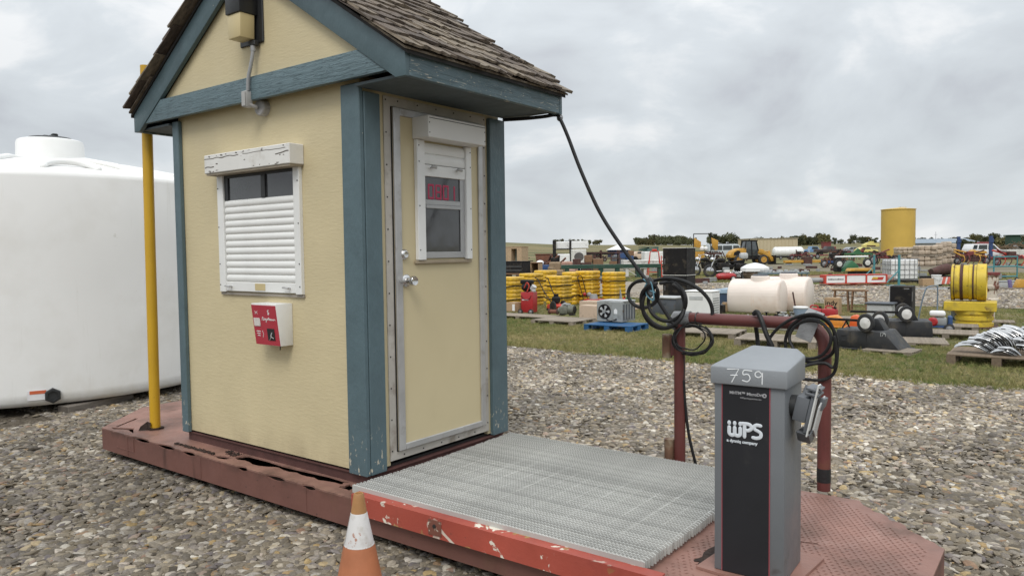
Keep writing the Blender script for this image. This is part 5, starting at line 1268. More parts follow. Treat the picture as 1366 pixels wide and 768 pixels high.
# ---- generator with tall handle, engine on pallets
t, k = stand('engine_cart', 'small red-white-blue engine on a two-wheeled cart with tall hoop handle', 'engine cart', 1252, 444, .15)
MB().box(-.22, .18, -.13, .13, .10, .13, .004).build('frame', BLUM, t); MB().box(-.10, .12, -.10, .1, .131, .27, .03, seg=2).build('engine', GRY, t)
MB().box(-.14, .10, -.12, .11, .29, .375, .035, seg=2).build('fuel_tank', WHT, t)
mk = Tr(-.09, -.101, .2) @ Matrix.Rotation(R(90), 4, 'X'); MB().lathe([(.075, -.01), (.075, .03), (.05, .05), (.0001, .052)], 18, mk).build('recoil_starter', REDG, t)
MB().box(.13, .2, -.10, .1, .131, .30, .02).build('pump', BLUM, t)
for sy in (-.15, .15): wheel(t, (.15, sy, .085), .085, .05, 'y', RIMS)
b = MB(); b.tube(smooth_path([(-.32, -.17, .14), (-.26, -.17, .5), (-.20, -.16, .74), (-.14, -.13, .79), (-.05, .12, .79), (-.02, .16, .74), (-.02, .17, .4), (-.02, .17, .14)], 4), .012, 8); b.build('hoop_handle', M('handle_blue_grey', (.18, .23, .28), .4, .3), t)
b = MB(); b.cyl((-.32, -.17, 0), (-.32, -.17, .24), .02, n=8); b.build('leg', BLUM, t)
t, k = stand('blue_engine', 'blue-grey cast engine with dark hoses on a pallet before the yellow reel base', 'engine', 1277, 433, .1)
t.location.z += .09
b = MB(); b.box(-.10, .16, -.12, .12, .0, .30, .04, seg=2); b.cyl((-.2, 0, .26), (-.05, 0, .26), .09, n=14); b.cyl((-.24, 0, .26), (-.2, 0, .26), .06, n=12); b.build('block', BLUG, t)
b = MB(); b.tube(smooth_path([(-.02, -.13, .3), (-.03, -.15, .14), (.03, -.15, .02), (.12, -.14, .0), (.22, -.1, .03)], 4), .055, 10); b.build('exhaust', GRY, t)
b = MB(); b.box(.05, .17, -.1, .1, .301, .36, .015); b.box(-.02, .04, -.08, .08, .301, .34, .01); b.cyl((-.0, 0, .34), (0, 0, .38), .03, n=8); b.build('intake', BLK, t)
MB().box(.162, .17, -.1, .1, .05, .26, .004).build('side_cover', M('teal_grey', (.09, .19, .21), .5), t)
pallet(1262, 449, .9, .7, 'grey plank pallet under the engine cart', .1, h=.09); pallet(1278, 440, .6, .6, 'grey plank pallet under the blue-grey engine', .1, h=.09)
# ---- yellow reel on its yellow base, rusty white spool behind
YRL = M('reel_yellow', (.58, .42, .035), .5, var=.12, vs=4, spots=[((.14, .07, .03), 6, .63, .70), ((.35, .20, .04), 4, .6, .75)])
t, k = stand('ribbed_drum_base', 'yellow ribbed drum with square yellow top under the big reel', 'reel base', 1294, 436, .05)
pr_ = [(.30, .03), (.30, .09), (.275, .10), (.275, .13), (.30, .14), (.30, .20), (.275, .21), (.275, .24), (.30, .25), (.30, .30)]
MB().lathe(pr_, 36, Tr(.06, 0, .0)).build('ribbed_drum', YRL, t); Bx(t, 'square_top', YRL, -.40, .40, -.3, .3, .302, .47, .012); Bx(t, 'base_board', RUSTD, -.3, .42, -.33, .33, 0, .028, .004)
t, k = stand('yellow_reel', 'big rust-marked yellow reel lying on its side on a square yellow base', 'reel', 1294, 436, .05); t.location.z += .473
rm = Tr(-.03, .0, .335) @ Matrix.Rotation(R(90), 4, 'Y')
MB().lathe([(.30, -.27), (.325, -.265), (.325, -.225), (.31, -.215), (.31, -.14), (.325, -.13), (.325, -.09), (.31, -.08), (.31, .0), (.325, .01), (.325, .05), (.31, .06), (.315, .12), (.33, .13), (.33, .27), (.30, .275), (.28, .20), (.0001, .19)], 48, rm).build('reel_drum', YRL, t)
for a in (.31,): pass
MB().lathe([(.3255, -.222), (.327, -.214), (.3125, -.213)], 48, rm).lathe([(.327, -.128), (.328, -.089), (.311, -.079)], 48, rm).lathe([(.331, .128), (.3125, .121), (.312, .061)], 48, rm).build('rusty_band', RUSTD, t, kind='stuff')
MB().lathe([(.301, -.272), (.331, -.268), (.331, -.262), (.301, -.262)], 48, rm).build('rusty_rim', RUSTD, t)
t, k = stand('rusty_spool', 'rust-streaked white column of spool drums standing right of the yellow reel', 'spool', 1319, 429, 0)
RSW = M('rust_streaked_white', (.58, .52, .44), .7, var=.1, spots=[((.15, .05, .03), 7, .50, .56, {'st': (1, 1, .5)})])
MB().lathe([(.13, 0), (.13, .04), (.095, .06), (.095, .36), (.13, .38), (.13, .41)], 24).build('lower_drum', RSW, t); MB().lathe([(.16, .411), (.16, .44), (.13, .46), (.13, .62), (.16, .64), (.16, .67)], 24).build('middle_drum', RSW, t); MB().lathe([(.165, .671), (.165, .70), (.15, .71), (.15, .86), (.165, .88), (.165, .90)], 24).build('upper_drum', RSW, t); MB().lathe([(.175, .901), (.175, .95), (.0001, .951)], 24).build('maroon_cap', MARO, t)
pallet(1328, 431, .6, .5, 'dark thin pallet right of the rust-streaked spool', .1, h=.05)
# ---- pallets of curved steel blades
BLADEM = M('polished_blade', (.50, .50, .50), .22, .95, var=.15, vs=8, rnd=.15)
def blade_mesh():
    """a thin curved plate, pointed at both ends"""
    vs = []; fs = []; n = 10; mm = 4
    for k_ in (0, 1):
        for i in range(n+1):
            u = i/n; wv = .085*math.sin(math.pi*(.06+.88*u))**.7
            for j in range(mm+1):
                v = -1+2*j/mm
                vs.append((-.44*u, v*wv, .075*math.sin(math.pi*u)+.03*(1-v*v)+.004*k_))
    N_ = (n+1)*(mm+1)
    for i in range(n):
        for j in range(mm):
            a = i*(mm+1)+j; q = (a, a+1, a+mm+2, a+mm+1); fs += [q[::-1], tuple(x+N_ for x in q)]
    for i in range(n):
        for j in (0, mm):
            a = i*(mm+1)+j; c = a+mm+1; fs.append((a, c, c+N_, a+N_))
    b = MB(); b.add(vs, fs); return b
bl_me = None
def blade_pile(x, y, label, rz, rows):
    global bl_me
    t, k = stand('blade_pile', label, 'blades', x, y, rz, 'piles of polished steel blades'); t.location.z += .137
    for (x0, y0, dx_, cnt, sc_, l0, l1) in rows:
        for i in range(cnt):
            if bl_me is None: o = blade_mesh().build('blade', BLADEM, t, smooth=60); bl_me = o.data
            else: o = link('blade', bl_me, t)
            f = i/(cnt-1)
            o.rotation_euler = (random.uniform(-.06, .06), R(l0+(l1-l0)*f+random.uniform(-1, 1)), R(random.uniform(-7, 7)))
            o.location = (x0+dx_*i, y0+random.uniform(-.012, .012), .004); o.scale = (sc_*random.uniform(.92, 1.05),)*3
pallet(1333, 484, 1.05, .9, 'brown pallet under the front pile of steel blades', 0, M('pallet_brown', (.17, .125, .085), .85, var=.25, vs=5, st=(8, 1, 8), rnd=.15), h=.13)
blade_pile(1333, 483, 'fanned pile of polished curved steel blades on the brown pallet at the right edge', 0, [(-.10, -.24, .019, 16, .82, 5, 55), (.16, -.36, .016, 6, .55, 4, 24), (.40, -.16, .016, 10, .8, 8, 52), (.08, .12, .022, 12, .8, 10, 50)])
pallet(1358, 468, 1.0, .8, 'dark pallet behind the front pile of steel blades', 0, h=.13)
blade_pile(1352, 467, 'lower heap of steel blades behind the fanned pile', 0, [(-.05, -.2, .03, 10, .9, 4, 30), (.3, .1, .03, 10, .9, 8, 36)])
# ---- pallets behind the rail
pallet(948, 448, 1.0, .8, 'grey pallet on the grass behind the left half of the rail', .1, h=.10)
pallet(1040, 460, 1.15, .85, 'grey topped pallet with blue edge behind the grey cabinet', .1, h=.12)
t, k = stand('wrapped_bundle', 'white wrapped bundle lying on the pallet behind the right rail', 'bundle', 1052, 452, .1); t.location.z += .125
MB().tube([(-.45, 0, .06), (-.2, .02, .065), (.1, -.02, .06), (.4, 0, .055)], .06, 10, rnd=1).build('wrapping', WHTD, t); MB().tube([(-.1, -.0, .0), (-.1, -.062, .06), (-.1, 0, .13), (-.1, .062, .06)], .006, 6, closed=True).build('band', GRY, t)
t, k = stand('red_scrap', 'small red-orange tray on the pallet behind the middle of the rail', 'tray', 1030, 448, .1); t.location.z += .125
MB().prism([(-.12, 0), (.12, 0), (.15, .06), (-.15, .06)], -.08, .08, 'y', bev=.006).build('tray_body', REDO, t); MB().tube([(-.05, 0, .06), (0, 0, .10), (.05, 0, .06)], .01, 6).build('handle', REDO, t)
# ================================================================ beyond the gravel road
def far_p(x, D):
    d = ray(x, 330); d.z = 0; p = CAM+d.normalized()*D; return Vector((p.x, p.y, ground_z(p.x, p.y)))
def placed(name, label, cat, x, D, rz=None, group=None):
    p = far_p(x, D); return thing(name, label, cat, tuple(p), YAW if rz is None else rz, group), mpp(p)
FACE = YAW                                            # square to the photographer's line of sight
def frame_mb(bars, r=.03, n=6):
    b = MB()
    for p, q in bars: b.tube([p, q], r, n)
    return b
# long green steel bench
t, k = stand('steel_bench', 'long dark green steel bench frame standing behind the yellow stacks', 'bench', 826, 371, FACE)
Bx(t, 'beam', GRNP, -3.0, 2.3, -.25, .25, .52, .72, .01)
for x in (-2.7, -.95, -.1, .95, 2.1): Bx(t, 'leg', GRNP, x-.10, x+.10, -.22, .22, 0, .519, .01)
MB().tube([(.3, -.2, .5), (1.0, -.2, .05)], .02, 6).build('brace', WHTD, t)
# black tool chest and wooden desk
t, k = stand('tool_chest', 'black tool chest on a low wooden table, left behind the yellow stacks', 'chest', 692, 372, 0.1)
MB().box(-.7, .5, -.4, .4, .32, .90, .02).build('chest_body', BLK, t); MB().box(-.72, .52, -.42, .42, .901, .94, .01).build('chest_lid', BLK, t)
Bx(t, 'table_top', WOODB, -.8, .9, -.5, .5, .24, .31, .01)
for x in (-.7, .8): Bx(t, 'table_leg', WOODB, x-.06, x+.06, -.4, .4, 0, .239, .01)
for z in (.46, .66): MB().box(-.62, .42, -.41, -.401, z, z+.012).build('drawer_line', GRY, t)
t, k = stand('wooden_desk', 'brown wooden desk with open knee space right of the black chest', 'desk', 711, 371, .3)
Bx(t, 'desk_top', WOODB, -.45, .45, -.35, .35, .80, .86, .01); Bx(t, 'side', WOODB, -.44, -.40, -.33, .33, 0, .799, .004); Bx(t, 'side', CARD, .40, .44, -.33, .33, 0, .799, .004); Bx(t, 'back', WOODB, -.399, .399, .28, .32, .1, .799, 0); Bx(t, 'divider', CARD, -.03, .02, -.33, .27, 0, .799, .004)
t, k = stand('cabin_box', 'tan plywood cabin with dark doorway far behind the black chest', 'cabin', 689, 351, 0.1)
TANB = M('tan_plywood', (.42, .30, .19), .7, var=.08)
MB().box(-1.3, -.25, -.8, .8, 0, 1.95).box(.55, 1.2, -.8, .8, 0, 1.95).box(-.25, .55, .2, .8, 0, 1.95).box(-.25, .55, -.8, .199, 1.75, 1.95).build('cabin_wall', TANB, t); Bx(t, 'inner_panel', M('grey_green', (.20, .22, .18), .7), -.24, .54, .12, .19, 0, 1.74, 0)
Bx(t, 'cabin_roof', TANB, -1.35, 1.25, -.85, .85, 1.955, 2.02, .01)
t, k = stand('rusty_bin', 'long rust-red steel bin behind the wooden desk', 'bin', 733, 358, 0.2)
MB().prism([(-.95, .35), (.95, .35), (1.05, 1.15), (-1.05, 1.15)], -.5, .5, 'y', bev=.02).build('bin_body', RUSTM, t); Bx(t, 'rim', RUSTM, -1.1, 1.1, -.55, .55, 1.151, 1.22, .01)
for x in (-.8, .8): Bx(t, 'skid', RUSTD, x-.08, x+.08, -.45, .45, 0, .349, 0)
# white boxes on the black mast stand
t, k = stand('mast_stand', 'black two-post stand in the clutter behind the yellow stacks', 'stand', 752, 359, FACE)
for x in (-.75, .55): Bx(t, 'post', BLK, x-.13, x+.13, -.62, -.40, .05, 2.25, .01)
Bx(t, 'foot', BLK, -1.0, .9, -.7, .5, 0, .05, 0); Bx(t, 'shelf', BLK, -.62, .52, -.3, .3, 1.52, 1.58, 0)
def white_box(x, y, w, d, h, z, lab, rz=FACE, mat=None):
    t, k = stand('white_cabinet', lab, 'cabinet', x, y, rz, 'white cabinets in the clutter'); t.location.z += z
    Bx(t, 'cabinet_body', mat or WHT, -w/2, w/2, -d/2, d/2, 0, h, .03); Bx(t, 'front_door', mat or WHT, -w/2+.03, w/2-.03, -d/2-.03, -d/2-.001, .04, h-.04, .01); MB().cyl((w*.35, -d/2-.05, h*.4), (w*.35, -d/2-.05, h*.6), .012, n=6).build('handle', GRY, t)
white_box(751, 359, 1.0, .5, .58, 1.585, 'white cabinet between the black posts of the mast stand')
white_box(773.5, 359, 1.3, .6, .58, 1.60, 'white cabinet perched right of the black mast stand')
white_box(752, 360, .9, .5, 1.2, 0, 'tall white cabinet beneath the black posts')
white_box(772, 361, 1.05, .7, 1.54, 0, 'pale tall cabinet under the perched white one, grey disc before it', FACE, WHTD)
t, k = stand('grey_disc', 'round grey metal disc propped before the pale cabinet', 'disc', 772, 363, FACE)
MB().cyl((0, -.3, .62+.4), (0, -.24, .64+.4), .32, n=24).build('disc', M('disc_grey', (.16, .15, .16), .5), t); Bx(t, 'prop', BLK, -.05, .05, -.23, -.15, 0, 1.1, 0)
# rack, tent, chairs, red frames
t, k = stand('steel_rack', 'brown steel rack with shelves and posts behind the green bench', 'rack', 805, 358, FACE)
b = frame_mb([((x, y, 0), (x, y, 1.45)) for x in (-1.5, -.2, 1.2) for y in (-.4, .4)], .05); b.build('post', RUSTD, t, kind='stuff')
for z in (.75, 1.2): Bx(t, 'shelf', RUSTD, -1.7, 1.4, -.45, .45, z, z+.07, 0)
t, k = stand('canopy_tent', 'small tent with navy walls and a white peaked top', 'tent', 825, 343, FACE); t.scale = (1.6, 1.3, .95)
b = MB(); b.prism([(-1.25, -1.2), (1.25, -1.2), (1.25, 1.2), (-1.25, 1.2)], 0, 1.6); b.build('tent_wall', NAVY, t); b = MB(); b.add([(-1.4, -1.4, 1.55), (1.4, -1.4, 1.55), (1.4, 1.4, 1.55), (-1.4, 1.4, 1.55), (-.1, 0, 2.6), (.3, 0, 2.6)], [(0, 1, 5, 4), (1, 2, 5), (2, 3, 4, 5), (3, 0, 4), (0, 3, 2, 1)]); b.build('tent_top', WHT, t)
MB().box(-1.0, 1.0, -1.235, -1.205, .1, .5).build('side_panel', GRY, t)
t, k = stand('stacked_fence_panels', 'flat stack of white plastic panels behind the green bench', 'panels', 859, 368, FACE)
for i in range(4): Bx(t, 'panel', WHTD, -1.2, 1.2, -.5, .5, .42+i*.12, .53+i*.12, .015)
for x in (-1.0, 0, 1.0): Bx(t, 'support', WHTD, x-.08, x+.08, -.45, .45, 0, .419, 0)
t, k = stand('red_stepladder', 'red steel A-frame stand behind the green bench', 'stand', 873, 369, FACE)
b = frame_mb([((-.38, -.25, 0), (-.22, 0, 1.35)), ((.38, -.25, 0), (.22, 0, 1.35)), ((-.38, .25, 0), (-.22, 0, 1.35)), ((.38, .25, 0), (.22, 0, 1.35)), ((-.22, 0, 1.35), (.22, 0, 1.35)), ((-.3, -.14, .6), (.3, -.14, .6)), ((-.34, -.2, .25), (.34, -.2, .25))], .025); b.build('frame', REDO, t); Bx(t, 'top_step', REDO, -.12, .12, -.12, .12, 1.36, 1.48, .02)
t, k = stand('red_ladder', 'narrow red-orange ladder left of the black cabinets', 'ladder', 886, 372, FACE)
frame_mb([((-.12, 0, 0), (-.12, .1, 1.15)), ((.12, 0, 0), (.12, .1, 1.15))], .022).build('stile', REDO, t, kind='stuff')
for i in range(6): MB().tube([(-.12, .01+.08*i/5, .12+.19*i), (.12, .01+.08*i/5, .12+.19*i)], .018, 6).build('rung', REDO, t)
t, k = stand('white_container', 'white ribbed container box left of the black cabinets', 'container', 874, 351, FACE)
Bx(t, 'container_body', WHT, -1.3, 1.5, -1, 1, .1, 1.25, .04)
for i in range(6): Bx(t, 'rib', WHT, -1.2+i*.5, -1.05+i*.5, -1.03, -1.001, .2, 1.15, .008)
Bx(t, 'skid', GRY, -1.2, 1.4, -.9, .9, 0, .099, 0)
def green_bin(x, y, w, h, lab, mat):
    t, k = stand('green_bin', lab, 'bin', x, y, FACE, 'dark green bins'); MB().prism([(-w/2*.9, .2), (w/2*.9, .2), (w/2, h), (-w/2, h*.9)], -.8, .8, 'y', bev=.03).build('bin_body', mat, t); Bx(t, 'lid', mat, -w/2, w/2, -.85, .85, h+.002, h+.1, .02)
    for s in (-1, 1): wheel(t, (s*w*.35, -.7, .1), .1, .08, 'y', n=10)
green_bin(859, 346, 1.35, 1.75, 'dark green bin with sloping lid, left of its pair', GRNP); green_bin(870, 346, 1.6, 1.75, 'grey-green bin, right of its pair near the white container', M('grey_green_bin', (.05, .11, .10), .5))
def armchair(x, y, mat, lab):
    t, k = stand('armchair', lab, 'armchair', x, y, FACE+.3, 'upholstered chairs in the clutter'); Bx(t, 'seat', mat, -.3, .3, -.35, .2, .12, .42, .06); Bx(t, 'backrest', mat, -.34, .34, .201, .38, .12, .85, .07)
    for s in (-1, 1): Bx(t, 'armrest', mat, s*.301, s*.42, -.35, .36, .12, .58, .05)
    for s in (-1, 1): MB().cyl((s*.3, -.28, 0), (s*.3, -.28, .119), .03, n=6).cyl((s*.3, .28, 0), (s*.3, .28, .119), .03, n=6).build('leg', WOODB, t)
armchair(743, 370, M('tan_fabric', (.26, .19, .12), .9), 'tan upholstered armchair behind the yellow stacks'); armchair(759, 369, M('rose_fabric', (.36, .22, .17), .9), 'dusty rose armchair right of the tan one')
t, k = stand('barrow_load', 'navy barrow with white bags, right of the wooden desk', 'barrow', 724, 367, FACE)
MB().prism([(-.35, .3), (.3, .3), (.45, .62), (-.45, .62)], -.3, .3, 'y', bev=.02).build('barrow_tray', BLUM, t); wheel(t, (.25, 0, .16), .16, .08, 'y', n=14); MB().tube([(-.4, .2, .5), (-.6, .2, .7)], .02, 6).tube([(-.4, -.2, .5), (-.6, -.2, .7)], .02, 6).tube([(-.3, 0, .3), (-.3, 0, 0)], .025, 6).build('barrow_frame', GRY, t); MB().ball((-.15, 0, .75), .2, (1.2, 1, .8), 10).build('white_bag', WHT, t)
# bench of metal stock on the far side of the road, right of the cabinets
# ---- motorcycles and the red air tank
def motorcycle(x, y, rz, lab, box=True):
    t, k = stand('motorcycle', lab, 'motorcycle', x, y, rz, 'parked dark motorcycles')
    wheel(t, (-.78, 0, .33), .33, .13, 'y', CHROME, n=24); wheel(t, (.75, 0, .33), .33, .16, 'y', CHROME, n=24)
    MB().prism([(-.35, .40), (.35, .40), (.42, .62), (.1, .74), (-.42, .78)], -.14, .14, 'y', bev=.04).build('frame_body', BLK, t)
    MB().prism([(-.42, .80), (-.02, .76), (.02, .92), (-.2, 1.0), (-.42, .95)], -.14, .14, 'y', bev=.06).build('fuel_tank', BLK, t); MB().prism([(.0, .74), (.9, .72), (.95, .9), (.55, .86), (.3, .80), (.03, .84)], -.15, .15, 'y', bev=.04).build('seat', BLK, t)
    b = MB()
    for s in (-.09, .09): b.tube([(-.80, s, .33), (-.50, s, 1.05)], .028, 8)
    b.build('fork', CHROME, t); b = MB(); b.tube(smooth_path([(-.25, -.42, 1.12), (-.45, -.25, 1.16), (-.52, 0, 1.08), (-.45, .25, 1.16), (-.25, .42, 1.12)], 4), .018, 8); b.build('handlebar', CHROME, t)
    MB().ball((-.66, 0, .92), .12, (1, 1, 1), 12).build('headlight', CHROME, t)
    b = MB(); b.box(-.18, .18, -.2, .2, .26, .52, .05, seg=2); b.cyl((-.1, -.05, .45), (-.2, -.05, .7), .09, n=10); b.cyl((.08, -.05, .45), (.2, -.05, .7), .09, n=10); b.build('engine', GRY, t); b = MB(); b.tube([(-.1, -.2, .3), (.2, -.22, .24), (.95, -.22, .27)], .045, 8); b.build('exhaust', CHROME, t)
    for s in (-1, 1): MB().box(.45, 1.0, s*.16, s*.36, .42, .72, .06, seg=2).build('saddlebag', BLK, t)
    b = MB(); b.lathe([(.34, -.09), (.36, -.06), (.36, .06), (.34, .09)], 20, Tr(.75, 0, .33) @ Matrix.Rotation(R(90), 4, 'X')); b.build('mudguard', BLK, t)
    if box: MB().box(.68, 1.08, -.24, .24, .92, 1.24, .10, seg=2).build('top_box', GRYL if box == 2 else GRY, t)
motorcycle(968, 370, FACE-.15, 'dark touring motorcycle with grey top box, right of the pair', 2)
motorcycle(945, 368, FACE+.25, 'dark motorcycle with chrome fork, left of the pair near the black cabinets', 0)
t, k = stand('air_tank', 'small red twin air tank with white end wheel lying before the motorcycles', 'air tank', 969, 375, FACE)
for s in (-1, 1): MB().tube([(-.28+.08*s, s*.12, .22), (.28+.02*s, s*.12, .22)], .15, 14, rnd=1).build('cylinder', REDG, t)
wheel(t, (.22, -.3, .12), .12, .06, 'y', RIMW); MB().box(-.1, .15, -.12, .12, .37, .5, .03).build('pump', WHTD, t); MB().cyl((-.35, 0, 0), (-.35, 0, .12), .04, n=8).build('foot', BLK, t)
# ---- white-capped rough stump
t, k = stand('covered_mound', 'rough brown stump-like mound capped with a white sheet', 'mound', 1007, 374, FACE)
b = MB(); rr = random.Random(8); b.lathe([(.42, 0), (.50, .12), (.56, .28), (.5, .42), (.3, .5)], 18)
b.v = [(x*(1+rr.uniform(-.12, .12)), y*(1+rr.uniform(-.12, .12)), z+rr.uniform(-.03, .03)) for x, y, z in b.v]; b.build('rough_base', M('rough_brown', (.20, .15, .11), .9, var=.3, vs=8), t, smooth=20)
MB().lathe([(.66, .42), (.65, .58), (.40, .72), (.08, .80), (.0001, .805)], 10).build('white_sheet', WHT, t, smooth=20)
t, k = stand('iron_scrap', 'heap of grey iron pieces beside the white-capped mound', 'scrap', 990, 374, FACE); rr = random.Random(5)
for i in range(16):
    m = Tr(rr.uniform(-.5, .3), rr.uniform(-.3, .3), rr.uniform(.05, .35)) @ Euler((rr.uniform(0, 3), rr.uniform(0, 3), 0)).to_matrix().to_4x4(); b = MB(); b.box(-.14, .14, -.05, .05, -.03, .03, .01, m=m); b.cyl((0, 0, -.08), (0, 0, .08), .07, n=8, m=m); b.build('iron_piece', rr.choice((GRY, RUSTD, GRYL)), t)
# parts table behind the cream tanks
t, k = stand('parts_table', 'low table strewn with small metal parts behind the cream tanks', 'table', 1042, 376, FACE)
Bx(t, 'table_top', BLUG, -.9, 1.1, -.35, .35, .34, .40, .006)
for x in (-.8, 1.0): MB().cyl((x, -.3, 0), (x, -.3, .339), .03, n=6).cyl((x, .3, 0), (x, .3, .339), .03, n=6).build('leg', GRY, t)
rr = random.Random(9); b = MB()
for i in range(34): m = Tr(rr.uniform(-.85, 1.05), rr.uniform(-.3, .3), .40+rr.uniform(.03, .06)) @ Rz(rr.uniform(0, 3)); b.box(-.05, .05, -.03, .03, -.03, rr.uniform(.02, .1), .005, m=m)
b.build('small_part', GRYL, t, kind='stuff')
# ---- the loader
t, k = stand('wheel_loader', 'yellow wheel loader with dark glass cab and lowered boom', 'loader', 997, 353, FACE+.12); t.scale = (.88, .88, .85)
MB().prism([(-2.05, .75), (-.35, .75), (-.35, 1.75), (-1.2, 1.72), (-1.8, 1.45), (-2.1, 1.05)], -.55, .55, 'y', bev=.07).build('engine_hood', CATY, t); MB().prism([(-1.7, 1.0), (-1.0, 1.0), (-1.0, 1.45), (-1.3, 1.5), (-1.65, 1.3)], -.565, -.551, 'y').build('grille', BLK, t)
MB().box(-2.0, 1.2, -.45, .45, .55, .90, .04).build('chassis', BLK, t)
MB().prism([(-.5, .9), (.75, .9), (.95, 1.45), (.70, 2.45), (-.35, 2.5), (-.5, 1.7)], -.52, .52, 'y', bev=.05).build('cab', GLS, t)
b = frame_mb([((-.5, s, 1.6), (-.38, s, 2.48)) for s in (-.54, .54)]+[((.92, s, 1.45), (.70, s, 2.46)) for s in (-.54, .54)]+[((.25, s, .95), (.18, s, 2.47)) for s in (-.54, .54)], .05); b.build('cab_pillar', BLK, t, kind='stuff'); Bx(t, 'cab_roof', BLK, -.45, .85, -.58, .58, 2.46, 2.56, .03)
MB().cyl((.1, -.2, 2.56), (.1, -.2, 2.7), .05, n=8).build('beacon', BLK, t)
for s in (-.7, .7):
    wheel(t, (-1.2, s, .52), .52, .4, 'y', M('rim_orange', (.45, .24, .04), .5), n=24); wheel(t, (1.35, s, .52), .52, .4, 'y', M('rim_orange', (.45, .24, .04), .5), n=24)
b = MB()
for s in (-.42, .42): b.prism([(.8, 1.3), (1.0, 1.65), (1.4, 1.6), (2.5, .75), (2.55, .35), (2.3, .35), (2.1, .75), (1.2, 1.2)], s-.09, s+.09, 'y', bev=.02)
b.build('boom', CATY, t, kind='stuff'); b = MB(); b.prism([(2.0, .8), (2.25, 1.45), (2.35, 1.45), (2.6, .3), (2.3, .3)], -.12, .12, 'y', bev=.02); b.cyl((1.2, 0, 1.35), (2.2, 0, 1.35), .06, n=8); b.build('linkage', CATY, t)
b = MB(); b.prism([(2.55, .0), (3.5, .0), (3.5, .06), (2.68, .10), (2.68, .95), (2.55, .95)], -.8, .8, 'y'); b.build('pallet_fork', BLK, t)
# ---- drill with raised yellow wings
t, k = stand('seed_drill', 'folding farm implement with raised yellow wings and thin black frame', 'implement', 938, 353, FACE)
for s, x in ((-1, -.55), (1, 1.05)): MB().prism([(x-.30, 1.65), (x+.30, 1.55), (x+.34, 2.1), (x-.30, 2.5)] if s < 0 else [(x-.32, 2.5), (x+.32, 2.2), (x+.28, 1.35), (x+.05, 1.3), (x-.2, 1.6)], -.1, .1, 'y', bev=.02).build('wing', CATY, t)
b = frame_mb([((-.88, 0, .3), (-.88, 0, 2.85)), ((.70, 0, .3), (.70, 0, 2.85)), ((-.88, 0, 2.85), (.70, 0, 2.85)), ((-.9, 0, 1.2), (1.4, 0, 1.2))], .04); b.build('mast', BLK, t)
MB().box(-.9, .05, -.3, .3, .45, 1.2, .03).build('hopper', CATY, t); rr = random.Random(4)
for i in range(9): MB().tube([(-.2+i*.25, rr.uniform(-.3, .3), 1.2), (.0+i*.25, -.2, .6), (.1+i*.22, 0, .15)], .05, 6).build('tine', RUSTD, t)
MB().box(.1, 1.7, -.2, .2, .9, 1.1, .02).build('toolbar', RUSTD, t); wheel(t, (1.6, -.2, .3), .3, .2, 'y', CATY); wheel(t, (-.6, -.5, .3), .3, .2, 'y', CATY)
MB().ball((-.1, 0, 1.5), .25, (1, 1, 1), 10).ball((.25, 0, 1.48), .2, (1, 1, 1.1), 10).build('white_tank', WHT, t)
# ---- cars
def car(name, lab, cat, x, y, prof, glass, body, length, rz, wr=.33, wx=(.18, .80), width=1.75, extra=None, group=None, lights=True):
    t, k = stand(name, lab, cat, x, y, rz, group); s = length
    P = [(a*s-s/2, b) for a, b in prof]
    MB().prism(P, -width/2, width/2, 'y', bev=.05).build('body', body, t)
    for g in glass:
        Pg = [(a*s-s/2, b) for a, b in g]
        for yy in (-1, 1): MB().prism(Pg, yy*(width/2+.004), yy*(width/2-.02), 'y').build('window', GLS, t)
    for f in wx:
        for yy in (-1, 1):
            wheel(t, (f*s-s/2, yy*(width/2-.09), wr), wr, .2, 'y', RIMS, n=20)
            MB().lathe([(wr*1.16, -.1), (wr*1.16, .012), (wr*.9, .012)], 20, Tr(f*s-s/2, yy*(width/2), wr+.02) @ Matrix.Rotation(R(90*yy), 4, 'X')).build('wheel_arch', BLK, t)
    if lights:
        for yy in (-1, 1):
            MB().box(-s/2-.004, -s/2+.1, yy*(width/2-.3), yy*(width/2-.03), .75, .95, .02).build('tail_light', REDG, t); MB().box(s/2-.10, s/2+.004, yy*(width/2-.4), yy*(width/2-.05), .68, .82, .02).build('headlight', CHROME, t)
    MB().box(-s/2-.05, -s/2+.05, -width/2+.1, width/2-.1, .35, .52, .03).box(s/2-.05, s/2+.05, -width/2+.1, width/2-.1, .33, .5, .03).build('bumper', GRY, t, kind='stuff')
    return t
SUVP = [(.01, .35), (.99, .33), (1.0, .70), (.97, .88), (.70, 1.02), (.56, 1.58), (.08, 1.62), (.02, 1.1)]
SUVG = [[(.06, 1.08), (.16, 1.08), (.18, 1.5), (.09, 1.5)], [(.19, 1.07), (.40, 1.05), (.40, 1.52), (.21, 1.52)], [(.42, 1.05), (.655, 1.03), (.55, 1.5), (.42, 1.52)]]
car('parked_suv', 'white SUV parked beyond the blue lift posts at the right', 'car', 1316, 346, SUVP, SUVG, M('car_white', (.72, .72, .73), .3, var=.03), 4.3, FACE-.05)
SEDP = [(0, .35), (1, .33), (1, .7), (.94, .85), (.72, .92), (.60, 1.38), (.26, 1.42), (.08, .98), (.0, .92)]
SEDG = [[(.14, .98), (.40, .96), (.40, 1.34), (.28, 1.34)], [(.42, .96), (.66, .95), (.58, 1.32), (.42, 1.34)]]
car('parked_car', 'silver grey hatchback far off left of the tall yellow tank', 'car', 1137, 338.5, SEDP, SEDG, M('car_silver', (.30, .32, .36), .3, var=.05), 4.2, FACE+.2)
car('parked_car', 'pale yellow low car far off beside the silver hatchback', 'car', 1155, 338.5, SEDP, SEDG, M('car_yellow', (.62, .55, .18), .4, var=.05), 4.4, FACE)
PUP = [(0, .45), (1, .45), (1, .85), (.96, 1.0), (.74, 1.08), (.66, 1.65), (.42, 1.68), (.38, 1.1), (0, 1.08)]
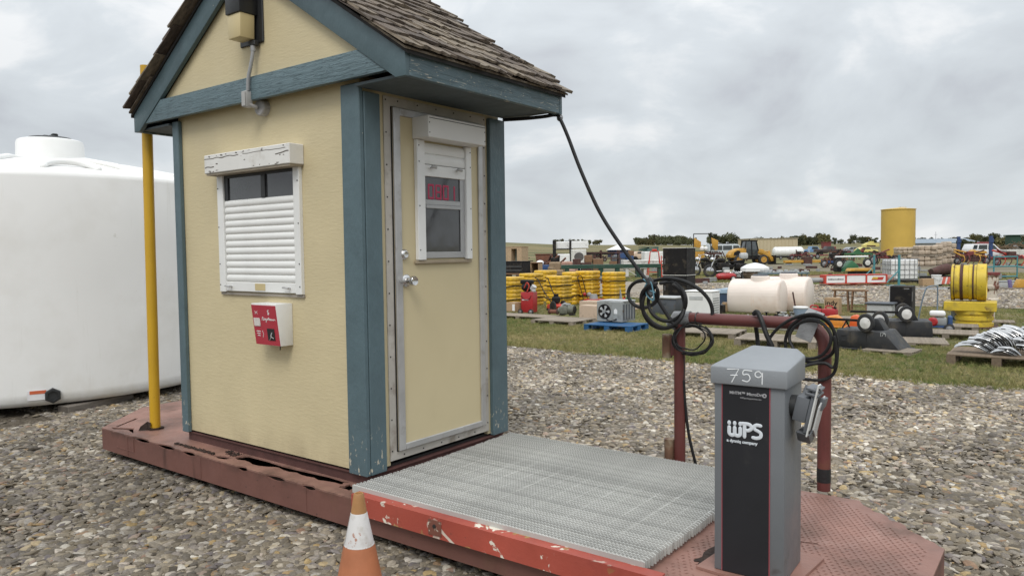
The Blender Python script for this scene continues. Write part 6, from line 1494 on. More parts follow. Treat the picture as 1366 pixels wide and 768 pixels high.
PUG = [[(.43, 1.1), (.70, 1.1), (.65, 1.58), (.45, 1.6)]]
car('pickup_truck', 'blue and white old pickup far off right of the beige shed', 'pickup', 1083, 339.5, PUP, PUG, M('pickup_blue', (.15, .27, .45), .4, var=.1, spots=[((.6, .6, .6), .8, .5, .55)]), 5.2, FACE)
car('pickup_truck', 'dark brown pickup far off, right of the blue and white one', 'pickup', 1104, 339.5, PUP, PUG, M('pickup_dark', (.05, .035, .035), .4), 5.0, FACE)
VANP = [(0, .4), (1, .4), (1, .85), (.93, 1.2), (.80, 1.95), (.72, 2.05), (.02, 2.05)]
VANG = [[(.06, 1.25), (.36, 1.25), (.36, 1.85), (.06, 1.85)], [(.38, 1.25), (.62, 1.25), (.62, 1.85), (.38, 1.85)], [(.65, 1.22), (.88, 1.22), (.79, 1.85), (.65, 1.85)]]
car('parked_van', 'pale grey van parked behind the yellow loader', 'van', 968, 346, VANP, VANG, M('van_grey', (.50, .54, .56), .35, var=.04), 5.0, FACE, .34)
car('vintage_car', 'small cream vintage car behind the white panels', 'car', 855, 349, [(0, .35), (1, .35), (1, .7), (.85, .95), (.65, 1.0), (.55, 1.25), (.25, 1.25), (.12, .95), (0, .9)], [[(.27, .98), (.55, .98), (.52, 1.2), (.3, 1.2)]], M('car_cream', (.55, .42, .32), .4), 2.6, FACE, .3)
t, k = stand('old_tractor', 'brown old tractor with cab far off between the pickups', 'tractor', 1102, 338, FACE); Bx(t, 'tractor_cab', MARO, -.9, .9, -.7, .7, 1.2, 2.6, .05); Bx(t, 'bonnet', MARO, .95, 2.2, -.4, .4, .9, 1.6, .05); Bx(t, 'tractor_roof', MARO, -1.0, 1.0, -.8, .8, 2.61, 2.72, .03); wheel(t, (-.5, -.9, .8), .8, .4, 'y'); wheel(t, (1.8, -.7, .5), .5, .3, 'y')
t, k = stand('yellow_combine', 'pale yellow harvester-like vehicle far off left of the tall tank', 'harvester', 1161, 334, FACE)
YC = M('combine_yellow', (.60, .52, .16), .5, var=.1)
MB().prism([(-3.2, 1.0), (3.0, 1.0), (3.0, 2.6), (.8, 3.0), (-1.2, 3.1), (-3.0, 2.2)], -1.2, 1.2, 'y', bev=.1).build('hull', YC, t); MB().box(-2.0, 1.5, -1.22, -1.201, 1.5, 2.0).build('dark_band', RUSTD, t); Bx(t, 'engine_deck', YC, -.5, 1.0, -.8, .8, 3.1, 3.6, .05)
for x in (-2, 2): wheel(t, (x, -1.1, .75), .75, .4, 'y')
# ---- beige shed and blue building, white tank trailer, flat beds
SHED = M('shed_beige', (.50, .42, .28), .6, var=.04, vs=.4)
t, k = stand('beige_shed', 'long beige metal shed beyond the loader', 'shed', 1033, 340, FACE)
w = 62*k; MB().box(-w/2, w/2, 0, 9, 0, 21.5*k).build('shed_wall', SHED, t)
for i in range(13): Bx(t, 'cladding_rib', SHED, -w/2+.3+i*(w-.6)/12-.04, -w/2+.3+i*(w-.6)/12+.04, -.07, -.002, 0, 21*k, 0)
Bx(t, 'shed_roof', M('shed_trim', (.40, .34, .24), .6), -w/2-.15, w/2+.15, -.15, 9.1, 21.5*k+.003, 21.5*k+.14, 0); Bx(t, 'shed_door', M('shed_door_tan', (.42, .35, .24), .6), w*.2, w*.42, -.05, -.003, 0, 12*k, 0) if 0 else None
t, k = stand('blue_building', 'long low blue-grey metal building on the far right horizon', 'building', 1262, 333, FACE)
BB = M('blue_grey_metal', (.20, .25, .30), .5, var=.05); w = 92*k
MB().box(-w/2, w/2, 0, 20, 0, 9*k).build('building_wall', M('pale_grey_metal', (.42, .45, .48), .5), t); MB().prism([(-.8, 9*k+.01), (20.5, 9*k+.01), (10, 15*k)], -w/2-.3, w/2+.3, 'x').build('building_roof', BB, t)
for i in range(6): Bx(t, 'building_door', BB, -w*.42+i*w*.16, -w*.42+i*w*.16+w*.08, -.12, -.004, 0, 6*k, 0)
t, k = stand('antenna_mast', 'thin antenna mast above the far blue-grey building', 'mast', 1248, 333, FACE); MB().cyl((0, 0, 0), (0, 0, 24*k), .12, .06, 6).build('mast', GRY, t); MB().cyl((-.6, 0, 20*k), (.6, 0, 20*k), .05, n=5).build('cross_arm', GRY, t)
t, k = stand('tank_trailer', 'long white tank trailer behind the yellow auger', 'tank trailer', 1051, 346, FACE)
m = Tr(0, 0, .95) @ Matrix.Rotation(R(90), 4, 'Y'); MB().lathe([(.001, -1.85), (.5, -1.8), (.62, -1.65), (.62, 1.65), (.5, 1.8), (.001, 1.85)], 24, m).build('tank_shell', WHT, t, smooth=50)
for i in range(7): MB().lathe([(.625, -.03), (.64, 0), (.625, .03)], 24, Tr(-1.5+i*.5, 0, .95) @ Matrix.Rotation(R(90), 4, 'Y')).build('tank_rib', WHT, t)
Bx(t, 'trailer_bed', BLK, -1.9, 1.9, -.5, .5, .22, .34, 0)
for x in (-1.1, 1.1): wheel(t, (x, -.6, .2), .2, .15, 'y')
t, k = stand('yellow_auger', 'yellow and blue beam lying on stands right of the loader', 'beam', 1080, 353, FACE+.02)
Bx(t, 'yellow_beam', CATY, -2.2, .9, -.2, .2, .18, .40, .02); Bx(t, 'blue_beam', BLUM, .902, 2.3, -.25, .25, .12, .42, .02); Bx(t, 'rusty_drive', RUSTD, -.6, .1, -.35, .35, .05, .7, .03)
for x in (-1.8, 1.9): Bx(t, 'stand', BLK, x-.15, x+.15, -.3, .3, 0, .179 if x < 0 else .119, 0)
t, k = stand('flatbed_trailer', 'low rust-red flatbed trailer right of the white tank trailer', 'trailer', 1084, 345.5, FACE)
Bx(t, 'deck', MARO, -1.6, 1.6, -.8, .8, .40, .55, .02); Bx(t, 'headboard', MARO, -1.6, -1.52, -.8, .8, .552, .95, 0)
for x in (-.5, .3): wheel(t, (x, -.75, .3), .3, .2, 'y')
t, k = stand('green_cultivator', 'bright green low field implement far off before the silver car', 'implement', 1143, 346, FACE)
Bx(t, 'toolbar', GRNJ, -1.8, 1.8, -.15, .15, .55, .75, .02)
for i in range(8): MB().tube([(-1.6+i*.45, 0, .56), (-1.5+i*.45, -.3, .3), (-1.6+i*.45, -.4, 0)], .04, 6).build('tine', GRNJ, t)
MB().prism([(-.5, .76), (.6, .76), (.1, 1.3)], -.06, .06, 'y').build('hitch', GRNJ, t)
# ---- dark implements around the tall tank, wrapped stone, lift posts
def implement(x, y, rz, lab, mats, w, seed, group=None, wr=.28):
    t, k = stand('farm_implement', lab, 'implement', x, y, rz, group); rr = random.Random(seed)
    Bx(t, 'main_frame', mats[0], -w/2, w/2, -.12, .12, .5, .66, .02); Bx(t, 'cross_beam', mats[0], -w*.4, w*.4, .5, .66, .5, .64, .02)
    for i in range(7):
        xx = -w/2+.1+i*(w-.2)/6; MB().tube(smooth_path([(xx, 0, .6), (xx+.1, -.25, .75), (xx+.15, -.4, .4), (xx, -.3, .03)], 3), .035, 6).build('tine', mats[i % len(mats)], t)
    for i in range(4): a = rr.uniform(-.4, .4); MB().tube([(rr.uniform(-w/2, w/2), rr.uniform(-.2, .5), .6), (rr.uniform(-w/2, w/2), rr.uniform(-.2, .4), rr.uniform(.9, 1.25))], .06, 6).build('arm', mats[(i+1) % len(mats)], t)
    MB().box(-.25, .25, -.1, .4, .662, 1.02, .04).build('gearbox', mats[-1], t)
    for s in (-1, 1): wheel(t, (s*w*.42, -.2, wr), wr, .16, 'y', RIMS, n=16)
    return t
implement(1178, 353, FACE, 'dark red folded implement on black wheels left of the stone pallets', [MARO, BLK, RUSTD], 2.1, 1, None, .38)
implement(1294, 353, FACE, 'yellow-decked dark implement right of the stone pallets', [RUSTD, CATY, MARO], 2.6, 2)
implement(1350, 355, FACE, 'maroon implement with bent arms at the right edge', [MARO, REDO, RUSTD], 2.8, 3)
t, k = stand('yellow_deck', 'yellow metal deck plate lying on the implement near the blue post', 'deck', 1303, 349, FACE); MB().prism([(-.75, .75), (.8, .75), (.65, .95), (-.2, 1.0), (-.4, 1.1), (-.6, .95)], -.3, .3, 'y', bev=.03).build('deck_plate', CATY, t); Bx(t, 'deck_support', RUSTD, -.5, .6, -.2, .2, 0, .748, 0)
t, k = stand('yellow_silo', 'tall round yellow tank towering over the stone pallets', 'silo', 1197.5, 342, FACE)
r0 = 20.6*k; h = 62.5*k
MB().lathe([(r0, 0), (r0, h-.1), (r0+.08, h-.08), (r0+.08, h), (r0-.1, h+.04), (.001, h+.25)], 64).build('shell', TANY, t, smooth=40)
MB().cyl((.6, 0, h+.05), (.6, 0, h+.36), .5, n=16).build('hatch', WHTD, t)
def stone_pallet(x, y, w, h, lab, rz, n):
    t, k = stand('stone_pallet', lab, 'stone pallet', x, y, rz, 'wrapped pallets of stone'); rr = random.Random(int(x))
    Bx(t, 'pallet_base', WOOD, -w/2, w/2, -.5, .5, 0, .10, 0)
    for lvl in range(n):
        z0 = .11+lvl*(h-.11)/n; H_ = (h-.11)/n-.11; off = rr.uniform(-.05, .05); nr = 2; nc = max(1, round(w/.42))
        for r_ in range(nr):
            for c_ in range(nc):
                x0 = -w/2+off+c_*w/nc; dz = H_/nr; j = lambda q: rr.uniform(-q, q)
                b = MB(); b.box(x0+.004, x0+w/nc-.004, -.46+j(.08), .5+j(.06), z0+r_*dz, z0+(r_+1)*dz-.006, .085, seg=3)
                b.v = [(p[0]+.03*noise.noise((p[0]*5, p[1]*5, p[2]*5+x)), p[1]+.05*noise.noise((p[0]*4+7, p[1]*4, p[2]*6+x)), p[2]+.02*noise.noise((p[0]*6, p[1]*5+3, p[2]*5+x))) for p in b.v]
                b.build('stone', STONE, t, smooth=60)
        if lvl < n-1: Bx(t, 'slip_sheet', WOOD, -w/2-.0, w/2+.0, -.5, .5, z0+H_+.005, z0+H_+.09, 0)
ga = mpp(at(1234, 355))
for i, (x, y, w, h, rz) in enumerate([(1204, 350, 1.25, 1.5, FACE), (1218.5, 349, .5, 1.5, FACE), (1233, 356, 1.3, 1.62, FACE), (1249.5, 355, .40, 1.65, FACE), (1256, 353.5, .38, 1.8, FACE), (1262, 353, .38, 1.9, FACE), (1268, 352, .40, 1.75, FACE)]):
    stone_pallet(x, y, w, h, ['wrapped stone pallet, leftmost of its row under the yellow silo', 'rusty-tinged stone pallet, second from the left, set back', 'broad wrapped stone pallet standing forward, third from the left', 'narrow stone pallet just right of the broad forward one', 'tall stone pallet, fifth from the left in its row', 'tallest stone pallet, sixth from the left in its row', 'rightmost stone pallet, nearest the blue lift post'][i], rz, 2)
def lift_post(x, y, h, lab):
    t, k = stand('lift_post', lab, 'post', x, y, FACE, 'blue steel lift posts'); h = h*k; BP = M('lift_blue', (.025, .055, .16), .5, var=.1)
    MB().box(-.13, .13, -.13, -.04, .06, h, .01).box(-.13, -.06, -.039, .14, .06, h).box(.06, .13, -.039, .14, .06, h).build('column', BP, t, kind=None); Bx(t, 'base_plate', BLK, -.3, .3, -.3, .3, 0, .059, 0); Bx(t, 'carriage', BP, -.18, .18, -.19, -.131, h*.72, h*.9, .01)
lift_post(1278.5, 345.5, 30, 'blue steel lift post, left one, beside the stone pallets'); lift_post(1321.5, 346.5, 32, 'blue steel lift post, right one, before the white SUV')
t, k = stand('white_trailer', 'long low white trailer wall at the right edge behind the maroon implement', 'trailer', 1358, 346, FACE); Bx(t, 'trailer_wall', WHTD, -1.5, 2.0, -.6, .6, .35, 1.0, .02); Bx(t, 'trailer_floor', GRY, -1.6, 2.1, -.7, .7, .25, .349, 0)
for x in (-.6, .8): wheel(t, (x, -.65, .25), .25, .18, 'y')
for i in range(4): Bx(t, 'stake', WHTD, -1.3+i*1.0, -1.2+i*1.0, -.64, -.601, .35, 1.05, 0)
# ---- the red and white auger, IBC tote, frames and small things on the near side
t, k = stand('sign_auger', 'long red-framed white panelled machine on skids with blurred lettering', 'machine', 1139, 381, FACE+.03)
s = k
for i in range(3):
    x0 = (-41+i*27.3)*s; x1 = x0+26*s
    Bx(t, 'panel', WHT, x0, x1, -.2, .2, 4.2*s, 14*s, .01)
for x in (-41.6, -14.2, 13.1, 40.2): Bx(t, 'frame_post', REDO, x*s-.03, x*s+.03, -.23, .23, 3.2*s, 15*s, .005)
Bx(t, 'top_rail', REDO, -42*s, 40.5*s, -.22, .22, 14.1*s, 15.2*s, .005); Bx(t, 'skid', RUSTM, -43*s, 42*s, -.24, .24, 0, 1.6*s, .01); Bx(t, 'lower_rail', REDO, -42*s, 40.5*s, -.22, .22, 3.0*s, 4.1*s, .005)
for x in (-30, 0, 30): Bx(t, 'skid_leg', RUSTM, x*s-.04, x*s+.04, -.2, .2, 1.65*s, 2.95*s, 0)
MB().tube([(-74*s, .05, 8*s), (-42.5*s, 0, 8*s)], 3.2*s, 14).build('auger_tube', GRY, t); MB().lathe([(5*s, 0), (5.4*s, .1), (4.8*s, .28), (4.2*s, .34)], 14, Tr(40.6*s, 0, 9*s) @ Matrix.Rotation(R(90), 4, 'Y')).build('rusty_end', M('rust_mesh', (.32, .20, .17), .8, var=.3, vs=12), t)
def marks(x0, x1, z, h, mat, nm, sd):
    b = MB(); rr = random.Random(sd); x = x0
    while x < x1:
        w_ = rr.uniform(.02, .06); b.box(x, x+w_, -.206, -.2015, z, z+h*rr.uniform(.7, 1)); x += w_+rr.uniform(.008, .02)
    b.build(nm, mat, t, kind='stuff')
marks(-38*s, -18*s, 8.4*s, 1.6*s, BLK, 'lettering', 1)
MB().prism([(20*s, 7.5*s), (35*s, 7.5*s), (37*s, 11.5*s), (22*s, 11.5*s)], -.2065, -.2012, 'y').build('emblem', REDO, t); MB().prism([(20.5*s, 9.2*s), (28*s, 9.0*s), (29*s, 11.2*s), (22.5*s, 11.2*s)], -.2105, -.207, 'y').build('emblem_flash', M('emblem_yellow', (.62, .48, .06), .5), t)
t, k = stand('steel_beams', 'rust-tinted steel beams lying behind the white panelled machine', 'beams', 1090, 374, FACE)
for i in range(4): Bx(t, 'beam', RUSTM if i % 2 else CARDP, -2.2+i*.3, 2.4+i*.2, i*.12, i*.12+.09, .12+.03*(i % 2), .20+.03*(i % 2), 0)
for x in (-1.8, 1.5): Bx(t, 'bearer', WOOD, x, x+.12, -.05, .6, 0, .119, 0)
t, k = stand('green_mower', 'green upturned garden machine with white wheels behind the panelled machine', 'mower', 1131, 365, FACE)
MB().prism([(-.55, .12), (.5, .12), (.45, .45), (.1, .75), (-.1, .55)], -.3, .3, 'y', bev=.04).build('hood', GRNJ, t); MB().box(.1, .9, -.35, .35, .1, .32, .04).build('deck', GRNJ, t)
for x, z in ((-.62, .55), (.92, .6)): wheel(t, (x, -.3, z), .24, .16, 'y', RIMW)
MB().cyl((-.75, -.1, .93), (1.05, -.1, .93), .05, n=8).build('axle_bar', WHT, t); MB().box(-.7, -.45, -.3, .3, .1, .9, .05).build('engine', BLK, t)
MB().tube([(.92, -.2, .6), (.92, -.1, .93)], .03, 6).build('strut', BLK, t)
t, k = stand('yellow_cover', 'low yellow deck cover before the green garden machine', 'cover', 1147, 369, FACE); MB().prism([(-.62, .28), (.62, .28), (.56, .42), (-.52, .42)], -.3, .3, 'y', bev=.03).build('cover_shell', CATY, t); Bx(t, 'dark_skirt', BLK, -.5, .5, -.25, .25, 0, .279, .02)
t, k = stand('ibc_tote', 'white liquid tote in a steel cage right of the panelled machine', 'tote', 1200, 377, FACE-.1)
w, d, h = 1.1, 1.0, .95; Bx(t, 'bottle', WHT, -w/2+.03, w/2-.03, -d/2+.03, d/2-.03, .13, h, .06); b = MB()
for i in range(7):
    x = -w/2+i*w/6; b.tube([(x, -d/2, .12), (x, -d/2, h)], .011, 5)
    y = -d/2+i*d/6; b.tube([(w/2, y, .12), (w/2, y, h)], .011, 5); b.tube([(-w/2, y, .12), (-w/2, y, h)], .011, 5)
for z in (.14, .35, .55, .75, h): b.tube([(-w/2, -d/2, z), (w/2, -d/2, z), (w/2, d/2, z), (-w/2, d/2, z)], .012, 5, closed=True)
b.build('cage', RIMS, t); Bx(t, 'pallet_base', BLK, -w/2, w/2, -d/2, d/2, 0, .115, .01); MB().cyl((0, 0, h-.02), (0, 0, h+.05), .11, n=16).build('cap', GRY, t)
def teal_pole(x, y, h, lab):
    t, k = stand('teal_prop', lab, 'post', x, y, FACE, 'teal steel posts with braces'); MB().cyl((0, 0, 0), (0, 0, h), .045, n=10).build('post', TEAL, t); MB().tube([(0, 0, h*.5), (-.45, 0, .12)], .025, 6).build('brace', TEAL, t); Bx(t, 'foot', TEAL, -.5, .2, -.1, .1, 0, .04, 0)
teal_pole(1199, 381, 1.15, 'teal braced post before the caged white tote'); teal_pole(1166, 372, 1.1, 'teal braced post behind the panelled machine')
t, k = stand('plastic_bucket', 'white plastic bucket left of the yellow reel', 'bucket', 1249, 381, FACE); MB().lathe([(.13, 0), (.165, .37), (.175, .375), (.175, .40), (.16, .40)], 20).build('bucket_body', WHT, t); MB().tube([(-.165, 0, .36), (-.12, -.14, .25), (0, -.19, .2), (.12, -.14, .25), (.165, 0, .36)], .006, 6).build('bail', RIMS, t)
carton(1237, 381, .5, .3, .26, 'flattened brown carton left of the white bucket', FACE)
t, k = stand('barrier_board', 'red and white striped barrier board right of the white bucket', 'barrier', 1261, 381, FACE); Bx(t, 'board', M('barrier_red', (.6, .14, .10), .5), -.26, .26, -.02, .02, .06, .32, .005)
for i in range(3): MB().prism([(-.22+i*.18, .065), (-.16+i*.18, .065), (-.10+i*.18, .315), (-.16+i*.18, .315)], -.024, -.0205, 'y').build('white_stripe', WHT, t)
Bx(t, 'foot', BLK, -.28, -.2, -.15, .15, 0, .059, 0); Bx(t, 'foot', BLK, .2, .28, -.15, .15, 0, .059, 0)
t, k = stand('rusty_drum', 'dark rusty drum lying on black beams behind the white bucket', 'drum', 1251, 374, FACE); m = Tr(.1, 0, .42) @ Rz(.2) @ Matrix.Rotation(R(82), 4, 'Y'); MB().lathe([(.15, -.45), (.2, -.1), (.24, .1), (.24, .38), (.2, .42), (.0001, .42)], 18, m).build('drum_body', RUSTD, t); Bx(t, 'black_beam', BLK, -.7, .5, -.2, .2, 0, .2, .01)
t, k = stand('teal_cart', 'teal tubular cart frame at the right edge behind the spool', 'cart', 1341, 376, FACE+.1)
b = frame_mb([((-.5, 0, .1), (-.5, 0, 1.0)), ((.5, 0, .1), (.5, 0, 1.0)), ((-.5, 0, 1.0), (.5, 0, 1.0)), ((-.5, 0, .62), (.5, 0, .62)), ((-.5, 0, .22), (.5, 0, .22)), ((-.5, .5, .1), (-.5, .5, .7)), ((-1.1, 0, .6), (-.5, 0, .6)), ((-1.1, 0, .1), (-1.1, 0, .6)), ((.5, 0, .6), (.85, 0, .55))], .03); b.build('tube_frame', TEAL, t)
for x in (-.45, .45): wheel(t, (x, -.05, .09), .09, .05, 'y')
Bx(t, 'grey_tray', GRY, -1.0, -.3, -.2, .3, .12, .34, .02)
t, k = stand('yellow_stand', 'small yellow A-shaped machine stand at the right edge', 'stand', 1360, 386, FACE); MB().prism([(-.18, .06), (.2, .06), (.08, .34), (-.05, .34)], -.12, .12, 'y', bev=.02).build('stand_body', CATY, t); Bx(t, 'base_board', WOOD, -.5, .5, -.2, .2, 0, .059, 0); MB().cyl((-.3, 0, .06), (-.34, 0, .33), .06, n=8).build('violet_motor', M('violet_grey', (.16, .13, .28), .5), t)
t, k = stand('metal_trough', 'long shallow grey trough near the teal cart', 'trough', 1336, 383, FACE); MB().prism([(-.5, 0), (.5, 0), (.6, .2), (-.6, .2)], -.25, .25, 'y', bev=.01).build('trough_body', GRYL, t); MB().box(-.62, .62, -.27, .27, .201, .225).build('rim', GRY, t)
t, k = stand('red_strip_pile', 'red striped boards lying on dark planks left of the reel', 'boards', 1232, 386, FACE)
for i in range(3): Bx(t, 'board', BLK if i else GRYL, -.9+i*.2, .7+i*.2, i*.15-.2, i*.15-.07, 0, .05, 0)
# ---- brush heap and trees
LEAFS = []
def leaf_mat(name, a, b_, c_):
    m = bpy.data.materials.new(name); m.use_nodes = True; nt = m.node_tree; N = nt.nodes.new; L = nt.links.new; p = nt.nodes['Principled BSDF']; p.inputs['Roughness'].default_value = .7; p.inputs['Specular IOR Level'].default_value = .2
    tc = N('ShaderNodeTexCoord'); n = N('ShaderNodeTexNoise'); n.inputs['Scale'].default_value = 1.3; n.inputs['Detail'].default_value = 5; L(tc.outputs['Object'], n.inputs['Vector']); cr = N('ShaderNodeValToRGB'); L(n.outputs[0], cr.inputs[0]); e = cr.color_ramp.elements
    e[0].position = .3; e[0].color = (*a, 1); e[1].position = .7; e[1].color = (*c_, 1); x = e.new(.5); x.color = (*b_, 1)
    oi = N('ShaderNodeObjectInfo'); mr = N('ShaderNodeMapRange'); L(oi.outputs['Random'], mr.inputs[0]); mr.inputs[3].default_value = .7; mr.inputs[4].default_value = 1.3; s = N('ShaderNodeVectorMath'); s.operation = 'SCALE'; L(cr.outputs[0], s.inputs[0]); L(mr.outputs[0], s.inputs['Scale']); L(s.outputs[0], p.inputs['Base Color']); return m
LG = leaf_mat('leaf_green', (.055, .062, .035), (.085, .092, .045), (.12, .12, .055)); LO = leaf_mat('leaf_olive', (.075, .075, .035), (.12, .11, .045), (.17, .145, .06)); BARK = M('bark', (.09, .075, .06), .9)  # greens lightened to paint distance haze into the far foliage
def crown_mesh(seed, conifer=0):
    rr = random.Random(seed); b = MB(); blobs = [(rr.uniform(-.36, .36), rr.uniform(-.36, .36), rr.uniform(.14, .85), rr.uniform(.14, .27)) for _ in range(11)]+[(0, 0, .55, .3), (0, 0, .25, .3)]
    for (cx, cy, cz, cr_) in blobs:
        for i in range(66):
            v = Vector((rr.gauss(0, 1), rr.gauss(0, 1), rr.gauss(0, 1))).normalized()*cr_*rr.uniform(.5, 1.12); c = Vector((cx, cy, cz))+v*Vector((1, 1, .8)) if 0 else Vector((cx+v.x, cy+v.y, cz+v.z*.85))
            s = rr.uniform(.022, .055); m = Tr(*c) @ Euler((rr.uniform(0, 6), rr.uniform(0, 6), 0)).to_matrix().to_4x4()
            b.add([(-s, -s*.7, 0), (s*.8, -s, s*.3), (s, s*.6, 0), (-s*.5, s, s*.25)], [(0, 1, 2, 3)], m)
    return b
def trunk_mesh(seed):
    rr = random.Random(seed); b = MB(); b.tube([(0, 0, 0), (.01, 0, .3), (rr.uniform(-.03, .03), 0, .65)], .03, 6, rs=[.035, .025, .012])
    for i in range(4): a = rr.uniform(0, 6); b.tube([(0, 0, .28+.08*i), (.22*math.cos(a), .22*math.sin(a), .5+.08*i)], .01, 5, rs=[.012, .004])
    return b
CR = {}
def tree(x, D, h, wd, lab, grp, v=0, mat=None, name='tree'):
    p = far_p(x, D); t = thing(name, lab, 'tree', tuple(p), random.uniform(0, 6), grp)
    key = (v, (mat or LG).name)
    if key not in CR:
        o = crown_mesh(v).build('crown', mat or LG, t, smooth=0); q = trunk_mesh(v).build('trunk', BARK, t); CR[key] = (o.data, q.data)
    else: o = link('crown', CR[key][0], t); q = link('trunk', CR[key][1], t)
    for c in (o, q): c.scale = (wd, wd, h)
rr = random.Random(21)
def wood(name, rows):
    """a far-off wood that reads as one mass"""
    b = MB(); protos = [crown_mesh(v) for v in range(6)]; b2 = MB()
    for x0, x1, n, D, h0, h1 in rows:
        for q in range(n):
            x = x0+(x1-x0)*(q+.5)/n+rr.uniform(-1.5, 1.5); h = rr.uniform(h0, h1)*.88; w_ = h*rr.uniform(.6, 1.5); p = far_p(x, D+rr.uniform(-25, 25)); c = protos[rr.randrange(6)]
            m = Matrix.Translation(p) @ Rz(rr.uniform(0, 6)) @ Matrix.Diagonal((w_, w_, h, 1)); (b if rr.random() < .68 else b2).add(c.v, c.f, m)
    b.build(name, LG, kind='stuff', smooth=0); b2.build(name, LO, kind='stuff', smooth=0)
wood('distant_wood', [(742, 800, 15, 560, 2.4, 5.6), (850, 930, 30, 520, 4.4, 8.2), (850, 925, 16, 480, 3.4, 5.4)])
wood('distant_wood', [(1052, 1100, 22, 480, 4.5, 8.0), (1006, 1052, 10, 470, 4.5, 6.6), (1290, 1330, 10, 380, 3.0, 5.5), (1332, 1380, 14, 240, 2.4, 4.4), (1070, 1300, 30, 700, 2.0, 4.0)])
ORD = ['first', 'second', 'third', 'fourth', 'fifth', 'sixth', 'seventh', 'eighth']
for q, (x, h) in enumerate(((947, 6.0), (953, 8.2), (960, 7.2), (967, 5.2), (974, 8.0), (981, 6.4))): tree(x, 430, h, h*.8, 'grey-green tree behind the yellow loader, %s from the left in its row' % ORD[q], 'trees behind the loader', q)
for q, (x, h, w_) in enumerate(((1107, 3.4, 3), (1114, 4.2, 3), (1121, 3.2, 3.4), (1134, 3.4, 3), (1138, 5.2, 3.6), (1150, 3.9, 6), (1158, 3.6, 5), (1166, 3.0, 4))): tree(x, 440, h, w_, 'low bushy tree before the far fields left of the yellow silo, %s from the left' % ORD[q], 'bushy trees left of the silo', q % 6, LG if q % 3 else LO)
t, k = stand('brush_heap', 'brown heap of cut brush behind the white SUV at the right edge', 'brush heap', 1352, 342, FACE); b = MB(); rr = random.Random(6)
for j in range(260):
    x = rr.uniform(-3.6, 3.2); y = rr.uniform(-1, 1); z = max(.05, (1.7-.25*abs(x))*rr.uniform(.2, 1)); a = rr.uniform(0, 6); e = rr.uniform(.1, .9); l = rr.uniform(.5, 1.3); b.tube([(x, y, z), (x+l*math.cos(a)*math.cos(e), y+l*math.sin(a)*math.cos(e), z+l*math.sin(e)*.6)], .035, 4)
b.build('brush', M('brush_brown', (.17, .12, .075), .9, var=.3), t, kind='stuff')
t, k = stand('scrub_clump', 'dark green scrub behind the blue lift posts', 'shrub', 1287, 344, FACE); b = crown_mesh(3); b.build('foliage', LG, t, smooth=0).scale = (3.4, 2.5, 2.2)
t, k = stand('red_header', 'long maroon harvester header on a trailer behind the SUV roof', 'header', 1305, 336.5, FACE); MB().cyl((-2.6, 0, 1.75), (2.6, 0, 1.75), .3, n=10).build('reel_tube', MARO, t); Bx(t, 'header_back', MARO, -2.8, 2.8, .2, .6, 1.2, 2.2, .05)
for x in (-1.5, 1.5): wheel(t, (x, 0, .45), .45, .25, 'y'); Bx(t, 'leg', BLK, x-.1, x+.1, -.1, .1, .5, 1.3, 0)
t, k = stand('far_tractor', 'dark green tractor cab showing above the brush heap at the right', 'tractor', 1351, 338, FACE); Bx(t, 'tractor_cab', GRNP, -.9, .9, -.8, .8, 1.3, 3.0, .08); Bx(t, 'tractor_roof', GRNP, -1.1, 1.1, -1, 1, 3.01, 3.2, .05); Bx(t, 'bonnet', GRNP, .95, 2.6, -.5, .5, 1.0, 1.9, .08); wheel(t, (-.4, -1.0, .9), .9, .5, 'y'); wheel(t, (2.0, -.8, .6), .6, .3, 'y')

# ---- dark clutter beyond the yellow stacks
implement(795, 349, FACE+.1, 'dark rusty implement beyond the green bench, left of the canopy tent', [RUSTD, BLK, BLK], 2.6, 11)
implement(842, 348, FACE, 'black and brown implement right of the canopy tent', [BLK, RUSTD, BLK], 2.4, 12)
t, k = stand('long_girder', 'long dark steel girder on blocks left of the canopy tent', 'girder', 793, 350, FACE); Bx(t, 'girder_web', BLK, -1.9, 2.4, -.12, .12, .9, 1.25, .01)
for x in (-1.6, 0, 2.1): Bx(t, 'block', RUSTD, x-.15, x+.15, -.25, .25, 0, .899, 0)
implement(770, 353, FACE, 'small dark implement in front of the perched white cabinet', [BLK, RUSTD, RUSTM], 1.8, 13)
implement(740, 365, FACE, 'rusty spidery implement between the wooden desk and the armchairs', [RUSTD, RUSTM, BLK], 1.6, 14)

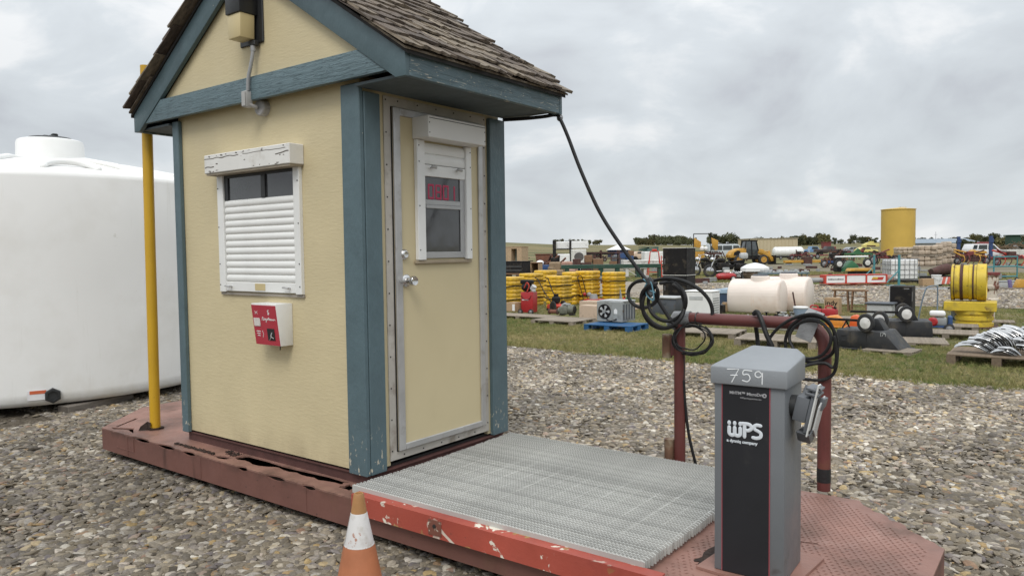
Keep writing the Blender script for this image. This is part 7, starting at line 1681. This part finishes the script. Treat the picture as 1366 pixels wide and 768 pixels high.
# more of the crowded rows far off
LBL = ['far dark implement standing left of the beige shed end', 'far maroon implement in front of the white tank trailer', 'far rusty implement between the pickups and the silver car', 'far dark implement behind the green cultivator', 'far brown implement left of the pale yellow car', 'far black implement right behind the green garden machine', 'far maroon implement right of the yellow silo foot', 'far dark implement between the stone pallets and the left lift post', 'far rusty implement behind the maroon arms at the right edge', 'far black implement in the gap before the white SUV']
for q, (x, y, w_) in enumerate(((1000, 341, 3.0), (1066, 347, 2.2), (1120, 340, 3.6), (1150, 342.5, 2.6), (1127, 346, 2.2), (1112, 357, 1.6), (1226, 345, 2.4), (1281, 350, 1.2))):
    implement(x, y, FACE+rr.uniform(-.6, .6), LBL[q], [[BLK, RUSTD, MARO], [MARO, RUSTD, BLK], [RUSTM, RUSTD, BLK]][q % 3], w_, 30+q)
def crate_row(x, y, n, lab, mats):
    t, k = stand('crate_stack', lab, 'crates', x, y, FACE, 'stacks of crates far off')
    for q in range(n):
        Bx(t, 'crate', mats[q % len(mats)], -n*.35+q*.7, -n*.35+q*.7+.62, -.3, .3, 0, .5+.22*((q*7) % 3), .03)
    for q in range(n-1): Bx(t, 'upper_crate', mats[(q+1) % len(mats)], -n*.35+q*.7+.2, -n*.35+q*.7+.66, -.25, .2, .5+.22*((q*7) % 3)+.005, .95+.22*((q*7) % 3), .03)
crate_row(835, 356, 4, 'mixed crates beneath the canopy tent behind the green bench', [WOODB, SLATE, BLUM]); crate_row(783, 366, 3, 'dark crates in the gap behind the lone yellow stack', [BLK, RUSTD, WOODB])
# loose boards, pipes and scraps lying about the rows
b = MB(); b2 = MB(); rr = random.Random(77)
for q in range(170):
    x = rr.uniform(690, 1366); y = rr.choice((rr.uniform(366, 380), rr.uniform(352, 364), rr.uniform(340, 352))); p = at(x, y); l = rr.uniform(.15, .9); m = Matrix.Translation(p) @ Rz(rr.uniform(0, 3))
    (b if q % 3 else b2).box(-l/2, l/2, -.08, .08, 0, rr.uniform(.05, .22), .01, m=m)
b.build('loose_scrap', RUSTD, kind='stuff'); b2.build('loose_scrap', GRY, kind='stuff')
